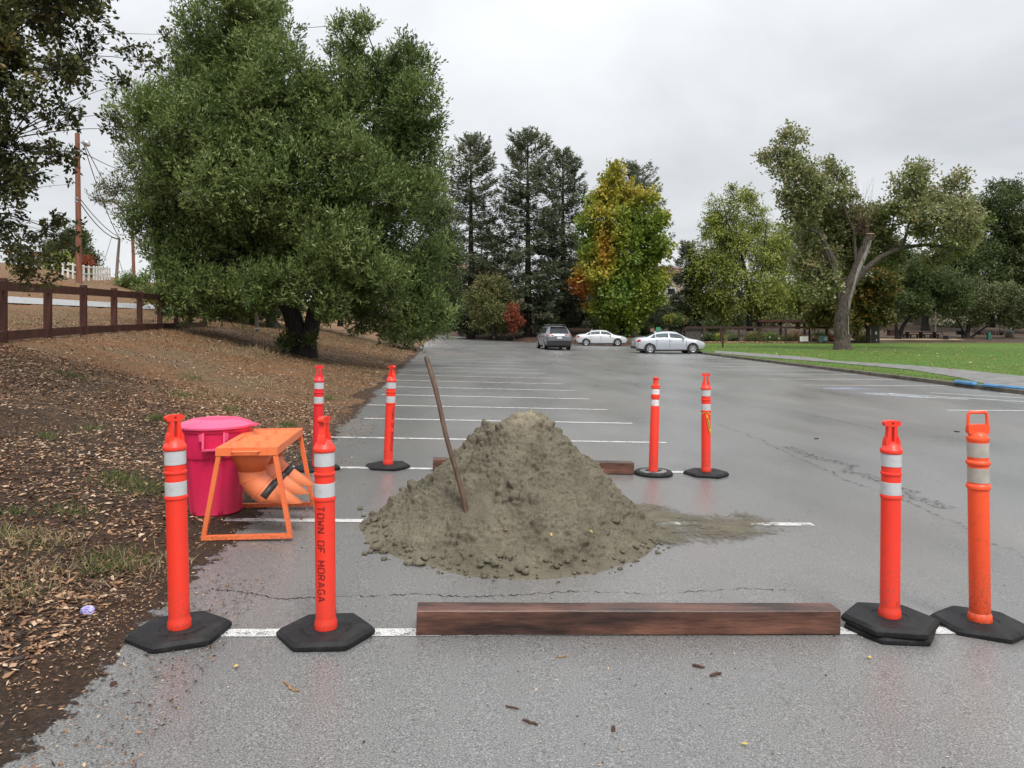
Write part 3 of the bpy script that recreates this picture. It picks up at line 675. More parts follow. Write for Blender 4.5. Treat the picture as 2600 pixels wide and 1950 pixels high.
def delineator(label, xd, yd, top_d, rot, spin, H_=None, style='slot', m='orange', band='reflect', name='delineator_post', lean_x=None, base=1, letters=0, tape=False, r0=0.055, brot2=None):
    # xd, yd: foot of the tube in the photo; the ground point lies one base thickness below it
    p = None; x, y = px(xd, yd)
    bh = 0.045 * base
    for k in range(6):
        Y = 5.0 if p is None else p.y
        q = G(xd, (y - 12.0 * (4.2 / Y) ** 2 + bh * FPX / Y) * 2212 / 2600.0); p = q
    th_ = thing(name, label, 'delineator post', p, group='orange delineator posts around the sand pile')
    bl = MB(); hexbase(bl, 0, .045, 0.272, R(rot), n=6 if style != 'knob' else 12)
    if base == 2:
        bl = MB(); hexbase(bl, 0, .045, 0.268, R(rot + 7)); bb = bl.build('rubber_base', M['rubber'], th_, smooth=35); bb['label'] = 'lower of the two stacked black rubber bases'
        bl = MB(); hexbase(bl, 0.0455, .045, 0.275, R(rot))
    if style == 'knob':
        bl = MB(); hexbase(bl, 0, .045, 0.235, R(rot), 1.0, 12)
    rb = bl.build('rubber_base', M['rubber'], th_, smooth=35)
    if style == 'knob':
        mbw = MB(); mbw.lathe([(0.09, .0452), (0.09, .0475), (0.155, .0475), (0.16, .0452)], 40, cap=False); mbw.build('worn_ring', M['ringgrey'], rb, smooth=40)
    if letters:   # moulded words on the base ring
        def arc(p_, a0): a = a0 + p_.x / 0.130; rr = 0.118 + p_.y; return (rr * math.cos(a), rr * math.sin(a), bh + 0.0015)
        for w_, a0 in (('RUBBER', letters[0]), ('18 LBS', letters[1])):
            lt = MB(); lettering(lt, w_, 0.024, 0.006, lambda p_, a0=a0: arc(Vector((p_.x, p_.y)), a0), 0.6, 0.42, 0.6); lt.build('moulded_lettering', M['groove'], rb, fix=False)
    # tube + rings in one lathe, tilted about its foot
    Yc = p.y; ground_bot = p.z + bh
    ztop = HCAM - (top_d[1] * 2600 / 2212.0 - HZ) * Yc / FPX
    Ht = ztop - ground_bot; s = Ht / 1.17
    xt = (top_d[0] * 2600 / 2212.0 - 1300) * Yc / FPX
    lean = math.atan2(xt - p.x, Ht)
    piv = bpy.data.objects.new('post', None); 
    mt = M[m]; b0 = bh - 0.012
    Mtx = Matrix.Translation((0, 0, b0)) @ Matrix.Rotation(lean, 4, 'Y') @ Matrix.Rotation(R(spin), 4, 'Z') @ Matrix.Scale(s, 4, (0, 0, 1))
    def put(mb, nm, mat_, par=None, smooth=40):
        mb.v = [tuple(Mtx @ Vector(v)) for v in mb.v]; return mb.build(nm, mat_, par or th_, smooth=smooth)
    r = r0
    if style == 'slot':
        pr = [(r + .004, 0), (r + .0075, .012), (r + .0065, .045), (r + .001, .062), (r, .075), (r, .715), (r + .005, .718), (r + .006, .726), (r + .0045, .733), (r - .001, .735),
              (r - .001, .853), (r + .004, .856), (r + .005, .862), (r + .004, .868), (r - .001, .871), (r - .001, .982), (r + .006, .985), (r + .0075, .996), (r + .0055, 1.006),
              (r + .001, 1.010), (r - .004, 1.022), (r - .020, 1.040), (r - .034, 1.050), (.002, 1.053)]
        bands = ((.737, .812), (.905, .980))
    elif style == 'loop':
        pr = [(r + .004, 0), (r + .009, .010), (r + .007, .040), (r + .001, .052), (r - .002, .056), (r, .062), (r, .745), (r + .008, .752), (r + .009, .762), (r + .006, .772), (r, .778), (r, .880), (r + .008, .888), (r + .009, .897), (r + .006, .905),
              (r, .910), (r, 1.010), (r + .003, 1.020), (r + .006, 1.030), (r + .002, 1.040), (r - .006, 1.044), (r - .012, 1.06), (r - .03, 1.07), (.002, 1.072)]
        bands = ((.786, .868), (.928, 1.008))
    else:
        pr = [(r + .004, 0), (r + .004, .03), (r + .001, .045), (r, .06), (r - .003, .80), (r - .006, .815), (r - .010, .82), (r - .010, .90), (r - .004, .905), (r - .003, .94), (r - .004, .955), (r - .010, .96), (r - .010, 1.03), (r - .004, 1.035),
              (r - .003, 1.065), (r - .006, 1.075), (r - .02, 1.08), (r - .024, 1.09), (r - .024, 1.15), (r - .014, 1.155), (r - .014, 1.17), (.002, 1.171)]
        bands = ((.822, .898), (.962, 1.028))
    mb = MB(); mb.lathe(pr, 40); put(mb, 'post_tube', mt)
    for z0, z1 in bands:
        rr = r + (.0012 if style != 'knob' else -.008)
        mb = MB(); mb.lathe([(rr - .001, z0), (rr, z0 + .001), (rr, z1 - .001), (rr - .001, z1)], 40, cap=False); put(mb, 'reflective_band', M[band])
    if style == 'slot':
        mb = MB(); ribbon_handle(mb, 1.040); put(mb, 'handle', mt, smooth=45)
    elif style == 'loop':
        mb = MB(); zb = 1.055
        pts = [(-.058, 0, zb + .045), (-.056, 0, zb + .112), (-.048, 0, zb + .122), (.048, 0, zb + .122), (.056, 0, zb + .112), (.058, 0, zb + .045)]
        mb.tube(pts, .0095, 10)
        pl = [(.064 * (abs(math.cos(a)) ** .5) * (1 if math.cos(a) > 0 else -1), .030 * (abs(math.sin(a)) ** .6) * (1 if math.sin(a) > 0 else -1)) for a in np.linspace(0, 2 * math.pi, 25)[:-1]]
        mb.prism(pl, lambda p_: (p_[0], -.018, zb + .026 + p_[1]), lambda p_: (p_[0], .018, zb + .026 + p_[1]))
        put(mb, 'handle', mt, smooth=45)
    if style != 'knob':
        mb = MB()     # small moulded panel near the foot
        def cyl(p_): a = R(-60) + p_[0] / r; return ((r + .0016) * math.cos(a), (r + .0016) * math.sin(a), p_[1])
        for (u0, v0, u1, v1) in ((-.022, .085, .022, .089), (-.022, .110, .022, .114), (-.022, .085, -.018, .114), (.018, .085, .022, .114), (-.010, .095, .012, .104)):
            mb.grid([[cyl((u0 + (u1 - u0) * k / 4, v)) for k in range(5)] for v in (v0, v1)])
        if letters or base == 2: put(mb, 'moulded_panel', M['stencil'] if False else mt, smooth=0)
    return th_, Mtx, put, r

DEL = [
    dict(label='red-orange delineator post beside the pink bin, on the dirt side of the front line', xd=388, yd=1364, top_d=(376, 893), rot=25, spin=50, letters=(R(-55), R(-110))),
    dict(label='red-orange delineator post stencilled TOWN OF MORAGA in front of the orange hopper', xd=704, yd=1365, top_d=(700, 897), rot=5, spin=80, letters=(R(185), R(-28))),
    dict(label='crimson delineator post behind the orange hopper', xd=685, yd=1008, top_d=(690, 788), rot=0, spin=10, m='crimson'),
    dict(label='leaning red-orange delineator post left of the shovel, behind the hopper', xd=838, yd=1004, top_d=(847, 788), rot=-5, spin=-42),
    dict(label='red-orange delineator post with knob top and scuffed bands on a round tyre-ring base', xd=1411, yd=1019, top_d=(1417, 813), rot=10, spin=0, style='knob', band='reflectscuff'),
    dict(label='red-orange delineator post with yellow tape tied round it', xd=1525, yd=1020, top_d=(1525, 805), rot=-10, spin=-8),
    dict(label='red-orange delineator post on two stacked rubber bases by the front timber', xd=1922, yd=1339, top_d=(1926, 906), rot=-10, spin=5, base=2),
    dict(label='faded orange delineator post with open loop handle and beige bands', xd=2117, yd=1347, top_d=(2111.5, 889), rot=-25, spin=0, style='loop', m='orange2', band='reflecttan', r0=0.058),
]
for i, kw in enumerate(DEL):
    th_, Mtx, put, r = delineator(**kw)
    if i in (1, 3):    # stencilled words running down the tube
        mb = MB(); a_c = math.atan2(-1, 0) - (R(80) if i == 1 else R(-42)) + (R(-8) if i == 1 else R(52))
        def place(p_): a = a_c + (p_.y - .022) / r; return ((r + .0012) * math.cos(a), (r + .0012) * math.sin(a), .690 - p_.x)
        u0 = 0.0
        for w_ in ('TOWN', 'OF', 'MORAGA'):
            mb = MB(); u0 += lettering(mb, w_, 0.038, 0.0072, lambda p_, u0=u0: place(Vector((p_.x + u0, p_.y))), 0.68, 0.34, 0.85) + 0.038 * 0.85; put(mb, 'stencil_lettering', M['stencil'], smooth=0)
    if i == 5:
        tp = thing('caution_tape', 'short end of yellow tape with black marks tied round a delineator post', 'tape', th_.location)
        mb = MB(); rr = r + .003
        rows = []
        for dz in (-.006, .006):
            rows.append([tuple(Mtx @ Vector((rr * math.cos(a), rr * math.sin(a), .700 + .010 * math.sin(3 * a) + .012 * math.cos(a + 2) + dz))) for a in np.linspace(0, 2 * math.pi, 33)])
        mb.grid(rows); 
        tail = [(0.0, -.004), (.006, -.03), (.018, -.08), (.030, -.14), (.040, -.19), (.046, -.215), (.050, -.235)]; wv = [.010, .016, .022, .026, .022, .014, .004]
        A, B = [], []
        for (u, v), w_ in zip(tail, wv):
            yy = -rr - .006 - .004 * math.sin(v * 60); A.append(tuple(Mtx @ Vector((u - w_ / 2, yy, .70 + v)))); B.append(tuple(Mtx @ Vector((u + w_ / 2, yy - .004, .70 + v + .004))))
        mb.grid([A, B]); mb.build('tape_strip', M['tape'], tp, smooth=0, fix=False)
        mk = MB()
        for k, v in enumerate((-.055, -.075, -.1, -.12, -.145, -.165)):
            u = np.interp(-v, [0, .235], [0, .05]); mk.add([tuple(Mtx @ Vector((u + a, -rr - .014, .70 + v + b_))) for a, b_ in ((-.006, -.006), (.004, -.007), (.007, .006), (-.004, .007))], [(0, 1, 2, 3)])
        mk.build('black_marks', M['black'], tp, smooth=0, fix=False)

# ------------------------------------------------------------------ timbers
def timber(label, a, b_, h=0.138):
    a, b_ = Vector(a), Vector(b_); c = (a + b_) / 2; L = (b_ - a).length; ang = math.atan2(b_.y - a.y, b_.x - a.x)
    nx = 60; mb = MB(); rng = np.random.RandomState(int(L * 1000) % 99); prof8 = []
    bv = .006; hw = h / 2
    ring = [(-hw + bv, 0), (hw - bv, 0), (hw, bv), (hw, h - bv), (hw - bv, h), (-hw + bv, h), (-hw, h - bv), (-hw, bv)]
    rows = []
    for k in range(nx + 1):
        x = -L / 2 + L * k / nx; w = [0.0022 * float(vn(np.array(x * 2.5), np.array(j * 3.1), 0, 5)) for j in range(8)]
        rows.append([(x, p[0] + w[j], p[1] + (w[j] if p[1] > .02 else 0)) for j, p in enumerate(ring)] )
    rows = [r_ + [r_[0]] for r_ in rows]; mb.grid(rows); mb.add(rows[0][:8], [tuple(range(8))]); mb.add(rows[-1][:8], [tuple(range(7, -1, -1))])
    o = mb.build('timber_beam', M['timber'], smooth=25); o.location = (c.x, c.y, float(lotz(c.x)) + 0.004)
    sl_ = math.atan2(float(lotz(b_.x)) - float(lotz(a.x)), L); o.rotation_euler = (0, -sl_, ang)
    return tag(o, label, 'timber', 'timbers laid on the stall lines')
timber('long stained timber lying on the front stall line in the foreground', (-.538, 4.335, 0), (1.895, 4.52, 0))
timber('stained timber half hidden behind the sand pile', (-.93, 9.04, 0), (1.44, 9.18, 0))

# ------------------------------------------------------------------ sand pile, shovel, spill, clods
PC = Vector((0.10, 6.58)); n = 560
gx = np.linspace(-1.75, 1.75, n); Xs, Ys = np.meshgrid(gx + PC.x, gx + PC.y, indexing='ij')
dx_, dy_ = Xs - PC.x, Ys - PC.y; rr = np.hypot(dx_, dy_); an = np.arctan2(dy_, dx_)
ca, sa = np.cos(an), np.sin(an)
Rout = 1.26 + 0.07 * vn(ca * 1.6, sa * 1.6, 0, 3) + 0.05 * vn(ca * 4, sa * 4, 0, 8) - 0.10 * np.clip(ca, 0, 1) + 0.05 * np.clip(-ca, 0, 1)
rho = rr / Rout * 1.28 + 0.02 * vn(Xs * 3, Ys * 3, 0, 12)
h = np.interp(rho, [0, .12, .25, .32, .40, .55, .75, .95, 1.10, 1.20, 1.28, 1.36, 2], [.915, .91, .88, .84, .765, .635, .448, .256, .135, .065, .010, -.03, -.04])
kk = np.ones(9) / 9
for ax in (0, 1): h = np.apply_along_axis(lambda a: np.convolve(np.pad(a, 4, mode='edge'), kk, 'valid'), ax, h)
h += 0.030 * np.exp(-((dx_ + .02) ** 2 + (dy_ + .05) ** 2) / .012) + .02 * np.exp(-((dx_ - .06) ** 2 + dy_ ** 2) / .03)
h += 0.045 * np.exp(-((dx_ + .47) ** 2 / .004 + (dy_ - .03) ** 2 / .01))
am = sstep(-.01, .10, h)
h += am * 0.050 * fbm(Xs * 4, Ys * 4, 0, 2, 15) - am * .03 * np.abs(vn(an * 7.5, rr * 1.3, 0, 41)) * sstep(.2, .5, rr) * sstep(1.15, .7, rr)
# the scoop beside the shovel: a smooth cut face
ex, ey = Xs - (-.235), Ys - 5.86
sm = np.exp(-((ex / .13) ** 4 + (ey / .12) ** 4)); flat = .375 + (Ys - 5.86) * 0.55
h = h * (1 - sm) + np.minimum(h, flat) * sm
crest = sstep(.33, .12, rho) * 0.55 + 0.2 * sstep(.8, .95, h)
gX, gY = np.gradient(h, gx[1] - gx[0]); nrm_ = unit(np.stack([-gX, -gY, np.ones_like(h)], -1))
def knobs(P, cell, rmin, rmax, prob, sd):
    # rounded lumps of soil: the tallest of the spheres seeded in the cells around each point
    q = P / cell; i0 = np.floor(q); out = np.zeros(P.shape[:-1])
    for a in (-1, 0, 1):
        for b_ in (-1, 0, 1):
            for c_ in (-1, 0, 1):
                ii = i0 + np.array([a, b_, c_]); X_, Y_, Z_ = ii[..., 0], ii[..., 1], ii[..., 2]
                ctr = (ii + np.stack([hsh(X_, Y_, Z_, sd), hsh(X_, Y_, Z_, sd + 1), hsh(X_, Y_, Z_, sd + 2)], -1)) * cell
                r_ = (rmin + (rmax - rmin) * hsh(X_, Y_, Z_, sd + 3) ** 1.3) * (hsh(X_, Y_, Z_, sd + 4) < prob)
                d2 = ((P - ctr) ** 2).sum(-1); out = np.maximum(out, np.sqrt(np.maximum(r_ * r_ - d2, 0)))
    return out
P0 = np.stack([Xs, Ys, h], -1); wob = P0 + .012 * np.stack([vn(Xs * 30, Ys * 30, h * 30, 7), vn(Xs * 30, Ys * 30, h * 30, 8), vn(Xs * 30, Ys * 30, h * 30, 9)], -1)
rough_ = np.clip(.62 + .25 * sstep(.35, .75, h) + .9 * fbm(Xs * 2.2, Ys * 2.2, h * 2.2, 2, 81), .15, 1.15)
disp = 1.0 * knobs(wob, .095, .016, .052, .42, 301) * rough_ + 1.15 * knobs(wob, .050, .010, .030, .7, 311) * rough_ + 1.0 * knobs(wob, .024, .005, .015, .8, 321) + .018 * fbm(Xs * 12, Ys * 12, h * 12, 3, 91) + .006 * vn(Xs * 60, Ys * 60, h * 60, 95)
P0 = P0 + nrm_ * (disp * am * (1 - .9 * sm))[..., None]
Xs, Ys, h = P0[..., 0], P0[..., 1], P0[..., 2]
Zs = lotz(Xs) + np.maximum(h, -.03)
pile = link('sand_pile', grid_mesh('sand_pile', Xs, Ys, Zs, {'dry': np.clip(crest * (0.6 + 0.5 * vn(Xs * 12, Ys * 12, 0, 2)), 0, .8).ravel()}), M['sand'], smooth=0)
tag(pile, 'tall heap of damp grey-brown sand on the asphalt between the timbers', 'sand pile')
def pileh(x, y):
    i = int(round((x - PC.x + 1.75) / 3.5 * (n - 1))); j = int(round((y - PC.y + 1.75) / 3.5 * (n - 1))); return float(Zs[min(max(i, 0), n - 1), min(max(j, 0), n - 1)])
# loose clods round the foot
rng = np.random.RandomState(11)
ico = bmesh.new(); bmesh.ops.create_icosphere(ico, subdivisions=2, radius=1.0); IV = np.array([v.co[:] for v in ico.verts]); IF = np.array([[v.index for v in f.verts] for f in ico.faces]); ico.free()
def clods(name, items, m, label, seed=0):
    VV, FF = [], []
    for k, (x, y, z, s) in enumerate(items):
        q = IV * (1 + 0.42 * vn(IV[:, 0] * 1.6 + k * 3.7, IV[:, 1] * 1.6, IV[:, 2] * 1.6, 3)[:, None] + 0.22 * vn(IV[:, 0] * 3.6 + k * 1.7, IV[:, 1] * 3.6, IV[:, 2] * 3.6, 6)[:, None]); q = q * np.array([1, 1, .75]) * s
        q = q + np.array([x, y, z]); FF.append(IF + 162 // 162 * len(VV) * len(IV)); VV.append(q)
    me = np_mesh(name, np.concatenate(VV), np.concatenate(FF)); a = me.attributes.new('dry', 'FLOAT', 'POINT')
    return kind(link(name, me, m, smooth=0), 'stuff', label, 'clods')
items = []
for k in range(330):
    a = rng.uniform(0, 2 * math.pi); 
    if rng.rand() < .35: a = rng.uniform(R(150), R(265))
    r_ = 1.25 + abs(rng.normal(0, .10)) - .10 + (.05 if math.cos(a) < 0 else -.10 * math.cos(a)); s = min(.034, .006 + rng.exponential(.006)) * (1 if r_ < 1.4 else .6)
    x, y = PC.x + r_ * math.cos(a), PC.y + r_ * math.sin(a); items.append((x, y, max(float(lotz(x)), pileh(x, y)) + s * .45, s))
for xd, yd, s in ((778, 1101, .026), (815, 1188, .05), (838, 1160, .05), (870, 1060, .035), (885, 1052, .03), (905, 1222, .035), (1080, 1232, .035), (1100, 1235, .03), (1310, 1195, .03), (1330, 1182, .035), (1375, 1198, .025), (800, 1195, .02), (1345, 1207, .022), (830, 1210, .02), (1180, 1240, .022)):
    p = G(xd, yd); items.append((p.x, p.y, max(p.z, pileh(p.x, p.y)) + s * .5, s))
clods('sand_clods', items, M['sand'], 'loose clods of sand scattered round the foot of the heap')
nx, ny = 150, 110
Xp, Yp = np.meshgrid(np.linspace(.80, 2.95, nx), np.linspace(6.0, 8.3, ny), indexing='ij')
cov = np.maximum(1.05 - ((Xp - 1.15) / .75) ** 2 - ((Yp - 6.95) / .85) ** 2, .80 - ((Xp - 1.80) / .85) ** 2 - ((Yp - 7.02) / .66) ** 2) + 0.55 * fbm(Xp * 2.2, Yp * 2.2, 0, 4, 71)
Zp = lotz(Xp) + 0.005 + 0.016 * np.clip(cov, 0, 1.2) ** 2 * (0.8 + .5 * fbm(Xp * 11, Yp * 11, 0, 3, 5))
kind(link('sand_spill', grid_mesh('sand_spill', Xp, Yp, Zp, {'cover': np.clip(cov * .55 + .05, -0.3, .62).ravel(), 'dry': (0 * cov).ravel()}), M['sandspill'], smooth=0), 'stuff', 'thin fan of sand spilled right of the heap', 'spilled sand')
sv = thing('shovel', 'shovel with a long worn wooden handle stuck in the sand heap', 'shovel', (-.365, 5.86, .36))
top = W(922, 773, 6.12) - sv.location; bot = Vector((0.02, .01, -.06))
mb = MB(); pts = [bot.lerp(top, k / 10) + Vector((.006 * math.sin(k), 0, 0)) for k in range(11)] ; mb.tube(pts + [pts[-1] + (top - bot).normalized() * .012], [.021, .021, .020, .0195, .019, .019, .019, .019, .0195, .020, .020, .012], 14)
mb.build('handle', M['ash'], sv, smooth=50)
mb = MB(); rows = []
for k in range(7):
    v = k / 6; w = (.10, .105, .108, .105, .095, .07, .012)[k]
    rows.append([(.11 + u * w, .02 - .02 * (1 - u * u) + .02 * v, -.05 - .27 * v) for u in np.linspace(-1, 1, 9)])
mb.grid(rows); o = mb.build('blade', M['steel'], sv, smooth=0); o.data.materials[0] = M['steel']
sol = o.modifiers.new('thickness', 'SOLIDIFY'); sol.thickness = .004
mb = MB(); mb.tube([(.02, .01, -.06), (.05, .005, -.07), (.10, .01, -.09)], [.02, .022, .02], 10); mb.build('socket', M['steel'], sv, smooth=40)
# a few leaves on the heap
def flat_leaf(name, label, p, size, m, seed, cat='leaf', group=None, tilt=0.3):
    rng = random.Random(seed); mb = MB(); pts = [(0, 0), (.25, .22), (.55, .27), (.85, .12), (1, 0), (.85, -.12), (.55, -.27), (.25, -.22)]
    vs = [((q[0] - .5) * size, q[1] * size, .1 * size * abs(q[1]) + .004) for q in pts]; vs = vs + [(v[0], v[1], v[2] + .002) for v in vs]; nn = len(pts)
    mb.add(vs, [tuple(range(nn - 1, -1, -1)), tuple(range(nn, 2 * nn))] + [(k, (k + 1) % nn, nn + (k + 1) % nn, nn + k) for k in range(nn)])
    o = mb.build(name, m); o.location = p; o.rotation_euler = (rng.uniform(-tilt, tilt), rng.uniform(-tilt, tilt), rng.uniform(0, 6)); return tag(o, label, cat, group)
for k, (xd, yd, l) in enumerate(((1092, 1148, 'small yellow leaf on the front face of the sand heap'), (1190, 1157, 'pale leaf fleck at the middle front of the sand heap'), (1276, 1150, 'pale leaf on the right front face of the sand heap'))):
    x, y = px(xd, yd)
    for Y in np.linspace(5.2, 6.8, 400):
        q = Vector(((x - 1300) * Y / FPX, Y, HCAM - (y - HZ) * Y / FPX))
        if q.z < pileh(q.x, q.y): break
    flat_leaf('fallen_leaf', l, q + Vector((0, -.01, .008)), .035, M['yellowleaf'], k, tilt=.7)

# ------------------------------------------------------------------ refuse bin
bp = G(466, 1104); bin_ = thing('refuse_bin', 'magenta-red round plastic refuse bin with pink lid beside the orange hopper', 'bin', bp)
sB = 1.0; mb = MB(); N_ = 96; rows = []
prof_b = [(.215, .0), (.225, .012), (.232, .05), (.262, .46), (.267, .50), (.276, .505), (.280, .54), (.290, .70), (.292, .725), (.302, .73), (.304, .765)]
for r_, z in prof_b:
    row = []
    for k in range(N_):
        a = 2 * math.pi * k / N_; fl = 0.0
        if .03 < z < .51:      # shallow vertical flutes
            ph = (a * 6 / (2 * math.pi)) % 1.0; fl = -.010 * (1 if .12 < ph < .88 else 0) * min(1, (0.52 - z) / .03)
        row.append(((r_ + fl) * math.cos(a), (r_ + fl) * math.sin(a), z))
    rows.append(row + [row[0]])
mb.grid(rows); mb.add(rows[0][:N_], [tuple(range(N_))]); mb.build('bin_body', M['bin'], bin_, smooth=30)
mb = MB(); mb.lathe([(.312, .755), (.322, .762), (.322, .778), (.312, .786), (.296, .790), (.288, .797), (.22, .822), (.205, .816), (.19, .824), (.10, .838), (.09, .832), (.002, .836)], 64)
mb.build('lid', M['binlid'], bin_, smooth=40)
for a0 in (R(0), R(185)):
    mb = MB(); c_, s_ = math.cos(a0), math.sin(a0); Mz = Matrix.Rotation(a0, 3, 'Z'); mb.box(Mz @ Vector((.335, 0, .772)), (.075, .11, .018), M=Mz); mb.build('lid_tab', M['binlid'], bin_, smooth=30, bevel=.006)
pass
for a0 in (R(-72), R(108)):   # carrying handle on each side
    Mz = Matrix.Rotation(a0, 3, 'Z'); mb = MB()
    for s_ in (-1, 1):
        mb.bar(Mz @ Vector((.295, s_ * .085, .735)), Mz @ Vector((.318, s_ * .085, .60)), .018, .045); mb.bar(Mz @ Vector((.30, s_ * .105, .73)), Mz @ Vector((.308, s_ * .098, .665)), .035, .02)
    mb.bar(Mz @ Vector((.318, -.094, .594)), Mz @ Vector((.318, .094, .594)), .05, .016)
    mb.build('bin_handle', M['binlid'], bin_, smooth=30, bevel=.003)

# ------------------------------------------------------------------ sandbag filling hopper
hp = Vector((-2.09, 6.50)); A0 = Vector((-2.06, 5.97)); A1 = Vector((-2.163, 7.07)); ax = (A1 - A0).normalized(); Lh = (A1 - A0).length; ay = Vector((ax.y, -ax.x))
c0 = (A0 + A1) / 2; gz = float(T(c0.x, c0.y)) + .012
hop = thing('sandbag_hopper', 'orange steel sandbag filling hopper with three chutes by the pink bin', 'hopper', (c0.x, c0.y, gz))
Hh = .715
def HP(u, v, z): q = ax * u + ay * v; return Vector((q.x, q.y, z))      # u along the tray (away), v to the right
hl = Lh / 2; wt, wb = .232, .345
tz = .06
mb = MB()
for v in (-wt, wt): mb.bar(HP(-hl, v, Hh - .03), HP(hl, v, Hh - .03), .006, .062)
for u in (-hl, hl): mb.bar(HP(u, -wt - .003, Hh - .03), HP(u, wt + .003, Hh - .03), .006, .0625)
iw, il = wt - .055, hl - .05
for v, s_ in ((-wt, -1), (wt, 1)): mb.bar(HP(-hl + .004, v - s_ * .030, Hh - .002), HP(hl - .004, v - s_ * .030, Hh - .002), .055, .006)
for u, s_ in ((-hl, -1), (hl, 1)): mb.bar(HP(u - s_ * .028, -iw, Hh - .002), HP(u - s_ * .028, iw, Hh - .002), .048, .006)
mb.build('tray_rim', M['hopper'], hop, smooth=20)
# inner sloping pans
mb = MB(); nb = 3; seg = 2 * il / nb
for k in range(nb):
    u0, u1 = -il + k * seg, -il + (k + 1) * seg; uc = (u0 + u1) / 2; rt = .105
    topq = [HP(u0 + .012, -iw, Hh - .003), HP(u1 - .012, -iw, Hh - .003), HP(u1 - .012, iw, Hh - .003), HP(u0 + .012, iw, Hh - .003)]
    nn = 24; ring_t, ring_b = [], []
    for j in range(nn):
        a = 2 * math.pi * j / nn; c_, s_ = math.cos(a), math.sin(a); kq = 1 / max(abs(c_), abs(s_))
        ring_t.append(HP(uc + c_ * kq * (seg / 2 - .008), s_ * kq * iw, Hh - .003)); ring_b.append(HP(uc + rt * c_, rt * s_ - .01, .50))
    mb.grid([ring_t + [ring_t[0]], ring_b + [ring_b[0]]])
    if k: mb.bar(HP(u0, -iw, Hh - .02), HP(u0, iw, Hh - .02), .012, .03)
ob = mb.build('hopper_pan', M['hopper'], hop, smooth=30); so_ = ob.modifiers.new('thickness', 'SOLIDIFY'); so_.thickness = .004
for s_ in (-1, 1):
    u = s_ * hl
    for v_, g_ in ((-1, 0), (1, 1)):
        mb = MB(); mb.bar(HP(u - s_ * .02, v_ * (wt - .018), Hh - .062), HP(u - s_ * .02, v_ * (wb - .018), .03), .036, .036); mb.build('leg', M['hopper'], hop, smooth=20, bevel=.003)
    mb = MB(); mb.bar(HP(u - s_ * .02, -wb, .018), HP(u - s_ * .02, wb, .018), .038, .036); mb.build('foot_rail', M['hopper'], hop, smooth=20, bevel=.003)
mb = MB(); mb.tube([HP(-hl - .004, -.11, Hh - .028), HP(-hl - .030, -.10, Hh - .028), HP(-hl - .034, 0, Hh - .028), HP(-hl - .030, .085, Hh - .028), HP(-hl - .004, .095, Hh - .028)], .009, 10)
mb.build('grab_handle', M['hopper'], hop, smooth=40)
mb = MB(); mb.add([HP(-hl + .03, -wt + .004, Hh - .065), HP(hl - .03, -wt + .004, Hh - .065), HP(hl - .03, -wt - .035, .60), HP(-hl + .03, -wt - .035, .585)], [(0, 1, 2, 3)])
mb.build('side_skirt', M['strap'], hop)
for k in range(3):
    uc = -il + (k + .5) * seg; ch = MB(); rt = .104; nn = 32
    path = [(-.01, .54), (-.012, .49), (-.002, .44), (.026, .395), (.068, .352), (.120, .312)]
    rows = []
    for i, (v, z) in enumerate(path):
        a_, b_ = path[max(i - 1, 0)], path[min(i + 1, len(path) - 1)]; t = Vector((b_[0] - a_[0], b_[1] - a_[1])).normalized(); nrm = Vector((-t.y, t.x))
        rg = rt * (1.02 if i in (2, 4) else 1.0); row = []
        for j in range(nn + 1):
            an_ = 2 * math.pi * j / nn; p2 = Vector((v, z)) + nrm * (rg * math.cos(an_)); row.append(HP(uc + rg * math.sin(an_), p2.x, p2.y))
        rows.append(row)
    # mouth cut level: carry each generator on to the plane z = .19
    t = Vector((path[-1][0] - path[-2][0], path[-1][1] - path[-2][1])).normalized(); nrm = Vector((-t.y, t.x)); row = []
    for j in range(nn + 1):
        an_ = 2 * math.pi * j / nn; p2 = Vector(path[-1]) + nrm * (rt * math.cos(an_)); zc0 = .262 - .10 * (p2.x - .1); k_ = max(0.004, (p2.y - zc0) / (-t.y - .10 * t.x)) if p2.y > zc0 else .004; km_ = .26
        q2 = p2 + t * k_; row.append(HP(uc + rt * math.sin(an_), q2.x, q2.y))
    rows.append(row)
    ch.grid(rows); o = ch.build('chute', M['chute'], hop, smooth=35); so_ = o.modifiers.new('thickness', 'SOLIDIFY'); so_.thickness = .005
    sm_ = MB()
    for i in (2, 4):
        ring_ = [rows[i][j] for j in range(nn)]; sm_.tube([Vector(q) for q in ring_ + [ring_[0]]], .0035, 5, cap=False)
    sm_.build('seam_ring', M['chute'], o, smooth=40)
    st = MB(); A, B = [], []      # dark strap over the top of the chute
    for an_ in np.linspace(R(-100), R(62), 24):
        for L_, kk_ in ((A, -.028), (B, .028)):
            cpt = Vector(path[-1]) + t * (kk_ - .01); p2 = cpt + nrm * ((rt + .004) * math.cos(an_)); L_.append(HP(uc + (rt + .004) * math.sin(an_), p2.x, p2.y))
    st.grid([A, B]); o2 = st.build('strap', M['strap'], o, smooth=0); so_ = o2.modifiers.new('thickness', 'SOLIDIFY'); so_.thickness = .003
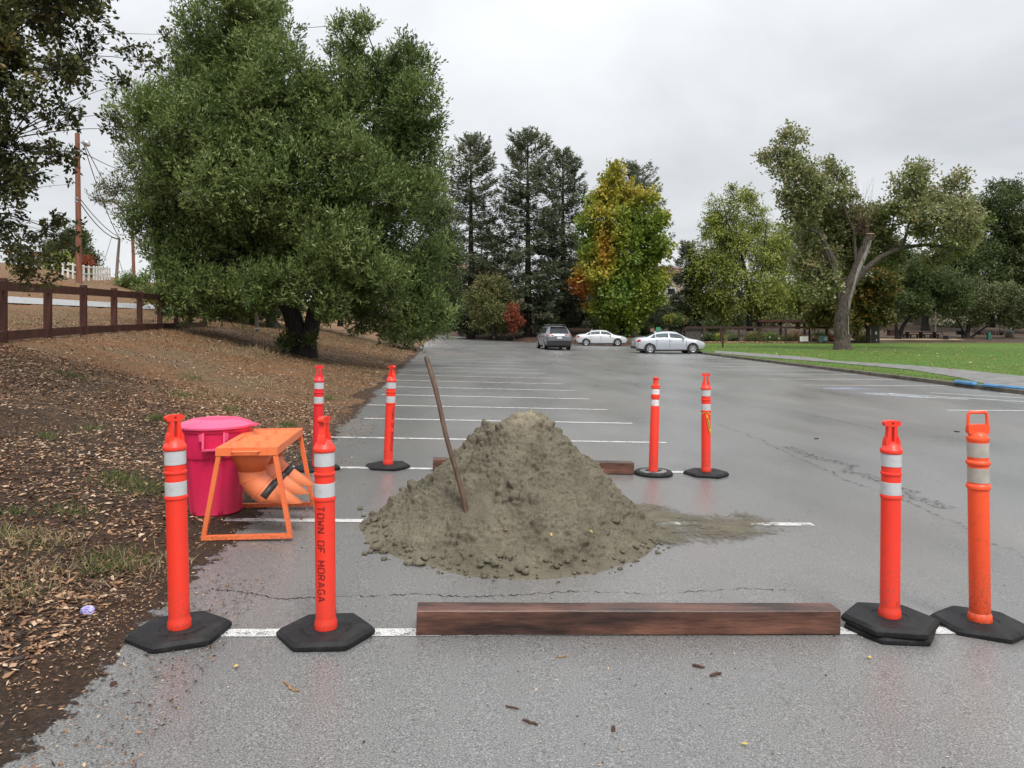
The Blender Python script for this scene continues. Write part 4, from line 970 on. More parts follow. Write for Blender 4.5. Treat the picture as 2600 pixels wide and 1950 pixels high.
# ------------------------------------------------------------------ trees
def leaf_quads(P, A, Nn, L, Wd, hue):
    S_ = unit(np.cross(A, Nn)); L = np.broadcast_to(L, (len(P),))[:, None]; Wd = np.broadcast_to(Wd, (len(P),))[:, None]
    V = np.stack([P, P + A * L * .45 + S_ * Wd / 2, P + A * L, P + A * L * .45 - S_ * Wd / 2], 1).reshape(-1, 3)
    return V, np.arange(len(P) * 4).reshape(-1, 4), np.repeat(hue, 4)
def leaf_object(name, P, A, Nn, L, Wd, hue, m, parent=None):
    V, F_, H_ = leaf_quads(P, A, Nn, L, Wd, hue)
    return link(name, np_mesh(name, V, F_, {'hue': np.clip(H_, 0, 1)}), m, parent)
def crown(lobes, ntw, lpt, tl, L, Wd, rng, shell=.5, up=.3, hang=0.0, huef=None, rough=.3, spread=.8, sub=0, stiff=.7):
    lb = np.array(lobes, float)
    if sub:
        more = []
        for q in lb:
            dd = unit(rng.normal(size=(sub, 3))); k_ = .62 + .30 * rng.rand(sub); rs = q[3:6] * (.30 + .20 * rng.rand(sub))[:, None]
            more.append(np.concatenate([q[:3] + dd * q[3:6] * k_[:, None], rs], 1))
        lb[:, 3:6] *= .86; lb = np.concatenate([lb] + more)
    w = lb[:, 3] * lb[:, 5]; w[:len(lobes)] *= .55 if sub else 1; idx = rng.choice(len(lb), ntw, p=w / w.sum()); l = lb[idx]
    d = unit(rng.normal(size=(ntw, 3))); u = shell + (1 - shell) * rng.rand(ntw) ** .6
    u = u * (1 + rough * vn(d[:, 0] * 2.2 + idx * 3.1, d[:, 1] * 2.2, d[:, 2] * 2.2, 5) + rough * .6 * vn(d[:, 0] * 5 + idx, d[:, 1] * 5, d[:, 2] * 5, 9))
    o = l[:, :3] + d * l[:, 3:6] * u[:, None]
    td = unit(d * .8 + np.array([0, 0, up]) + rng.normal(size=(ntw, 3)) * .42)
    th = rng.normal(size=ntw) * .16 + vn(o[:, 0] * .9, o[:, 1] * .9, o[:, 2] * .9, 13) * .22
    t = (np.arange(lpt) + rng.rand(ntw, lpt)) / lpt; N_ = ntw * lpt
    P = (o[:, None] - td[:, None] * tl * .35 + td[:, None] * (tl * t)[..., None]); P[..., 2] -= hang * t ** 2
    P = P.reshape(-1, 3) + rng.normal(size=(N_, 3)) * L * .35
    A = unit(np.repeat(td, lpt, 0) * stiff + rng.normal(size=(N_, 3)) * spread * .6 + np.array([0, 0, -hang * .8]))
    Nn = unit(rng.normal(size=(N_, 3)) * .6 + np.repeat(d, lpt, 0) * .5 + np.array([0, 0, .6]))
    hue = (.5 + np.repeat(th, lpt) + rng.normal(size=N_) * .13) if huef is None else huef(P, rng)
    return P, A, Nn, L * (.7 + .6 * rng.rand(N_)), Wd * (.75 + .5 * rng.rand(N_)), hue, o, td
def limb_pts(a, b_, n=7, sag=.15, rng=random):
    a, b_ = Vector(a), Vector(b_); m_ = a.lerp(b_, .5) + Vector((rng.uniform(-.1, .1), rng.uniform(-.1, .1), sag)) * (b_ - a).length
    return [a.lerp(m_, t).lerp(m_.lerp(b_, t), t) for t in np.linspace(0, 1, n)]
def twig_strips(mb, o, td, tl, w, cnt, rng, centers):
    for k in rng.choice(len(o), min(cnt, len(o)), replace=False):
        p = Vector(o[k]); d = Vector(td[k]); b_ = p + d * tl * .7; c_ = min((Vector(c) for c in centers), key=lambda c: (c - p).length); a = p.lerp(c_, .75)
        mb.tube([a, p - d * tl * .2 + Vector((0, 0, .03)), b_], [w, w * .7, w * .3], 3, cap=False)
def broadleaf(name, label, cat, base, Y, lobes, leaf, n, m, trunks, bark, group=None, lpt=9, tl=.6, seed=1, shell=.5, up=.3, hang=0., depth=.8, huef=None, twigs=0, limb_r=.05, limbs=True, rough=.3, fork=None, dscale=1.0, twig_w=.012, sub=11, stiff=.7):
    rng = np.random.RandomState(seed); prng = random.Random(seed); base = Vector(base)
    th_ = thing(name, label, cat, base, group=group); Ls = []
    for q in lobes:
        p = W(q[0], q[1], Y) - base; r = q[2] * 1.1754 * Y / FPX; dy = q[3] if len(q) > 3 else None
        if dy is None:
            p.y += prng.uniform(-1, 1) * depth * 1.2; Ls.append((p.x, p.y, p.z, r, r * dscale, r * .92))
        else: p.y += dy; Ls.append((p.x, p.y, p.z, r, r, r * .92))
    P, A, Nn, L, Wd, hue, o, td = crown(Ls, n // lpt, lpt, tl, leaf[0], leaf[1], rng, shell, up, hang, huef, rough, sub=sub, stiff=stiff)
    # carry the leaves as the crown, wood as the trunk
    leaf_object('crown', P, A, Nn, L, Wd, hue, m, th_)
    mb = MB()
    for pts, r0, r1 in trunks:
        Q = [W(*p) - base if len(p) == 3 else W(p[0], p[1], Y) - base for p in pts]; Q[0] = Q[0] if len(Q[0]) else Q[0]
        k = len(Q); fine = []
        for a, b_ in zip(Q[:-1], Q[1:]): fine += [a.lerp(b_, t) for t in np.linspace(0, 1, 5)[:-1]]
        fine.append(Q[-1]); rad = [r0 + (r1 - r0) * (i / (len(fine) - 1)) for i in range(len(fine))]
        rad[0] *= 1.35; rad[1] *= 1.12
        fine = [p + Vector((prng.uniform(-1, 1), prng.uniform(-1, 1), 0)) * rad[i] * .14 if 0 < i else p - Vector((0, 0, .15)) for i, p in enumerate(fine)]
        mb.tube(fine, rad, 12)
    tips = [W(t[0][-1][0], t[0][-1][1], Y) - base for t in trunks] + [W(t[0][len(t[0]) // 2][0], t[0][len(t[0]) // 2][1], Y) - base for t in trunks]
    if limbs:
        for l in Ls:
            c_ = Vector(l[:3]); a = min(tips, key=lambda t: (t - c_).length + (2 if t.z > c_.z else 0)); r_ = limb_r * (l[3] ** .5)
            mb.tube(limb_pts(a, c_, 7, .10, prng), [r_ * (1 - .12 * i) for i in range(7)], 6)
            for _ in range(4):
                e = c_ + Vector(unit(rng.normal(size=3))) * l[3] * .8; mb.tube(limb_pts(c_, e, 4, .05, prng), [r_ * .4, r_ * .3, r_ * .2, r_ * .08], 4)
    if twigs: twig_strips(mb, o, td, tl, twig_w, twigs, rng, [l[:3] for l in Ls])
    mb.build('trunk', bark, th_, smooth=60, fix=False)
    return th_

M['lf_bay'] = leaf_mat('bay_leaf', [(.046, .080, .020), (.102, .158, .041), (.188, .246, .076), (.310, .355, .138)], .42, .32, .28)
M['lf_oak'] = leaf_mat('live_oak_leaf', [(.034, .042, .014), (.070, .082, .025), (.125, .134, .042), (.25, .16, .055)], .45, .3, .28)
M['lf_dark'] = leaf_mat('dark_leaf', [(.028, .046, .015), (.060, .088, .027), (.105, .140, .046), (.155, .185, .066)], .5, .28, .25)
M['lf_red'] = leaf_mat('redwood_needles', [(.050, .062, .034), (.120, .145, .082), (.205, .235, .145), (.250, .225, .130)], .55, .34, .2)
M['lf_amber'] = leaf_mat('sweetgum_leaf', [(.110, .185, .026), (.185, .255, .036), (.32, .33, .046), (.50, .37, .055), (.47, .19, .042), (.38, .085, .05)], .5, .3)
M['lf_olive'] = leaf_mat('olive_leaf', [(.060, .070, .022), (.110, .120, .036), (.165, .165, .055), (.21, .19, .075)], .5, .25)
M['lf_rust'] = leaf_mat('rust_red_leaf', [(.16, .045, .022), (.27, .070, .035), (.34, .10, .05)], .5, .25)
M['lf_lime'] = leaf_mat('yellow_green_leaf', [(.100, .135, .024), (.195, .245, .042), (.300, .330, .068), (.42, .41, .11)], .5, .3)
M['lf_poplar'] = leaf_mat('poplar_leaf', [(.085, .115, .032), (.160, .195, .060), (.245, .270, .105), (.38, .36, .21), (.38, .26, .11)], .45, .32, .25)
M['lf_mix'] = leaf_mat('autumn_mixed_leaf', [(.040, .060, .014), (.085, .095, .020), (.16, .13, .025), (.26, .12, .030)], .5, .3)
M['lf_grey'] = leaf_mat('grey_green_leaf', [(.050, .068, .025), (.098, .120, .044), (.155, .175, .070), (.21, .22, .10)], .5, .2)
M['lf_straw'] = leaf_mat('dry_grass', [(.11, .075, .035), (.20, .145, .075), (.30, .225, .125), (.40, .31, .19)], .8, .2, .2)
M['lf_grass'] = leaf_mat('green_grass', [(.035, .062, .018), (.070, .105, .030), (.125, .150, .050), (.24, .22, .09)], .6, .25, .3)
M['lf_litter'] = leaf_mat('fallen_leaf_mix', [(.022, .015, .011), (.065, .036, .022), (.17, .085, .043), (.31, .165, .085), (.46, .29, .165), (.60, .46, .32)], .5, .05, .35)

SUCK = []
# the big bay laurel by the car park
tb_ = onT(*W(652, 768, 27.4).xy)
BAY = [(550, 30, 62), (468, 95, 85), (575, 110, 85), (415, 170, 85), (505, 225, 115), (622, 200, 82), (688, 235, 44), (672, 165, 28), (398, 300, 105), (345, 245, 50), (345, 400, 66), (318, 480, 48), (300, 415, 32), (440, 420, 120), (368, 555, 54), (378, 640, 38), (430, 560, 95), (525, 500, 118),
       (745, 118, 40), (800, 165, 80), (878, 150, 55), (915, 235, 50), (800, 280, 112), (880, 330, 80), (895, 425, 65), (718, 350, 105), (800, 470, 105), (700, 510, 98), (865, 550, 80), (780, 610, 80), (880, 650, 65), (938, 690, 35), (655, 590, 72), (560, 600, 80), (470, 640, 52), (765, 690, 42), (845, 700, 45), (610, 320, 100, -1.5), (560, 420, 90, -2.2), (660, 440, 80, -2.4), (760, 540, 70, -2.4), (480, 330, 80, -2), (850, 620, 50, -2), (420, 660, 38, -1), (820, 400, 70, -2.2), (745, 85, 18), (800, 82, 22), (885, 112, 22), (550, -30, 50), (755, 205, 62, -.8), (900, 285, 58, -.5), (720, 290, 60, -1), (640, 620, 42, -2.4), (560, 655, 35, -1.5), (600, 630, 42, -2.6), (700, 625, 46, -2.6), (500, 640, 46, -1.8), (740, 660, 40, -2.2)]
broadleaf('bay_laurel_tree', 'huge dense bay laurel on the slope, tallest tree, with a forked black trunk', 'tree', tb_, 27.6, BAY, (.150, .052), 390000, M['lf_bay'],
          [([(655, 768), (640, 720), (622, 660), (600, 560), (560, 420), (520, 250), (545, 90)], .42, .06), ([(660, 765), (672, 700), (700, 610), (760, 480), (800, 330), (830, 170)], .34, .05), ([(622, 660), (600, 600), (500, 560), (400, 560)], .2, .06)],
          M['bark'], sub=17, stiff=1.0, lpt=15, tl=.50, seed=3, shell=.68, up=.75, depth=1.3, twigs=2500, limb_r=.06, rough=.34)
# suckers at the foot of the trunk
for k_s, (lab_s, xs_, ys_, rs_) in enumerate((('dark leafy suckers at the left foot of the laurel trunk', 612, 738, 17), ('small leafy suckers at the right foot of the laurel trunk', 672, 736, 8))): SUCK.append((lab_s, xs_, ys_, rs_, k_s))
# trees behind it
broadleaf('bay_laurel_tree', 'dark bay tree just right of and behind the big laurel, over the road edge', 'tree', onT(*W(905, 728, 46).xy), 46, [(945, 480, 38), (950, 540, 45), (930, 600, 55), (945, 650, 42), (920, 440, 40), (885, 690, 45), (900, 715, 28), (860, 722, 26), (920, 705, 20), (985, 560, 14), (880, 600, 60)], (.22, .065), 42000, M['lf_dark'],
          [([(905, 728), (915, 640), (935, 520)], .22, .05)], M['bark'], group='trees behind the big laurel', lpt=9, tl=.8, seed=5, shell=.5, depth=1.5)
broadleaf('oak_tree', 'sparse oak showing at the left flank of the big laurel near the wires', 'tree', onT(*W(330, 690, 38).xy), 38, [(262, 345, 34), (300, 360, 40), (238, 402, 26), (222, 440, 18), (285, 420, 42), (255, 455, 22), (330, 300, 34), (330, 440, 50), (345, 520, 50)], (.17, .055), 5200, M['lf_oak'],
          [([(345, 690), (345, 560), (320, 450), (290, 390)], .2, .05)], M['bark'], group='trees behind the big laurel', lpt=8, tl=.6, seed=6, shell=.3, depth=1.0, twigs=500)
for k, (xd, yb, Y, xt, lab) in enumerate(((588, 705, 40, 575, 'thick dark trunked tree just left of the laurel fork'), (545, 708, 43, 540, 'slim dark trunked tree behind the marker stake'), (470, 705, 46, 480, 'slim tree at the far left of the shaded stand'), (735, 700, 48, 740, 'tree standing in the shade right of the laurel fork'))):
    broadleaf('shaded_tree', lab, 'tree', onT(*W(xd, yb, Y).xy), Y, [(xt, 560, 80), (xt + 30, 610, 60), (xt - 35, 615, 55), (xt, 480, 80), (xt + 10, 655, 36), (xt - 25, 668, 30), (xt + 40, 672, 26)], (.24, .08), 20000, M['lf_dark'],
              [([(xd, yb), (xt, 640), (xt, 520)], .24 if k == 0 else .15, .06)], M['bark'], group='trees behind the big laurel', lpt=8, tl=.9, seed=20 + k, shell=.3, depth=1.5)
# overhanging live oak at the left edge; its trunk stands outside the picture
OAK = [(40, 30, 105), (160, 30, 85), (250, 32, 62), (308, 30, 22), (70, 150, 95), (175, 120, 68), (235, 85, 42), (205, 195, 50), (238, 240, 16), (245, 170, 22), (100, 245, 80), (168, 255, 46), (205, 262, 28), (40, 330, 62), (95, 315, 38), (20, 420, 75), (85, 405, 48), (130, 402, 26), (148, 398, 12), (55, 495, 50), (100, 480, 20), (20, 560, 46), (75, 555, 28), (45, 600, 22), (-80, 90, 140), (-90, 280, 130), (-80, 450, 110), (10, -70, 110), (140, -60, 100), (250, -40, 55), (100, 175, 60, -1.2), (30, 230, 70, -1.2), (60, 80, 80, -1.3)]
ob_ = onT(-10.2, 11.5)
broadleaf('live_oak_tree', 'live oak overhanging the brown fence from the left edge of the view', 'tree', ob_, 11.0, OAK, (.074, .044), 33000, M['lf_oak'],
          [([(-330, 690, 11.5), (-310, 560, 11.4), (-260, 430, 11.2), (-160, 300, 11.0), (-60, 150, 11.0)], .30, .09), ([(-310, 560, 11.4), (-180, 480, 11.0), (-60, 450, 11.0)], .14, .04), ([(-260, 430, 11.2), (-120, 350, 11.0), (20, 300, 11.0)], .13, .03)],
          M['bark'], sub=8, lpt=14, tl=.20, seed=9, shell=.3, up=.0, depth=.9, twigs=2600, limb_r=.024, rough=.4, twig_w=.0055)

# redwoods
def conifer(label, xd, ybase, ytop, Y, halfd, seed, name='redwood_tree', n=34000, low=.06, group='row of redwoods behind the cars', dens=1.0, m=None):
    rng = np.random.RandomState(seed); base = onT(*W(xd, ybase, Y).xy); tip = W(xd, ytop, Y) - base; Ht = tip.z; hw = halfd * 1.22 * 1.1754 * Y / FPX
    th_ = thing(name, label, 'tree', base, group=group); mb = MB()
    mb.tube([(0, 0, -.3), (0, 0, .4), (.03, 0, Ht * .3), (0, .03, Ht * .65), tuple(tip)], [Ht * .030, Ht * .022, Ht * .016, Ht * .009, .02], 12)
    nb = int(230 * dens); P, A, Nn, Hh_ = [], [], [], []; per = n // nb
    for k in range(nb):
        f = (k + rng.rand()) / nb; f = low + (1 - low) * f; z = Ht * f; az = rng.uniform(0, 2 * math.pi)
        prf = np.interp(f, [0, .12, .3, .5, .7, .85, .95, 1.0], [.85, 1.0, 1.0, .95, .80, .66, .46, .08]); ln = hw * prf * (rng.uniform(.80, 1.06) if rng.rand() < .8 else rng.uniform(.5, .8))
        rise = np.interp(f, [0, .4, .75, 1], [-.28, -.12, .25, .8])
        d = np.array([math.cos(az), math.sin(az), rise]); tt = np.linspace(0, 1, 6)
        pth = np.array([0, 0, z]) + d[None] * ln * tt[:, None] + np.array([0, 0, 1.0]) * (-.10 * ln * np.sin(tt * math.pi) + .12 * ln * tt ** 2)[:, None]
        mb.tube([tuple(q) for q in pth], [.030 * (1 - t) * (ln / 3) ** .5 + .008 for t in tt], 4, cap=False)
        c_ = max(8, int(per * (ln / hw + .18))); t = .10 + .90 * rng.rand(c_) ** .62
        p = np.stack([np.interp(t, tt, pth[:, j]) for j in range(3)], 1); side = np.array([-math.sin(az), math.cos(az), 0])
        wid = ln * .30 * np.sin(np.clip(t * 1.05, 0, 1) * math.pi) ** .7 * (1 - .5 * t)
        s_ = rng.uniform(-1, 1, c_); p = p + side * (s_ * wid)[:, None] + np.array([0, 0, 1]) * (rng.normal(size=c_) * .12 - .12 * np.abs(s_))[:, None]
        P.append(p); A.append(unit(side * np.sign(s_)[:, None] * .9 + d * .6 + rng.normal(size=(c_, 3)) * .35)); Nn.append(unit(np.array([0, 0, 1.0]) + rng.normal(size=(c_, 3)) * .5))
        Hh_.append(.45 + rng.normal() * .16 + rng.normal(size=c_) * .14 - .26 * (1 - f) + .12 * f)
    P, A, Nn, Hh_ = map(np.concatenate, (P, A, Nn, Hh_)); k = rng.rand(len(P))
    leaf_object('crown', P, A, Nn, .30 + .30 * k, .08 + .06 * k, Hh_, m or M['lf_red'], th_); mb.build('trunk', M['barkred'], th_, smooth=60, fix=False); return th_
conifer('tall thin-topped redwood nearest the big laurel, leftmost of the row', 1017, 728, 300, 83, 66, 1)
conifer('tallest redwood in the row, between two slimmer ones', 1140, 733, 292, 80, 70, 2, n=38000)
conifer('narrow redwood between the tallest redwood and the golden sweetgum', 1216, 727, 327, 84, 56, 3, n=29000)
conifer('dark redwood mostly hidden behind the golden sweetgum', 1378, 722, 362, 97, 66, 4, n=34000)
conifer('small dark redwood standing alone left of the yellow-green trees', 1482, 718, 527, 88, 32, 5, n=11000, dens=.6)
conifer('short dark redwood under the tall row behind the silver sedan', 1075, 725, 520, 92, 62, 6, n=16000, dens=.7)
conifer('short dark redwood filling the gap behind the grey SUV', 1255, 722, 530, 92, 55, 7, n=16000, dens=.7)

# liquidambar and small trees in front of the row
def amber_hue(P, rng):
    z = P[:, 2]; h_ = .16 + .22 * sstep(5, 14, z) + .26 * vn(P[:, 0] * .5 + 3, P[:, 1] * .3, z * .42, 19) + .42 * np.exp(-(((P[:, 0] + 1.9) / 1.1) ** 2 + ((z - 7.2) / 2.6) ** 2)) + .50 * sstep(-2.0, -4.2, P[:, 0]) * sstep(1.5, 3.5, z) * sstep(8, 5.0, z) + .22 * sstep(3.2, 5.4, P[:, 0])
    return h_ + rng.normal(size=len(P)) * .07
AMB = [(1330, 372, 16), (1322, 412, 32), (1290, 440, 22), (1362, 438, 36), (1308, 485, 50), (1378, 495, 48), (1418, 478, 22), (1340, 555, 66), (1272, 598, 30), (1400, 572, 38), (1256, 618, 20), (1330, 625, 62), (1388, 640, 42), (1345, 685, 42), (1292, 556, 38), (1430, 455, 9), (1425, 540, 24), (1400, 430, 18), (1300, 660, 30), (1275, 530, 20), (1420, 610, 24), (1250, 500, 8)]
broadleaf('sweetgum_tree', 'conical autumn sweetgum turning green to gold and red behind the sedans', 'tree', onT(*W(1342, 724, 77).xy), 77, AMB, (.34, .24), 42000, M['lf_amber'], [([(1342, 724), (1340, 640), (1335, 500), (1330, 385)], .28, .05)], M['barkred'], lpt=7, tl=1.0, seed=31, shell=.35, up=.55, depth=1.0, huef=amber_hue, rough=.4)
broadleaf('olive_green_tree', 'rounded olive-green tree in front of the redwoods, left of the SUV', 'tree', onT(*W(1068, 728, 77).xy), 77, [(1060, 620, 30), (1040, 655, 34), (1085, 650, 36), (1065, 690, 40), (1035, 695, 22), (1098, 695, 24), (1075, 612, 18)], (.26, .10), 17000, M['lf_olive'], [([(1068, 728), (1066, 680), (1062, 630)], .2, .05)], M['bark'], lpt=8, tl=.8, seed=33, shell=.4, depth=1.0)
broadleaf('red_leaved_sapling', 'small rust-red sapling beside the olive-green tree', 'tree', onT(*W(1110, 734, 75).xy), 75, [(1110, 665, 12), (1106, 685, 16), (1116, 692, 14), (1108, 708, 12)], (.17, .09), 3600, M['lf_rust'], [([(1110, 734), (1110, 700), (1110, 668)], .05, .02)], M['bark'], lpt=6, tl=.4, seed=34, shell=.2, depth=.3)
# right hand trees
LIME1 = [(1560, 448, 38), (1528, 495, 32), (1600, 430, 24), (1645, 470, 40), (1615, 540, 62), (1550, 565, 62), (1530, 625, 42), (1600, 625, 64), (1675, 600, 50), (1650, 655, 38), (1560, 665, 36), (1512, 655, 26), (1690, 540, 42), (1580, 500, 40), (1575, 410, 10)]
broadleaf('yellow_green_tree', 'loose yellow-green tree with arching branches behind the garden fence', 'tree', onT(*W(1622, 712, 86).xy), 86, LIME1, (.30, .125), 50000, M['lf_lime'], [([(1620, 712), (1618, 640), (1605, 560), (1570, 480)], .30, .06), ([(1640, 712), (1636, 650), (1650, 560), (1655, 480)], .24, .05)], M['bark'], lpt=9, tl=1.1, seed=41, shell=.3, up=.1, hang=.45, depth=1.8, twigs=700, limb_r=.055, twig_w=.02)
broadleaf('yellow_green_tree', 'yellow-green tree filling in left of the poplar trunk', 'tree', onT(*W(1722, 708, 92).xy), 92, [(1720, 590, 55), (1745, 640, 45), (1690, 650, 42), (1770, 560, 45), (1760, 500, 40), (1715, 520, 45), (1780, 640, 40), (1735, 470, 26)], (.30, .125), 36000, M['lf_lime'], [([(1722, 708), (1735, 640), (1745, 540)], .22, .06)], M['bark'], lpt=9, tl=1.1, seed=42, shell=.3, hang=.4, depth=1.6, limb_r=.055)
broadleaf('autumn_tree', 'round tree turning orange behind the poplar trunk', 'tree', onT(*W(1850, 722, 73).xy), 73, [(1900, 610, 34), (1872, 650, 40), (1790, 650, 38), (1830, 615, 36), (1918, 645, 20), (1765, 682, 24), (1900, 680, 26), (1840, 680, 34), (1800, 690, 22), (1895, 575, 18)], (.28, .18), 22000, M['lf_mix'], [([(1850, 722), (1848, 680), (1846, 620)], .2, .06)], M['bark'], lpt=7, tl=.8, seed=43, shell=.3, depth=1.0)
broadleaf('dark_live_oak', 'low dark oak with splayed trunks over the picnic table', 'tree', onT(*W(1940, 737, 79).xy), 79, [(1960, 618, 42), (2000, 640, 44), (1935, 605, 30), (2042, 612, 42), (1990, 590, 38), (1930, 650, 24), (2045, 650, 28), (1968, 662, 26)], (.24, .10), 34000, M['lf_dark'], [([(1940, 737), (1950, 705), (1985, 660), (2010, 620)], .26, .06), ([(1938, 736), (1935, 700), (1920, 672), (1925, 640)], .2, .06)], M['bark'], lpt=8, tl=.7, seed=44, shell=.35, depth=1.2)
broadleaf('tall_green_tree', 'tall deep green tree behind the poplar on its right', 'tree', onT(*W(2140, 705, 96).xy), 96, [(2150, 440, 50), (2178, 425, 38), (2196, 510, 62), (2130, 530, 58), (2100, 595, 58), (2205, 600, 58), (2060, 590, 44), (2180, 655, 48), (2070, 540, 40), (2125, 470, 44), (2140, 640, 50)], (.36, .15), 52000, M['lf_dark'], [([(2140, 705), (2140, 620), (2150, 500)], .4, .08)], M['bark'], group='tall green trees at the right edge', lpt=9, tl=1.1, seed=45, shell=.35, depth=1.8)
broadleaf('tall_green_tree', 'tall green tree cut by the right edge of the view', 'tree', onT(*W(2260, 705, 93).xy), 93, [(2235, 470, 46), (2260, 520, 70), (2225, 560, 50), (2240, 640, 60), (2300, 600, 70), (2215, 500, 26)], (.36, .15), 36000, M['lf_grey'], [([(2260, 705), (2260, 620), (2255, 500)], .35, .08)], M['bark'], group='tall green trees at the right edge', lpt=9, tl=1.1, seed=46, shell=.35, depth=1.6)
broadleaf('brushy_oak', 'grey-green oak with low tangled limbs beside the second picnic table', 'tree', onT(*W(2088, 734, 82).xy), 82, [(2080, 640, 38), (2130, 655, 36), (2055, 665, 24), (2190, 672, 34), (2105, 680, 24), (2160, 640, 30), (2215, 655, 26)], (.24, .10), 34000, M['lf_grey'], [([(2088, 734), (2092, 705), (2110, 680)], .30, .08), ([(2090, 733), (2075, 705), (2060, 680)], .14, .05), ([(2092, 732), (2130, 706), (2150, 680)], .13, .05)], M['bark'], lpt=8, tl=.8, seed=47, shell=.3, depth=1.2)
broadleaf('thick_trunked_tree', 'stout trunked tree in the shade behind the picnic tables', 'tree', onT(*W(2000, 716, 98).xy), 98, [(2000, 610, 48), (2050, 590, 44), (1955, 590, 44), (2020, 640, 34), (1940, 545, 36)], (.34, .14), 24000, M['lf_dark'], [([(2000, 718), (1998, 670), (2000, 610)], .5, .2)], M['bark'], lpt=8, tl=1.0, seed=48, shell=.35, depth=1.5)

# the poplar with its torn trunk
pb_ = onT(*W(1822, 761, 55.5).xy)
POP = [(1702, 305, 26), (1690, 345, 38), (1716, 388, 40), (1668, 335, 18), (1736, 428, 38), (1705, 430, 30), (1785, 440, 34), (1722, 470, 32), (1806, 345, 20), (1812, 380, 26), (1800, 420, 28), (1845, 425, 20), (1830, 490, 50, 2.6), (1790, 560, 50, 1.8), (1775, 605, 40, .6), (1765, 515, 36, 1.2), (1895, 490, 42, 2.4), (1880, 550, 36, 2.4), (1985, 365, 24), (1958, 405, 34), (2008, 425, 46), (2060, 395, 26), (2092, 425, 28), (2098, 470, 38), (2040, 485, 54), (1972, 475, 50), (2092, 520, 34, 1.5), (2050, 550, 32, 2.2), (1950, 560, 30, 2), (1925, 450, 26), (1815, 600, 24, 2.2), (1862, 500, 38, 2.6), (1838, 455, 28, 2.2), (1902, 460, 32, 2.4), (1872, 575, 32, 2.8), (1908, 498, 38, 1.6), (1922, 472, 36, 1.2), (1882, 476, 34, 2), (1888, 532, 38, 2.2), (1930, 520, 36, 2.2), (1750, 560, 26), (1800, 640, 20, 1.6)]
pt_ = broadleaf('poplar_tree', 'broad poplar with a torn pale-streaked trunk and a sawn-off limb on the lawn', 'tree', pb_, 55.5, POP, (.21, .16), 60000, M['lf_poplar'],
          [([(1822, 761), (1819, 720), (1816, 690), (1824, 645), (1842, 605), (1856, 565), (1874, 520), (1876, 507)], .58, .30), ([(1832, 630), (1862, 588), (1900, 556), (1950, 534), (2010, 528), (2075, 538)], .26, .08), ([(2010, 529), (2050, 500), (2090, 450)], .12, .04), ([(1950, 534), (1965, 480), (1985, 400)], .11, .03),
           ([(1822, 690), (1812, 640), (1800, 580), (1772, 510)], .24, .07), ([(1800, 560), (1770, 505), (1738, 490), (1715, 470), (1704, 400), (1700, 330)], .17, .03), ([(1850, 590), (1845, 500), (1815, 430), (1806, 350)], .13, .03)],
          M['barkgrey'], lpt=8, tl=.9, seed=51, shell=.22, up=.45, depth=1.6, twigs=1500, limb_r=.05, rough=.4, twig_w=.016)
mb = MB()     # sawn face
p_ = W(1877, 505, 55.5) - pb_; mb.lathe([(.02, .03), (.36, .01), (.37, -.06)], 20, c=tuple(p_)); mb.build('sawn_end', M['cutwood'], pt_, smooth=30)
mb = MB(); fr, bk = [], []     # torn strip of bare wood down the right flank, wrapped over the trunk surface
cl = [((1876, 520), .33, -.30), ((1866, 548), .35, -.28), ((1850, 582), .38, -.22), ((1838, 618), .43, -.10), ((1830, 650), .46, .02), ((1829, 680), .46, .18), ((1827, 705), .47, .16), ((1827, 722), .48, .26)]
rows = []
for i, (q, r_, off) in enumerate(cl):
    wdt = (.13, .15, .13, .11, .11, .10, .06, .02)[i]; ctr = (W(q[0], q[1], 55.5) - pb_); row = []
    cx = {0: 1874, 1: 1864, 2: 1850, 3: 1836, 4: 1824, 5: 1817, 6: 1817, 7: 1819}[i]; ax_ = W(cx, q[1], 55.5) - pb_
    for t in np.linspace(-1, 1, 7):
        xx = max(-.98, min(.98, (ctr.x - ax_.x + t * wdt + .03 * math.sin(i * 2.3 + t * 5)) / (r_ * 1.12))); a = math.acos(xx)
        row.append((ax_.x + r_ * 1.12 * math.cos(a), ax_.y - r_ * 1.12 * math.sin(a) - .015, ctr.z))
    rows.append(row)
mb.grid(rows); mb.build('torn_wood', M['barewood'], pt_, smooth=0)
# dry sprout cluster by the stump top
mb = MB(); prng = random.Random(4)
for k in range(60):
    a = W(1862 + prng.uniform(-12, 8), 500 + prng.uniform(-8, 8), 55.3) - pb_; e = W(1862 + prng.gauss(0, 26), 455 + prng.uniform(-75, 60), 55.0 + prng.uniform(-1, 1)) - pb_
    mb.tube(limb_pts(a, e, 4, .05, prng), [.016, .012, .008, .004], 3, cap=False)
mb.build('dry_sprouts', M['twig'], pt_, fix=False)

# far left of the hill: trees beyond the white fence
def hilltree(label, lobes, Y, leaf, n, m, tr, seed, name='hilltop_tree'):
    b_ = onT(*W(tr[0], tr[1], Y).xy); broadleaf(name, label, 'tree', b_, Y, lobes, leaf, n, m, [([tr, (tr[0], tr[1] - 40)], .12, .05)], M['bark'], group='trees on the hilltop', lpt=6, tl=.9, seed=seed, shell=.25, depth=1.0)
hilltree('dark conical tree on the hilltop behind the reddish pole', [(168, 560, 26), (172, 530, 18), (182, 580, 22), (150, 575, 16), (176, 505, 10), (196, 555, 12)], 70, (.32, .11), 7000, M['lf_dark'], (172, 615), 61)
hilltree('yellowing shrub on the hilltop by the white fence', [(125, 570, 14), (140, 562, 12), (150, 575, 10), (108, 575, 10), (195, 590, 9)], 66, (.22, .09), 2600, M['lf_lime'], (130, 590), 62, 'hilltop_shrub')
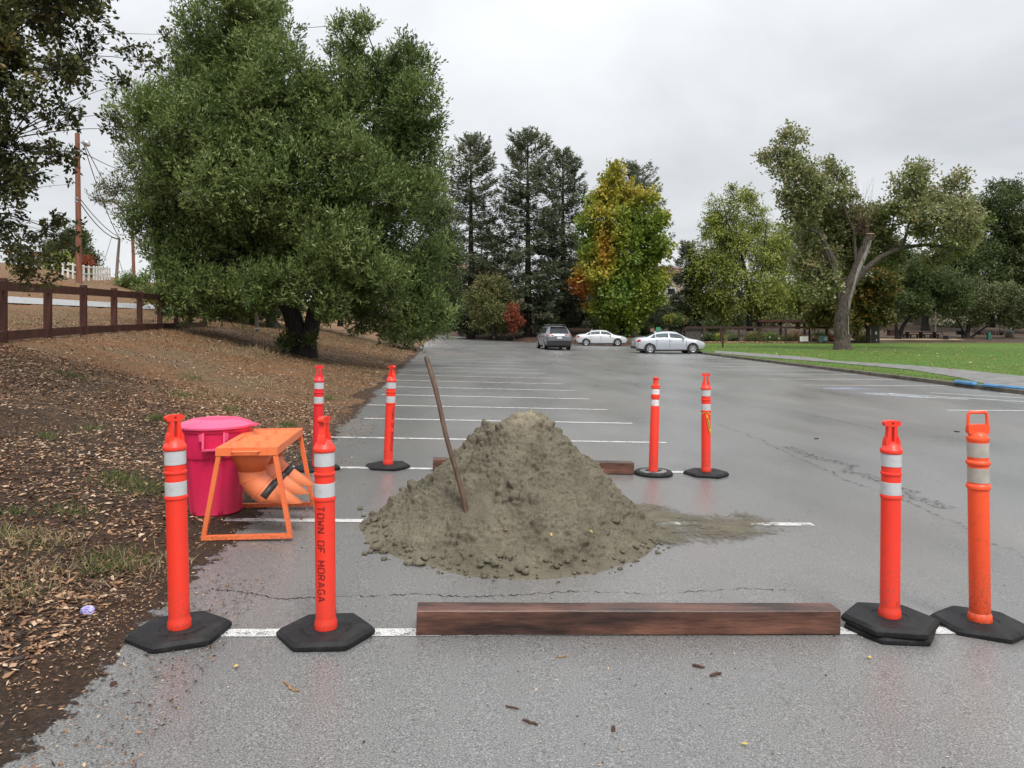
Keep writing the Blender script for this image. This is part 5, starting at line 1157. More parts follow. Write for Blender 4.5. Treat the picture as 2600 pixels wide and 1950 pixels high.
hilltree('red autumn shrub on the hilltop right of the reddish pole', [(184, 562, 9), (190, 570, 8), (178, 572, 7)], 66, (.18, .09), 1200, M['lf_rust'], (186, 590), 63, 'hilltop_shrub')
hilltree('flat-topped dark pine on the hilltop at the left', [(120, 530, 14), (140, 520, 12), (155, 518, 12), (100, 540, 14), (128, 545, 18), (170, 512, 6)], 72, (.3, .1), 2600, M['lf_dark'], (125, 580), 64)
hilltree('green shrub at the foot of the grey leaning pole', [(270, 612, 14), (285, 605, 12), (258, 618, 10), (300, 610, 14)], 60, (.2, .07), 3000, M['lf_bay'], (272, 640), 65, 'hilltop_shrub')

# far wood that closes the view between and behind the separate trees
rng = np.random.RandomState(88)
LB = []
for k in range(200):
    xd = rng.uniform(935, 2330) if k < 170 else rng.uniform(1405, 1480); yd_top = np.interp(xd, [935, 1250, 1440, 1480, 1540, 2000, 2330], [630, 640, 655, 672, 650, 560, 520]) ; Y = rng.uniform(104, 128); yd = rng.uniform(yd_top, 720); yd = max(yd, 590) if k >= 170 else yd; r = rng.uniform(16, 30) * (1 if xd < 1500 else 1.3)
    p = W(xd, yd + r * .6, Y); LB.append((p.x, p.y, p.z, r * 1.1754 * Y / FPX, 2.5, r * 1.1754 * Y / FPX))
P, A, Nn, L, Wd, hue, o, td = crown(LB, 22000, 6, 1.3, .5, .22, rng, .3, .2)
kind(leaf_object('far_wood', P, A, Nn, L, Wd, hue, M['lf_dark']), 'stuff', 'dark far wood closing the view behind the park trees', 'wood')

# ------------------------------------------------------------------ ground cover
rng = np.random.RandomState(2)
def on_hill(n, y0, y1, d0, d1, pw=1.0):
    Y = y0 + (y1 - y0) * rng.rand(n) ** pw; D = d0 + (d1 - d0) * rng.rand(n); X = edge(Y) - D; return X, Y, D
def hillz(X, Y):
    D = edge(Y) - X; rag_ = 0.16 * fbm(X * 1.1, Y * 1.1, 0, 3, 3) + 0.10 * fbm(X * 5, Y * 5, 0, 3, 9)
    z = lotz(edge(Y)) + prof(D) + np.clip((D + rag_ * 1.5 - 0.1) * 0.16, -0.05, 0.022) + 0.035 * fbm(X * 2.2, Y * 2.2, 0, 4, 21) * sstep(0.3, 2.0, D) + 0.008 * fbm(X * 14, Y * 14, 0, 2, 31)
    return np.maximum(z, lotz(X) + .001)
X1, Y1, D1 = on_hill(120000, 2.2, 15, -.12, 8.5, 1.15); X2, Y2, D2 = on_hill(90000, 11, 48, -.3, 11, 1.0)
X3, Y3, D3 = on_hill(7000, 2.4, 14, -.75, .1, 1.2); X4, Y4, D4 = on_hill(9000, 2.3, 5.2, -.15, 1.8, 1.0)
X = np.concatenate([X1, X2, X3, X4]); Y = np.concatenate([Y1, Y2, Y3, Y4]); n = len(X)
keep = (fbm(X * .9, Y * .9, 0, 4, 66) + rng.rand(n) * 1.2 > .12) & (X > -.72 * Y - 1.5)
X, Y = X[keep], Y[keep]; n = len(X); far_ = np.clip((Y - 4) / 20, 0, 1.5)
P = np.stack([X, Y, hillz(X, Y) + .004 + .014 * rng.rand(n)], 1); az = rng.uniform(0, 2 * math.pi, n)
A = unit(np.stack([np.cos(az), np.sin(az), rng.normal(size=n) * .22], 1)); Nn = unit(np.stack([rng.normal(size=n) * .4, rng.normal(size=n) * .4, np.ones(n)], 1))
hue = .40 + .30 * rng.normal(size=n) + .16 * fbm(X * 1.3, Y * 1.3, 0, 3, 7) + .02 * sstep(9, 16, Y); near_soil = np.where(edge(Y) - X < .1, .5, 1.0)
kind(leaf_object('leaf_litter', P, A, Nn, (.018 + .060 * rng.rand(n) ** 2.0 + .02 * far_) * near_soil, (.008 + .024 * rng.rand(n) ** 1.6 + .010 * far_) * near_soil, hue, M['lf_litter']), 'stuff', 'brown and tan leaves and wood chips littering the slope', 'leaf litter')
def blades(name, X, Y, hgt, wid, m, label, cat, zf, lean=.5, hue0=.5):
    n = len(X); P = np.stack([X, Y, zf(X, Y) - .005], 1); az = rng.uniform(0, 2 * math.pi, n); l = np.abs(rng.normal(size=n)) * lean
    A = unit(np.stack([np.cos(az) * l, np.sin(az) * l, np.ones(n)], 1)); Nn = unit(rng.normal(size=(n, 3)) * np.array([1, 1, .2])); h_ = hgt * (.5 + .8 * rng.rand(n))
    return kind(leaf_object(name, P, A, Nn, h_, wid, hue0 + rng.normal(size=n) * .2, m), 'stuff', label, cat)
X1, Y1, D1 = on_hill(42000, 12.5, 50, .25, 13, 1.0); k = (fbm(X1 * .6, Y1 * .6, 0, 4, 12) + rng.rand(len(X1)) * .9 > .15); X1, Y1 = X1[k], Y1[k]
X2, Y2, D2 = on_hill(9000, 3.0, 12, .3, 7, 1.0); k = fbm(X2 * 1.1, Y2 * 1.1, 0, 3, 55) > .35; X2, Y2 = X2[k], Y2[k]
X3, Y3, D3 = on_hill(7000, 16, 60, 11, 26, 1.0)
XX = np.concatenate([X1, X2, X3]); YY = np.concatenate([Y1, Y2, Y3])
blades('dry_grass', XX, YY, (.045 + .0016 * YY), .004 + .0004 * YY, M['lf_straw'], 'short dry straw coloured grass on the slope', 'dry grass', hillz, 1.3)
gx_, gy_ = [], []
for xd, yd, r_, c_ in ((345, 915, .13, 340), (300, 1062, .34, 460), (262, 1040, .22, 260), (250, 1215, .22, 320), (230, 1235, .2, 180), (100, 950, .12, 100), (150, 1110, .22, 160), (30, 1160, .16, 150), (620, 925, .14, 160), (150, 815, .3, 160), (30, 1110, .12, 120), (50, 1290, .2, 120), (390, 855, .3, 160), (80, 1190, .25, 120), (500, 890, .2, 90), (200, 930, .2, 90), (640, 955, .1, 60), (410, 820, .3, 120), (700, 865, .2, 90)):
    p = G(xd, yd); gx_.append(p.x + rng.normal(size=c_) * r_ * .55); gy_.append(p.y + rng.normal(size=c_) * r_ * .5)
gx_, gy_ = np.concatenate(gx_), np.concatenate(gy_)
blades('green_weeds', gx_, gy_, .040 + .005 * gy_, .0038 + .0005 * gy_, M['lf_grass'], 'low clumps of green weeds and grass near the bin', 'weeds', hillz, 1.1, .55)
p0 = [G(*q) for q in ((25, 1165), (60, 1180), (20, 1250), (40, 1300), (300, 1225), (240, 1240), (480, 860), (560, 835), (505, 770), (560, 765), (20, 700))]
gx_ = np.concatenate([p.x + rng.normal(size=170) * .17 * (1 + p.y / 30) for p in p0]); gy_ = np.concatenate([p.y + rng.normal(size=170) * .13 * (1 + p.y / 30) for p in p0])
blades('straw_tufts', gx_, gy_, .045 + .010 * gy_, .0035 + .0005 * gy_, M['lf_straw'], 'taller pale straw tufts on the slope', 'dry grass', hillz, 1.6, .7)
def lawnz(X, Y): return np.full(len(X), -.10)
n = 36000; Y1 = 25 + 35 * rng.rand(n) ** 1.2; X1 = kerbx(np.minimum(Y1, 49)) + .25 + 26 * rng.rand(n) ** 1.3
# keep the blades off the footpath
up_ = np.array([onz(*q, -.07)[:2] for q in upper]); lo_ = np.array([onz(*q, -.07)[:2] for q in lower])
def rowy(X, Y): return HZ + (HCAM + .10) * FPX / Y, 1300 + X * FPX / Y
ry, rx = rowy(X1, Y1); s_ = 2600 / 2212.0
yu = np.interp(rx, [q[0] * s_ for q in upper], [q[1] * s_ for q in upper]); ylw = np.interp(rx, [q[0] * s_ for q in lower], [q[1] * s_ for q in lower])
k = ~((ry > yu - .5) & (ry < ylw + .5)) & (rx < 2650); X1, Y1 = X1[k], Y1[k]
blades('lawn_blades', X1, Y1, .05, .014, M['lf_grass'], 'mown grass blades of the lawn', 'grass', lawnz, .6, .55)
n = 1500; X1 = rng.uniform(13.5, 32, n); Y1 = 73.6 + rng.rand(n) * 1.4; P = np.stack([X1, Y1, np.full(n, -.06) + .05 * rng.rand(n)], 1); az = rng.uniform(0, 6.28, n)
kind(leaf_object('fallen_leaves', P, unit(np.stack([np.cos(az), np.sin(az), .2 + 0 * az], 1)), unit(rng.normal(size=(n, 3)) * .4 + np.array([0, -.6, 1])), .16, .11, .65 + rng.normal(size=n) * .15, M['lf_litter']), 'stuff', 'tan fallen leaves drifted along the garden fence', 'fallen leaves')
n = 900; X1 = rng.normal(size=n) * 1.4; Y1 = 42 + rng.rand(n) * 60; X1 = edge(Y1) + .3 + np.abs(rng.normal(size=n)) * 1.1; P = np.stack([X1, Y1, lotz(X1) + .008], 1); az = rng.uniform(0, 6.28, n)
kind(leaf_object('roadside_leaves', P, unit(np.stack([np.cos(az), np.sin(az), .05 + 0 * az], 1)), unit(rng.normal(size=(n, 3)) * .2 + np.array([0, 0, 1])), .10, .07, .5 + rng.normal(size=n) * .12, M['lf_litter']), 'stuff', 'rusty leaves drifted on the asphalt edge far up the car park', 'fallen leaves')
n = 420; Y1 = 30 + 42 * rng.rand(n); X1 = kerbx(np.minimum(Y1, 49)) + 2 + 24 * rng.rand(n); P = np.stack([X1, Y1, np.full(n, -.075)], 1); az = rng.uniform(0, 6.28, n)
kind(leaf_object('lawn_leaves', P, unit(np.stack([np.cos(az), np.sin(az), .2 + 0 * az], 1)), unit(rng.normal(size=(n, 3)) * .3 + np.array([0, -.4, 1])), .12, .09, .55 + rng.normal(size=n) * .2, M['lf_litter']), 'stuff', 'scattered brown leaves lying on the lawn', 'fallen leaves')
# grit on the near asphalt
n = 2600; Y1 = 2.4 + 9 * rng.rand(n) ** 1.6; X1 = rng.uniform(-.62, .68, n) * Y1; k = X1 > edge(Y1) - .1; X1, Y1 = X1[k], Y1[k]; n = len(X1)
az = rng.uniform(0, 6.28, n); P = np.stack([X1, Y1, lotz(X1) + .004], 1); big_ = rng.rand(n) ** 6
kind(leaf_object('grit', P, unit(np.stack([np.cos(az), np.sin(az), .3 * rng.normal(size=n)], 1)), unit(rng.normal(size=(n, 3)) * .4 + np.array([0, 0, 1])), .006 + .016 * big_, .004 + .008 * big_, np.where(rng.rand(n) < .62, .05, .95) + .05 * rng.normal(size=n), M['lf_litter']), 'stuff', 'dark and pale grit specks on the near asphalt', 'grit')
# ------------------------------------------------------------------ cars
# stations: x, z bottom, z belt, half width at belt, z top, half width of roof
SEDAN = dict(st=[(-2.32, .50, .74, .55, .80, .45), (-2.27, .36, .86, .76, .93, .62), (-2.1, .27, .93, .83, 1.035, .70), (-1.75, .23, .95, .875, 1.07, .70), (-1.55, .22, .95, .885, 1.09, .66), (-.95, .20, .95, .90, 1.355, .57), (-.45, .19, .94, .905, 1.425, .565), (.1, .19, .925, .905, 1.425, .57), (.45, .19, .915, .90, 1.39, .575), (1.12, .19, .89, .89, 1.03, .70), (1.35, .20, .87, .885, .965, .74), (1.8, .21, .82, .86, .895, .70), (2.12, .23, .74, .80, .80, .62), (2.26, .30, .66, .70, .71, .52), (2.31, .42, .58, .52, .62, .38)],
             wheels=(-1.40, 1.42), wr=.325, hw=.90, side=[(-1.42, -1.02, .55), (-.98, -.16, 0), (-.08, .86, 0)], rearw=(-1.56, -1.00), frontw=(.50, 1.12), tail=(-2.25, -2.0), head=(1.95, 2.24))
SUV = dict(st=[(-2.30, .50, .85, .70, .95, .62), (-2.26, .36, 1.02, .84, 1.10, .74), (-2.12, .28, 1.08, .90, 1.26, .70), (-1.85, .26, 1.09, .92, 1.60, .63), (-1.6, .25, 1.09, .925, 1.66, .63), (-1.0, .24, 1.08, .93, 1.69, .64), (0, .23, 1.06, .93, 1.69, .645), (.5, .23, 1.05, .925, 1.645, .64), (1.2, .24, 1.03, .91, 1.16, .76), (1.5, .25, 1.02, .90, 1.09, .76), (1.95, .27, .98, .87, 1.03, .70), (2.2, .32, .86, .78, .90, .58), (2.29, .45, .72, .60, .76, .42)],
           wheels=(-1.36, 1.36), wr=.36, hw=.92, side=[(-1.75, -1.15, .3), (-1.08, -.12, 0), (-.02, .95, 0)], rearw=(-2.10, -1.86), frontw=(.58, 1.2), tail=(-2.24, -1.98), head=(1.9, 2.2))
def car(label, spec, paint, p, yaw, sc=1.0, kind_='sedan'):
    th_ = thing('parked_car', label, 'car', p, yaw, 'cars at the far end of the car park')
    st = np.array(spec['st']); xs = np.linspace(st[0, 0], st[-1, 0], 97); prm = np.stack([np.interp(xs, st[:, 0], st[:, j]) for j in range(1, 6)], 1)
    kk_ = np.array([1, 2, 3, 2, 1.]) / 9; sm_ = prm.copy()
    for j in range(5): sm_[2:-2, j] = np.convolve(prm[:, j], kk_, 'same')[2:-2]
    prm = sm_
    def ring(x):
        zb, zl, wl, zt, wt = [np.interp(x, xs, prm[:, j]) for j in range(5)]
        return [(0, zb), (wl * .78, zb), (wl * .95, zb + .07), (wl * 1.0, zb + (zl - zb) * .42), (wl * 1.015, zb + (zl - zb) * .72), (wl * .985, zl), (wl * .93 + wt * .05, zl + (zt - zl) * .12), (wt + .035 * (wl - wt) / .3, zt - (zt - zl) * .16 - .01), (wt * .9, zt - .015), (wt * .5, zt + .012), (0, zt + .02)]
    def pt(x, i, side, off=0.0, v=None):
        r_ = ring(x); i0 = int(i); f = i - i0
        a = r_[i0]; b_ = r_[min(i0 + 1, len(r_) - 1)]; y, z = a[0] + (b_[0] - a[0]) * f, a[1] + (b_[1] - a[1]) * f
        ty, tz = b_[0] - a[0], b_[1] - a[1]; l = math.hypot(ty, tz) or 1; return (x * sc, side * (y + off * tz / l) * sc, (z - off * ty / l if ty < 0 else z) * sc + (off * sc if i0 >= 8 else 0))
    mb = MB(); rows = []
    for x in xs:
        r_ = ring(x); rows.append([(x * sc, -q[0] * sc, q[1] * sc) for q in r_[::-1]] + [(x * sc, q[0] * sc, q[1] * sc) for q in r_[1:]])
    mb.grid(rows); mb.add(rows[0], [tuple(range(len(rows[0])))]); mb.add(rows[-1], [tuple(range(len(rows[-1]) - 1, -1, -1))])
    body = mb.build('body', M[paint], th_, smooth=42)
    def patch_(nm, m, xr, ir, side, nx=8, nv=4, off=.006, par=None, rake=(0, 0)):
        mb = MB(); rows = []
        for a in np.linspace(0, 1, nx):
            rows.append([pt(xr[0] + (xr[1] - xr[0]) * a + (rake[0] * (1 - a) + rake[1] * a) * b_, ir[0] + (ir[1] - ir[0]) * b_, side, off) for b_ in np.linspace(0, 1, nv)])
        mb.grid(rows); return mb.build(nm, m, par or th_, smooth=0, fix=False)
    for side in (-1, 1):
        for k, (x0, x1, rk) in enumerate(spec['side']):
            patch_('side_window', M['glasspale' if side < 0 else 'glass'], (x0, x1), (6.06, 6.94), side, 12, 5, rake=((rk * .5, 0) if k == 0 else (0, 0) if k == 1 else (0, -.10)))
        # door seams and handles
        for x_ in (spec['side'][1][0] - .02, spec['side'][2][0] - .04, spec['side'][2][1] + .12):
            patch_('door_seam', M['trim'], (x_, x_ + .016), (2.6, 5.9), side, 2, 8, off=.003, par=body)
        for x_ in (spec['side'][1][0] + .08, spec['side'][2][0] + .02):
            mb = MB(); a = pt(x_, 4.55, side, .018); mb.box((a[0], a[1], a[2]), (.19 * sc, .025, .035)); mb.build('door_handle', M[paint], body, smooth=30, bevel=.006)
        patch_('sill', M['trim'], (spec['wheels'][0] + .3, spec['wheels'][1] - .3), (1.6, 2.15), side, 4, 3, off=.006)
        mb = MB(); a = pt(spec['side'][2][1] - .06, 6.05, side); mb.box((a[0], a[1] + side * .10, a[2] + .05), (.12, .20, .13)); mb.build('mirror', M[paint if kind_ == 'sedan' else 'trim'], th_, smooth=30, bevel=.02)
        # lamps wrapped on the corners
        patch_('tail_light', M['redlamp'], spec['tail'] if kind_ == 'sedan' else (-2.27, -1.86), (4.15, 5.5) if kind_ == 'sedan' else (5.0, 6.05), side, 8, 4, off=.008)
        patch_('headlight', M['clearlamp'], spec['head'], (4.3, 5.4), side, 6, 4, off=.008)
    for x_ in spec['wheels']:
        for side in (-1, 1):
            yw = side * (spec['hw'] * sc); r_ = spec['wr'] * sc
            mb = MB(); mb.lathe([(.02, 0), (r_ * 1.17, 0), (r_ * 1.17, .02), (.02, .021)], 36); mb.v = [(v[0] + x_ * sc, yw - side * .02 + side * v[2], v[1] + r_ * 1.04) for v in mb.v]; mb.build('wheel_well_shade', M['trim'], body, smooth=40)  # black disc laid on the body stands in for the shaded wheel well
            wh = bpy.data.objects.new('wheel', None); C.collection.objects.link(wh); wh.parent = th_; wh.location = (x_ * sc, yw, r_)
            mb = MB(); mb.lathe([(r_ * .66, -.20), (r_ * .96, -.20), (r_, -.17), (r_, -.02), (r_ * .97, .012), (r_ * .80, .022), (r_ * .70, .012), (r_ * .66, 0)], 40, cap=False); mb.v = [(v[0], side * v[2], v[1]) for v in mb.v]; mb.build('tyre', M['tyre'], wh, smooth=40)
            mb = MB(); mb.lathe([(.01, -.03), (r_ * .68, -.03)], 30, cap=False); mb.v = [(v[0], side * v[2], v[1]) for v in mb.v]; mb.build('brake_disc', M['trim'], wh)
            mb = MB(); mb.lathe([(r_ * .57, .006), (r_ * .63, .018), (r_ * .66, .006)], 40, cap=False); ns = 10 if kind_ == 'sedan' else 5
            for k in range(ns):
                a = 2 * math.pi * k / ns + (.12 if k % 2 else -.12) * (ns == 10); mb.bar((.02 * math.cos(a), .02 * math.sin(a), .004), (r_ * .60 * math.cos(a), r_ * .60 * math.sin(a), .010), r_ * (.095 if ns == 10 else .20), .012)
            mb.lathe([(.005, .016), (r_ * .14, .014), (r_ * .16, .004)], 20, cap=False)
            mb.v = [(v[0], side * v[2], v[1]) for v in mb.v]; mb.build('rim', M['rim'], wh, smooth=35)
    # screens on the top surface
    for nm, xr in (('rear_window', spec['rearw']), ('windscreen', spec['frontw'])):
        mb = MB(); rows = []
        for x in np.linspace(xr[0], xr[1], 8):
            r_ = ring(x); dz = .008; ww = r_[8][0]
            rows.append([(x * sc, y * sc, (np.interp(abs(y), [0, r_[9][0], ww], [r_[10][1], r_[9][1], r_[8][1]]) + dz) * sc) for y in np.linspace(-ww, ww, 9)])
        if not (kind_ == 'suv' and nm == 'rear_window'): mb.grid(rows); mb.build(nm, M['glass'], th_, smooth=0, fix=False)
    x_r = st[0, 0]
    if kind_ == 'suv':
        mb = MB(); rows = []
        for z_, x_, w_ in ((1.14, -2.225, .66), (1.25, -2.15, .655), (1.36, -2.07, .635), (1.47, -1.985, .61), (1.545, -1.93, .585)):
            rows.append([(x_ * sc - .02 * (1 - (u * u)) , u * w_ * sc, z_ * sc) for u in np.linspace(-1, 1, 9)])
        mb.grid(rows); mb.build('rear_window', M['glass'], th_, smooth=0, fix=False)
        mb = MB(); mb.box((-1.86 * sc, 0, 1.625 * sc), (.30, 1.12, .035)); mb.build('spoiler', M[paint], th_, smooth=30, bevel=.012)
        mb = MB(); mb.box((-2.21 * sc, 0, .50 * sc), (.26, 1.74, .30)); mb.box((-2.24 * sc, 0, .40 * sc), (.22, 1.5, .16)); mb.build('bumper', M['trim'], th_, smooth=30, bevel=.03)
        mb = MB(); mb.box((-2.335 * sc, 0, .70 * sc), (.03, 1.30, .03)); mb.build('bumper_step', M[paint], th_, bevel=.008)
        for side in (-1, 1):
            mb = MB(); mb.tube([(-1.5, side * .60, 1.70), (-1.42, side * .60, 1.755), (.3, side * .60, 1.755), (.42, side * .60, 1.69)], .022, 8); mb.build('roof_rail', M['trim'], th_, smooth=40)
            mb = MB(); mb.box((-2.245, side * .60, 1.045), (.06, .44, .10), M=Matrix.Rotation(side * -.10, 3, 'Z')); mb.build('tail_light', M['redlamp'], th_, smooth=30, bevel=.02)
        mb = MB(); mb.tube([(-1.0, -.6, 1.775), (-1.0, .6, 1.775)], .025, 8); mb.tube([(-.1, -.6, 1.775), (-.1, .6, 1.775)], .025, 8); mb.build('roof_crossbar', M['trim'], th_, smooth=40)
        mb = MB(); mb.box((-2.345, 0, .87), (.015, .34, .165)); mb.build('licence_plate', M['plate'], th_, bevel=.004)
    else:
        mb = MB(); mb.box((x_r * sc - .005, 0, .40), (.10, 1.34, .14)); mb.build('bumper_insert', M['trim'], th_, smooth=30, bevel=.03)
        mb = MB(); mb.box((x_r * sc - .012, 0, .72), (.02, .34, .13)); mb.build('licence_plate', M['plate'], th_, bevel=.004)
        mb = MB(); mb.box((st[-1, 0] * sc + .0, 0, .40), (.05, 1.0, .15)); mb.build('grille', M['trim'], th_, smooth=30, bevel=.02)
        mb = MB(); mb.box((-.85 * sc, 0, 1.43 * sc), (.16, .035, .06), taper=.5); mb.build('roof_aerial', M[paint], th_, bevel=.008)
    mb = MB(); mb.box((0, 0, .22), (3.9 * sc, 1.5 * sc, .10)); mb.build('underbody', M['trim'], th_)
    return th_
q = G(1452, 764); car('silver sedan parked nearest by the kerb, at the right of the three cars', SEDAN, 'paintsilver', (q.x - .1, q.y + .9, q.z), R(3), 1.015)
q = G(1301, 747.5); car('pale silver sedan parked farthest away in front of the low wood rail', SEDAN, 'paintwhite', (q.x, q.y + .9, q.z), R(-2), .965)
q = G(1203, 756.5); car('grey SUV seen from behind with roof rails, driving away up the lane', SUV, 'paintgrey', (q.x - .15, q.y + 2.2, q.z), R(90 + 8), 1.0, 'suv')

# ------------------------------------------------------------------ fences, poles and wires
FP = [(-9.45, 13.4), (-10.07, 15.2), (-10.5, 17.4), (-10.92, 19.6), (-11.28, 21.8), (-11.62, 24.0), (-12.0, 26.2), (-12.4, 28.4), (-12.8, 30.6), (-13.1, 32.8)]
fe = thing('board_fence', 'red-brown two rail wooden fence climbing along the top of the slope', 'fence', onT(*FP[1]))
fo = fe.location
for k, (x, y) in enumerate(FP):
    g = onT(x, y) - fo; mb = MB(); mb.box((g.x, g.y, g.z + .56), (.145, .145, 1.44), rz=R(14)); mb.build('fence_post', M['fencered'], fe, smooth=20, bevel=.008)
    if k:
        g0 = onT(*FP[k - 1]) - fo
        for z_, h_ in ((1.12, .19), (.14, .19)):
            mb = MB(); mb.bar(g0 + Vector((.05, .06, z_)), g + Vector((.05, -.06, z_)), .05, h_); mb.build('fence_rail', M['fencered'], fe, smooth=20)
# white fence on the brow
wf = [(136, 592, 56), (147, 588.5, 56), (158, 586, 55.5), (170, 583.5, 55), (181, 588, 56), (192, 591, 57.5), (203, 598, 60), (209, 601, 61.5), (215, 603, 63), (221, 606, 64.5), (227, 608, 66), (232, 610, 68), (237, 612, 70)]
w0 = W(*wf[0]); wt_ = thing('rail_fence', 'white post and rail fence on the brow of the hill', 'fence', w0); prev = None
for k, q in enumerate(wf):
    p = W(*q); g = onT(p.x, p.y); b_ = Vector((p.x, p.y, g.z)) - w0; hgt = max(1.15, (W(q[0], q[1] - 12, q[2]).z - g.z)); mb = MB(); mb.box((b_.x, b_.y, b_.z + hgt / 2 - .1), (.11, .11, hgt + .2)); mb.build('fence_post', M['white'], wt_)
    topz = Vector((b_.x, b_.y, b_.z + hgt))
    if prev is not None:
        for d_ in (.12, .62): mb = MB(); mb.bar(prev - Vector((0, 0, d_)), topz - Vector((0, 0, d_)), .05, .09); mb.build('fence_rail', M['white'], wt_)
    prev = topz
def pole(label, bot, top_, Y, r0, r1, m, group='utility poles on the hill'):
    p = W(bot[0], bot[1], Y); g = onT(p.x, p.y); th_ = thing('utility_pole', label, 'utility pole', g, group=group); t = W(top_[0], top_[1], Y) - g
    mb = MB(); mb.tube([(0, 0, -.5), tuple(t * .5), tuple(t)], [r0, (r0 + r1) / 2, r1], 14); mb.build('pole_shaft', m, th_, smooth=50); return th_, t, g
p1, t1, g1 = pole('tall reddish utility pole with a street lamp beside the white fence', (171, 603), (167, 288), 52, .20, .15, M['polewood'])
mb = MB(); a = W(167, 308, 52) - g1; e = W(181, 311, 51.5) - g1; mb.tube([a, a.lerp(e, .5) + Vector((0, 0, .06)), e], .035, 8); mb.build('lamp_arm', M['galv'], p1, smooth=40)
mb = MB(); mb.tube([e + Vector((-.12, 0, .12)), e + Vector((.05, 0, .10)), e + Vector((.25, 0, .02)), e + Vector((.36, 0, -.12))], [.10, .2, .22, .10], 12); mb.build('lamp_head', M['galv'], p1, smooth=50)
mb = MB()
for yd in (327, 428, 436): 
    a = W(168, yd, 52) - g1; mb.tube([a - Vector((0, 0, .04)), a + Vector((0, 0, .04))], .19, 14)
mb.build('pole_band', M['galv'], p1, smooth=40)
p2, t2, g2 = pole('slim grey utility pole leaning behind the brown fence', (250, 640), (258, 515), 66, .14, .10, M['polegrey'])
mb = MB(); mb.bar(W(241, 512, 66) - g2, W(259, 518, 66) - g2, .10, .12); mb.build('crossarm', M['polegrey'], p2)
p3, t3, g3 = pole('reddish utility pole partly hidden by the left edge of the laurel', (290, 640), (285, 470), 80, .17, .14, M['polewood'])
def wire(label, pts, sag=.3, r=.030):
    P = [W(*q) for q in pts]; o0 = P[0]; n = 24; Q = []
    for a, b_ in zip(P[:-1], P[1:]):
        for t in np.linspace(0, 1, n): Q.append(a.lerp(b_, t) - Vector((0, 0, 4 * sag * t * (1 - t))) - o0)
    mb = MB(); mb.tube(Q, r, 5); o = mb.build('overhead_wire', M['wire'], smooth=50); o.location = o0; return tag(o, label, 'wire', 'overhead wires of the utility poles')
wire('overhead wire falling from the lamp head into the laurel', [(181, 312, 51.6), (258, 515, 66)], .5)
wire('second overhead wire just right of the one from the lamp head', [(183, 312, 51.6), (285, 480, 80)], .5)
wire('overhead wire from high on the reddish pole to the laurel edge', [(168, 322, 51.8), (285, 375, 80)], .2)
wire('thick cable sagging from the middle of the reddish pole', [(169, 432, 51.8), (258, 517, 66)], .55, .035)
wire('thin cable just above the thick sagging cable', [(170, 425, 51.8), (259, 513, 66)], .35)
wire('overhead wire running left from the reddish pole into the oak', [(167, 326, 51.8), (60, 320, 46)], .1)
wire('wire dropping from the slim pole crossarm to the distant mast', [(241, 512, 66), (207, 595, 100)], .6, .02)
wire('wire sagging between the slim grey pole and the third pole', [(257, 560, 66), (287, 575, 80)], 1.2, .02)
b_ = W(208, 610, 100); g = onT(b_.x, b_.y); an_ = thing('antenna_mast', 'distant thin antenna mast above the white fence', 'antenna', g)
t = W(209, 560, 100) - g; mb = MB(); mb.tube([(0, 0, 0), tuple(t)], .07, 6); mb.build('mast', M['galv'], an_)
mb = MB()
for yd, w_ in ((560, .5), (566, .42), (571, .34), (577, .3), (584, .28)):
    a = W(209, yd, 100) - g; mb.tube([a - Vector((w_, 0, 0)), a + Vector((w_, 0, 0))], .03, 5)
mb.build('antenna_elements', M['galv'], an_)
# marker stake under the laurel
g = G(556, 721); sk = thing('marker_stake', 'thin wooden marker stake with white base band under the laurel', 'stake', g); t = W(553, 655, g.y) - g
mb = MB(); mb.tube([(0, 0, -.2), tuple(t)], [.075, .065], 10); mb.build('stake_shaft', M['polegrey'], sk, smooth=40)
mb = MB(); mb.tube([t * .16, t * .19], .08, 10, cap=False); mb.build('stake_band', M['white'], sk, smooth=40)
# warning barrel by the hill road
g = onT(*W(329, 645, 44).xy, .0); p = W(329, 655, 44); tcn_ = thing('road_marker', 'small white and orange road marker on the hill lane', 'road marker', (p.x, p.y, g.z)); hh = W(329, 634, 44).z - g.z
mb = MB(); mb.lathe([(.16, 0), (.20, .05), (.16, hh * .6), (.12, hh)], 16); mb.build('marker_body', M['white'], tcn_, smooth=40)
mb = MB(); mb.lathe([(.17, hh * .35), (.155, hh * .6)], 16, cap=False); mb.v = [(v[0] * 1.06, v[1] * 1.06, v[2]) for v in mb.v]; mb.build('orange_band', M['orange2'], tcn_, smooth=40)

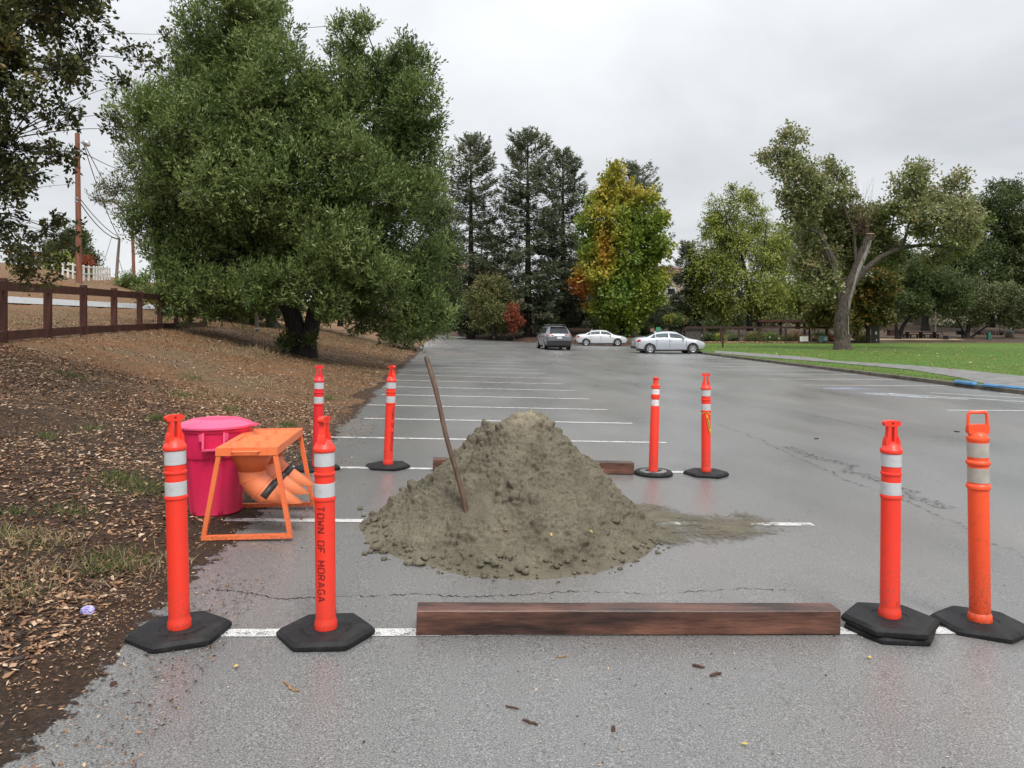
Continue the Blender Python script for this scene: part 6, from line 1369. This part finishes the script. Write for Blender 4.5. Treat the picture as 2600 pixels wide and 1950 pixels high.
# ------------------------------------------------------------------ far end: rail, signs, houses
ra = thing('guard_rail', 'low grey wooden guard rail behind the two silver sedans', 'rail', (4.8, 70.6, float(T(4.8, 70.6))))
a, b_ = Vector((0, .2, .50)), Vector((9.2, -1.2, .42)); mb = MB(); mb.bar(a, b_, .10, .26); mb.build('rail_board', M['polegrey'], ra, smooth=20)
for k in range(6):
    p = a.lerp(b_, k / 5 * .96 + .02); mb = MB(); mb.box((p.x, p.y + .12, .10), (.16, .14, .8)); mb.build('rail_post', M['fencedark'], ra)
def sign(name, label, xd, yt, yb, Y, w, h_, m, ground_y=None, posts=1, pm='fencedark', lines=None, lm='black', tilt=0):
    c_ = W(xd, (yt + yb) / 2, Y); g = onT(c_.x, c_.y); s_ = thing(name, label, 'sign', g); mb = MB(); zc_ = c_.z - g.z
    mb.box((0, 0, zc_), (w, .03, h_), M=Matrix.Rotation(tilt, 3, 'X')); mb.build('sign_panel', m, s_, bevel=.008)
    for k in range(posts):
        x = 0 if posts == 1 else (-w * .4 + k * w * .8); mb = MB(); mb.box((x, .06, zc_ / 2), (.07, .07, zc_ + .1)); mb.build('sign_post', M[pm], s_)
    for (u0, v0, u1, v1, lm_) in lines or []:
        mb = MB(); Mr = Matrix.Rotation(tilt, 3, 'X'); mb.box(Mr @ Vector(((u0 + u1) / 2 * w, -.019, (v0 + v1) / 2 * h_)) + Vector((0, 0, zc_)), ((u1 - u0) * w, .006, (v1 - v0) * h_), M=Mr); mb.build('sign_mark', M[lm_], s_)
    return s_
sign('green_sign', 'small green sign behind the nearest silver sedan', 1422, 707, 715, 72, .42, .36, M['greensign'])
sign('red_sign', 'small faded red sign next to the green sign', 1409, 710, 716, 72, .34, .3, M['signred'])
sign('white_notice', 'white notice board with grey lines standing at the garden fence', 1737, 726, 738, 73.2, .80, .46, M['white'], lines=[(-.35, .1, -.22, .3, 'plate'), (-.3, -.3, -.27, .35, 'polegrey'), (-.12, -.3, -.09, .35, 'polegrey'), (.05, -.3, .08, .35, 'polegrey'), (.22, -.3, .25, .35, 'polegrey')])
sign('teal_notice', 'teal notice board with pink and pale marks at the garden fence', 1778.5, 724.5, 738, 73.2, .86, .52, M['teal'], lines=[(-.42, .0, -.02, .32, 'signred'), (.08, -.25, .40, -.05, 'plate'), (.12, .05, .38, .25, 'galv')])
def house(label, c_, w, d, h_, Y, seed):
    g = Vector(c_); hs_ = thing('hillside_house', label, 'house', g, group='houses behind the redwoods'); mb = MB(); mb.box((0, 0, h_ / 2), (w, d, h_)); mb.build('wall', M['stucco'], hs_)
    rf = MB(); o_ = .6; a, b_ = w / 2 + o_, d / 2 + o_; rh = 1.6; rf.add([(-a, -b_, h_), (a, -b_, h_), (a, b_, h_), (-a, b_, h_), (-a + b_, 0, h_ + rh), (a - b_, 0, h_ + rh)], [(0, 1, 5, 4), (1, 2, 5), (2, 3, 4, 5), (3, 0, 4), (3, 2, 1, 0)]); rf.build('roof', M['roof'], hs_)
    for k in range(3):
        x = -w * .32 + k * w * .32; f = MB(); f.box((x, -d / 2 - .02, h_ * .62), (1.5, .08, 1.3)); fo_ = f.build('window', M['white'], hs_); pn = MB(); pn.box((x, -d / 2 - .07, h_ * .62), (1.3, .03, 1.1)); pn.build('pane', M['glass'], fo_)
    return hs_
p = W(985, 625, 134); house('cream house with terracotta roof glimpsed behind the leftmost redwood', (p.x, p.y, float(T(p.x, p.y)) - .3), 17, 9, max(4, W(985, 585, 134).z - float(T(p.x, p.y))), 134, 1)
p = W(1440, 600, 140); house('cream house with terracotta roof glimpsed right of the golden sweetgum', (p.x, p.y, float(T(p.x, p.y)) - .3), 10, 8, max(3, W(1440, 590, 140).z - float(T(p.x, p.y))), 140, 2)
p = W(2030, 690, 112); sh = thing('pale_shed', 'pale grey shed wall in the shade behind the picnic tables', 'shed', onT(p.x, p.y)); mb = MB(); hh = W(2030, 668, 112).z - sh.location.z; mb.box((0, 0, hh / 2), (6.5, 3, hh)); mb.build('wall', M['stucco'], sh); mb = MB(); mb.box((0, 0, hh + .08), (7, 3.6, .16)); mb.build('roof', M['greydoor'], sh)

# ------------------------------------------------------------------ garden fence and plants
gf = thing('garden_fence', 'dark brown post and mesh fence round the community garden', 'fence', (W(1786, 747, 75).x, 75, -.11)); go = gf.location
gp = [(1740, 75), (1786, 75), (1830, 75), (1876, 75), (1928, 74.8), (1995, 74.8), (2055, 74.8), (2098, 74.8), (2150, 74.8), (2207, 74.8)]
prev = None
for k, (xp, Y) in enumerate(gp):
    x = (xp - 1300) * Y / FPX; b_ = Vector((x, Y, -.11)) - go; mb = MB(); mb.box((b_.x, b_.y, .76), (.14, .14, 1.62)); mb.build('fence_post', M['fencedark'], gf)
    if prev is not None:
        [MB().bar(prev + Vector((.07, 0, z_)), b_ + Vector((-.07, 0, z_)), .07, h_).build('fence_rail', M['fencedark'], gf) for z_, h_ in ((1.50, .20), (.06, .16))]
    prev = b_
x = W(1500, 735, 75); gt = thing('garden_gate', 'grey board garden gate at the left end of the garden fence', 'gate', (x.x, 75.2, -.11))
mb = MB()
for k in range(7): mb.box((-.75 + k * .25, 0, .78), (.235, .04, 1.55 + .03 * (k % 2)))
mb.build('gate_boards', M['greydoor'], gt, smooth=20); mb = MB(); mb.box((0, .05, .35), (1.8, .05, .12)); mb.box((0, .05, 1.25), (1.8, .05, .12)); mb.build('gate_ledge', M['fencedark'], gt)
mb = MB(); mb.box((.82, -.03, .72), (.16, .02, .22)); mb.build('paper_notice', M['white'], gt)
x = W(1891, 728, 74.5); pn_ = thing('board_screen', 'tall dark grey board panel with white papers at the right end of the garden fence', 'screen', (x.x, 74.5, -.10))
mb = MB()
for k in range(4): mb.box((-.31 + k * .205, 0, .92), (.195, .05, 1.86))
mb.build('panel_boards', M['greydoor'], pn_, smooth=20); mb = MB(); mb.box((.05, -.035, .95), (.18, .01, .30)); mb.box((.1, -.035, .28), (.09, .01, .2)); mb.build('paper_notice', M['white'], pn_)
mb = MB(); mb.box((-.66, .1, .9), (.3, .3, 1.8)); mb.build('panel_post', M['fencedark'], pn_)
g = onT(*W(1835, 760, 58).xy)
sp_ = thing('sign_stake', 'bare brown stake at the lawn corner in front of the garden fence', 'stake', Vector((W(1835, 760, 55).x, 55, -.11))); 
sp_.location = Vector(((1835 - 1300) * 60 / FPX, 60, -.11)); mb = MB(); mb.box((0, 0, .5), (.11, .11, 1.5)); mb.build('stake_shaft', M['fencered'], sp_)
def shrub(label, xd, yd, rd, Y, m, leaf, n, seed, name='garden_shrub', sq=1.0, group='shrubs in the community garden'):
    p = W(xd, yd, Y); g = onT(p.x, p.y); th_ = thing(name, label, 'shrub', g, group=group); rng = np.random.RandomState(seed); r = rd * 1.1754 * Y / FPX; L_ = []
    for k in range(6): L_.append(((rng.rand() - .5) * r * 1.5, (rng.rand() - .5) * r, max(.25, p.z - g.z + (rng.rand() - .5) * r * .7 * sq), r * .62, r * .62, r * .55 * sq))
    n = int(n * 2.2); P, A, Nn, L, Wd, hue, o, td = crown(L_, n // 7, 7, .4, leaf[0], leaf[1], rng, .3, .5)
    P[:, 2] = np.maximum(P[:, 2], .02); leaf_object('foliage', P, A, Nn, L, Wd, hue, m, th_)
    mb = MB()
    for k in range(5): mb.tube([(0, 0, -.1), (L_[k][0] * .6, L_[k][1] * .6, L_[k][2] * .8)], [.03, .012], 5)
    mb.build('stems', M['bark'], th_); return th_
for a in (('dark green shrub at the left end of the garden fence', 1502 + 30, 736, 14, 76.5, 'lf_dark', (.16, .06), 1500, 1), ('yellow-green shrub beside the second garden post', 1557, 733, 13, 77, 'lf_lime', (.16, .06), 1200, 2), ('brown-green bush before the third garden post', 1585, 736, 13, 76.5, 'lf_grey', (.15, .05), 1200, 3),
          ('large grey-green bush between the middle garden posts', 1622, 732, 19, 77, 'lf_olive', (.16, .05), 2600, 4), ('deep green bush right of the middle garden post', 1665, 733, 16, 77, 'lf_bay', (.16, .05), 2000, 5), ('tan seed-headed bush behind the white notice', 1712, 728, 17, 77.5, 'lf_straw', (.18, .03), 1500, 6),
          ('low bright green plants beside the white notice', 1700, 742, 10, 76.2, 'lf_grass', (.14, .05), 900, 7), ('pale flowering bush left of the teal notice', 1758, 738, 9, 76, 'lf_straw', (.10, .05), 800, 8), ('green bush behind the teal notice', 1770, 728, 15, 77.5, 'lf_grey', (.16, .05), 1500, 9), ('pinkish bush left of the poplar trunk', 1797, 731, 11, 77, 'lf_rust', (.13, .05), 500, 10), ('olive bush right of the poplar trunk', 1862, 733, 17, 77, 'lf_olive', (.15, .05), 1800, 11)):
    shrub(a[0], a[1], a[2], a[3], a[4], M[a[5]], a[6], a[7], a[8])
for a in (('round green shrub on the bank behind the sedans', 1448, 690, 7, 84, 'lf_lime', 21), ('second round shrub on the bank, darker green', 1462, 693, 8, 84, 'lf_bay', 22), ('brownish shrub on the bank by the lone redwood', 1472, 692, 7, 85, 'lf_olive', 23), ('wide dark shrub left of the pergola', 1540, 706, 18, 84, 'lf_dark', 24), ('dark shrub at the foot of the sweetgum', 1395, 712, 16, 81, 'lf_dark', 25), ('dark shrub behind the olive-green tree', 1012, 712, 22, 86, 'lf_dark', 26), ('dark low shrub between redwood trunks', 1170, 710, 24, 86, 'lf_red', 27), ('dark low shrub behind the pale silver sedan', 1300, 706, 22, 86, 'lf_dark', 28)):
    shrub(a[0], a[1], a[2], a[3], a[4], M[a[5]], (.2, .08), 1600, a[6], 'bank_shrub', group='shrubs on the mulched bank')
for lab_s, xs_, ys_, rs_, k_s in SUCK: shrub(lab_s, xs_, ys_, rs_, 27.0, M['lf_dark'], (.13, .045), 420 if k_s == 0 else 150, 70 + k_s, 'root_suckers', group='suckers at the laurel foot')
# vine covered pergola
p = W(1712, 700, 84); pg = thing('vine_pergola', 'low red-brown pergola roofed with green vine behind the garden', 'pergola', onT(p.x, p.y)); zt = W(1712, 693, 84).z - pg.location.z
mb = MB(); mb.box((0, 0, zt), (8.2, 2.2, .24)); mb.build('beam', M['fencered'], pg)
for x_ in (-3.8, -1.3, 1.3, 3.8): mb = MB(); mb.box((x_, 0, zt / 2 - .15), (.2, .2, zt)); mb.build('leg', M['fencered'], pg)
rng = np.random.RandomState(7); P, A, Nn, L, Wd, hue, o, td = crown([(x_, 0, zt + .2 - .5 * (x_ > 2), 1.1, 1.2, .35 + .35 * (x_ > 1)) for x_ in np.linspace(-2.5, 4, 7)], 300, 7, .5, .2, .12, rng, .2, .2); leaf_object('vine', P, A, Nn, L, Wd, hue, M['lf_grass'], pg)
# plant tags
k_ = 0
for xp, yp in ((1807, 873), (1852, 873), (1900, 873.5), (1955, 871), (1954, 856), (1978, 859), (2065, 856), (2123, 871), (2167, 863), (2175, 869.5)):
    Y = 75.6; z_ = HCAM - (yp - HZ) * Y / FPX; x = (xp - 1300) * Y / FPX; tg = thing('plant_tag', 'small white plant tag in the garden beds behind the fence', 'plant tag', (x, Y, -.08), group='plant tags in the garden'); w_ = .24 if k_ in (0, 1, 2, 7, 9) else .14
    mb = MB(); mb.box((0, -.02, z_ + .08), (w_, .015, .11)); mb.build('tag_plate', M['white'], tg); mb = MB(); mb.box((0, 0, (z_ + .08) / 2), (.02, .012, z_ + .08)); mb.build('tag_stake', M['polegrey'], tg); k_ += 1

# ------------------------------------------------------------------ picnic area
def picnic(label, xl, xr_, yt, Y, rot=0.0):
    a, b_ = W(xl, yt, Y), W(xr_, yt, Y); c_ = (a + b_) / 2; g = onT(c_.x, c_.y); th_ = thing('picnic_table', label, 'picnic table', g, rot, group='picnic tables in the shade'); L = (b_ - a).length; H_ = c_.z - g.z
    mb = MB(); 
    for k in range(4): mb.box((0, -.33 + k * .22, H_), (L, .20, .07))
    mb.build('tabletop', M['fencedark'], th_)
    for s_ in (-1, 1): mb = MB(); mb.box((0, s_ * .75, H_ * .60), (L * .97, .28, .06)); mb.build('bench_seat', M['fencedark'], th_)
    for x_ in (-.42, 0, .42):
        mb = MB(); mb.box((x_ * L, 0, H_ * .48), (.16, .5, H_ * .96)); mb.box((x_ * L, 0, H_ * .5), (.12, 1.6, .1))
        for s_ in (-1, 1): mb.box((x_ * L, s_ * .72, H_ * .28), (.12, .12, H_ * .58))
        mb.build('leg', M['fencedark'], th_)
picnic('longer dark picnic table nearest the splayed oak', 1954, 2024, 717.5, 83)
picnic('reddish picnic table far right behind the brushy oak', 2110, 2168, 715.5, 90)
p = W(2043, 738, 78.5); bn = thing('park_bench', 'dark slatted park bench at the end of the gravel path', 'bench', onT(p.x, 78.5), R(62))
mb = MB(); [mb.box((0, -.18 + k * .13, .45), (1.5, .11, .05)) for k in range(4)]; mb.build('seat', M['trim'], bn)
mb = MB(); [mb.box((0, .27 + k * .05, .58 + k * .13), (1.5, .04, .11)) for k in range(3)]; mb.build('backrest', M['trim'], bn)
for x_ in (-.6, .6): mb = MB(); mb.box((x_, 0, .22), (.07, .45, .44)); mb.bar((x_, .22, .4), (x_, .40, .92), .05, .05); mb.build('leg', M['trim'], bn)
p = W(2136, 740, 80); df = thing('drinking_fountain', 'green drinking fountain post at the lawn edge', 'drinking fountain', onT(p.x, 80)); zt = W(2136, 718, 80).z - df.location.z
mb = MB(); mb.box((0, 0, zt / 2), (.34, .30, zt)); mb.build('fountain_pedestal', M['green'], df, bevel=.03, smooth=30); mb = MB(); mb.lathe([(.05, 0), (.16, .02), (.18, .07), (.15, .07), (.10, .03)], 20, c=(-.26, 0, zt * .72)); mb.build('basin', M['green'], df, smooth=40); mb = MB(); mb.box((.06, 0, zt + .03), (.2, .2, .06)); mb.build('cap', M['green'], df, bevel=.01)
p = W(2180.5, 738, 84); lb = thing('litter_barrel', 'pebbled round litter barrel with green top at the right edge', 'litter bin', onT(p.x, 84)); zt = W(2180, 712, 84).z - lb.location.z
mb = MB(); mb.lathe([(.40, 0), (.44, .05), (.45, zt * .45), (.42, zt * .74), (.36, zt * .78)], 28); mb.build('barrel', M['pebble'], lb, smooth=40); mb = MB(); mb.lathe([(.34, zt * .76), (.35, zt * .84), (.24, zt * .95), (.02, zt)], 24); mb.build('barrel_top', M['green'], lb, smooth=40)
p = W(1929, 730, 88); bb_ = thing('wooden_bin', 'dark red wooden bin in the shade left of the picnic table', 'bin', onT(p.x, 88)); zt = W(1929, 714, 88).z - bb_.location.z
mb = MB(); [mb.box((-.45 + k * .18, -.4, zt / 2), (.17, .05, zt)) for k in range(6)]; mb.box((0, 0, zt / 2), (1.05, .74, zt * .98)); mb.build('bin_slats', M['fencered'], bb_); mb = MB(); mb.box((0, 0, zt + .04), (1.15, .95, .08)); mb.build('bin_lid', M['fencedark'], bb_)
p = W(2090, 727, 84); bq = thing('barbecue_grill', 'black barbecue box on a post by the brushy oak', 'barbecue', onT(p.x - 1.2, 83)); zt = W(2090, 714, 84).z - bq.location.z
mb = MB(); mb.box((0, 0, zt - .22), (.9, .6, .44), taper=1.1); mb.build('firebox', M['trim'], bq, bevel=.03); mb = MB(); mb.box((.05, 0, (zt - .44) / 2), (.16, .16, zt - .44)); mb.build('grill_post', M['trim'], bq)
p = W(2024 + 7, 720, 95); lp = thing('lamp_post', 'slim grey-green lamp post behind the picnic tables', 'lamp post', onT(W(2005, 720, 95).x + .9, 95)); mb = MB(); mb.tube([(0, 0, -.1), (0, 0, 3.2)], .09, 10); mb.build('post_shaft', M['polegrey'], lp, smooth=40); mb = MB(); mb.lathe([(.09, 3.2), (.22, 3.25), (.2, 3.5), (.03, 3.62)], 16); mb.build('lamp_head', M['galv'], lp, smooth=40)
# wheel stops
def wheel_stop(label, a, b_, h_=.14):
    a, b_ = Vector(a), Vector(b_); c_ = (a + b_) / 2; L = (b_ - a).length; ang = math.atan2(b_.y - a.y, b_.x - a.x); mb = MB(); hx = L / 2
    pr = [(-.085, 0), (.085, 0), (.085, .05), (.045, h_), (-.045, h_), (-.085, .05)]
    rows = [[(x, p_[0] * s_, p_[1] * (1 if s_ == 1 else .55)) for p_ in pr + [pr[0]]] for x, s_ in ((-hx, .9), (-hx + .10, 1), (hx - .10, 1), (hx, .9))]; mb.grid(rows); mb.add(rows[0][:6], [tuple(range(6))]); mb.add(rows[-1][:6], [tuple(range(5, -1, -1))])
    o = mb.build('wheel_stop', M['blue']); o.location = c_; o.rotation_euler = (0, 0, ang); return tag(o, label, 'wheel stop', 'blue wheel stops of the accessible bays')
wheel_stop('short blue wheel stop standing clear of the kerb end', G(2063, 832), G(2109, 839), .10)
wheel_stop('long blue wheel stop running out of the view at the right', G(2123, 835.5), G(2240, 845), .085)

# ------------------------------------------------------------------ small litter on the ground
def stick(label, a, b_, r, m, seed):
    A_, B_ = G(*a), G(*b_); c_ = (A_ + B_) / 2; rng = random.Random(seed); mb = MB(); pts = [A_.lerp(B_, t) - c_ + Vector((rng.uniform(-1, 1), rng.uniform(-1, 1), 0)) * r * .8 for t in np.linspace(0, 1, 6)]
    mb.tube([p + Vector((0, 0, r * .9)) for p in pts], [r * k for k in (.7, 1, .95, 1, .9, .5)], 7); o = mb.build('broken_twig', m, smooth=40); o.location = c_; return tag(o, label, 'twig', 'broken twigs on the asphalt')
stick('long tan twig lying angled on the asphalt below the stencilled post', (614, 1475), (632, 1492), .006, M['tan'], 1)
stick('short tan twig crossing the tip of the longer tan twig', (630, 1493.5), (648, 1493), .005, M['tan'], 2)
stick('reddish twig right of centre below the front timber', (1497, 1439), (1520, 1444), .008, M['twig'], 3)
stick('reddish twig just right of and below the other one near the timber', (1535, 1462), (1557, 1456), .008, M['twig'], 4)
stick('rusty twig in the lower middle of the asphalt', (1128, 1558), (1160, 1567), .006, M['twig'], 5)
stick('small rusty twig above the lower middle one', (1092, 1527), (1122, 1534), .005, M['twig'], 6)
stick('thin pale twig below the left end of the front timber', (1204, 1421), (1226, 1419), .0045, M['tan'], 7)
stick('dark twig on the asphalt right of the yellow-taped post', (1760, 948.5), (1769, 948.8), .012, M['twig'], 8)
stick('dark twig on the asphalt near the right edge by the loop handled post', (2061, 933), (2074, 934), .013, M['twig'], 9)
for k, (xd, yd, l) in enumerate(((1609, 1612, 'yellow leaf flat on the asphalt at the lower right of centre'), (1879, 1424, 'small tan leaf on the asphalt below the right end of the timber'), (510, 1443, 'small tan leaf on the asphalt below the two left posts'))):
    flat_leaf('fallen_leaf', l, G(xd, yd) + Vector((0, 0, .006)), .034, M['yellowleaf'], 40 + k, tilt=.1)
for k, (xd, yd, l) in enumerate(((245, 1481, 'dark bark chip on the asphalt at the lower left'), (1325, 1578, 'reddish bark chip on the asphalt at the bottom centre'), (255, 1288, 'black bark chunk on the dirt by the crumpled wrapper'))):
    p = G(xd, yd); mb = MB(); mb.box((0, 0, .010), (.034 + .03 * (k == 2), .018, .018), rz=.4 + k, taper=.7); o = mb.build('bark_chip', M['twig'], bevel=.003); o.location = p; tag(o, l, 'bark chip')
# crumpled lavender wrapper
p = G(189, 1330); V_ = IV * (1 + .34 * fbm(IV[:, 0] * 1.5, IV[:, 1] * 1.5, IV[:, 2] * 1.5, 3, 91)[:, None])
ic2 = bmesh.new(); bmesh.ops.create_icosphere(ic2, subdivisions=4, radius=1.0); V4 = np.array([v.co[:] for v in ic2.verts]); F4 = np.array([[v.index for v in f.verts] for f in ic2.faces]); ic2.free()
rd = 1 - .42 * np.abs(fbm(V4[:, 0] * 2.1, V4[:, 1] * 2.1, V4[:, 2] * 2.1, 3, 91)) + .12 * vn(V4[:, 0] * 1.3, V4[:, 1] * 1.3, V4[:, 2], 5)
V4 = V4 * rd[:, None] * np.array([.046, .034, .034]); V4[:, 2] += .026
o = link('crumpled_wrapper', np_mesh('crumpled_wrapper', V4, F4), M['violet'], smooth=25); o.location = p; tag(o, 'crumpled lavender wrapper lying on the dirt at the lower left', 'wrapper')
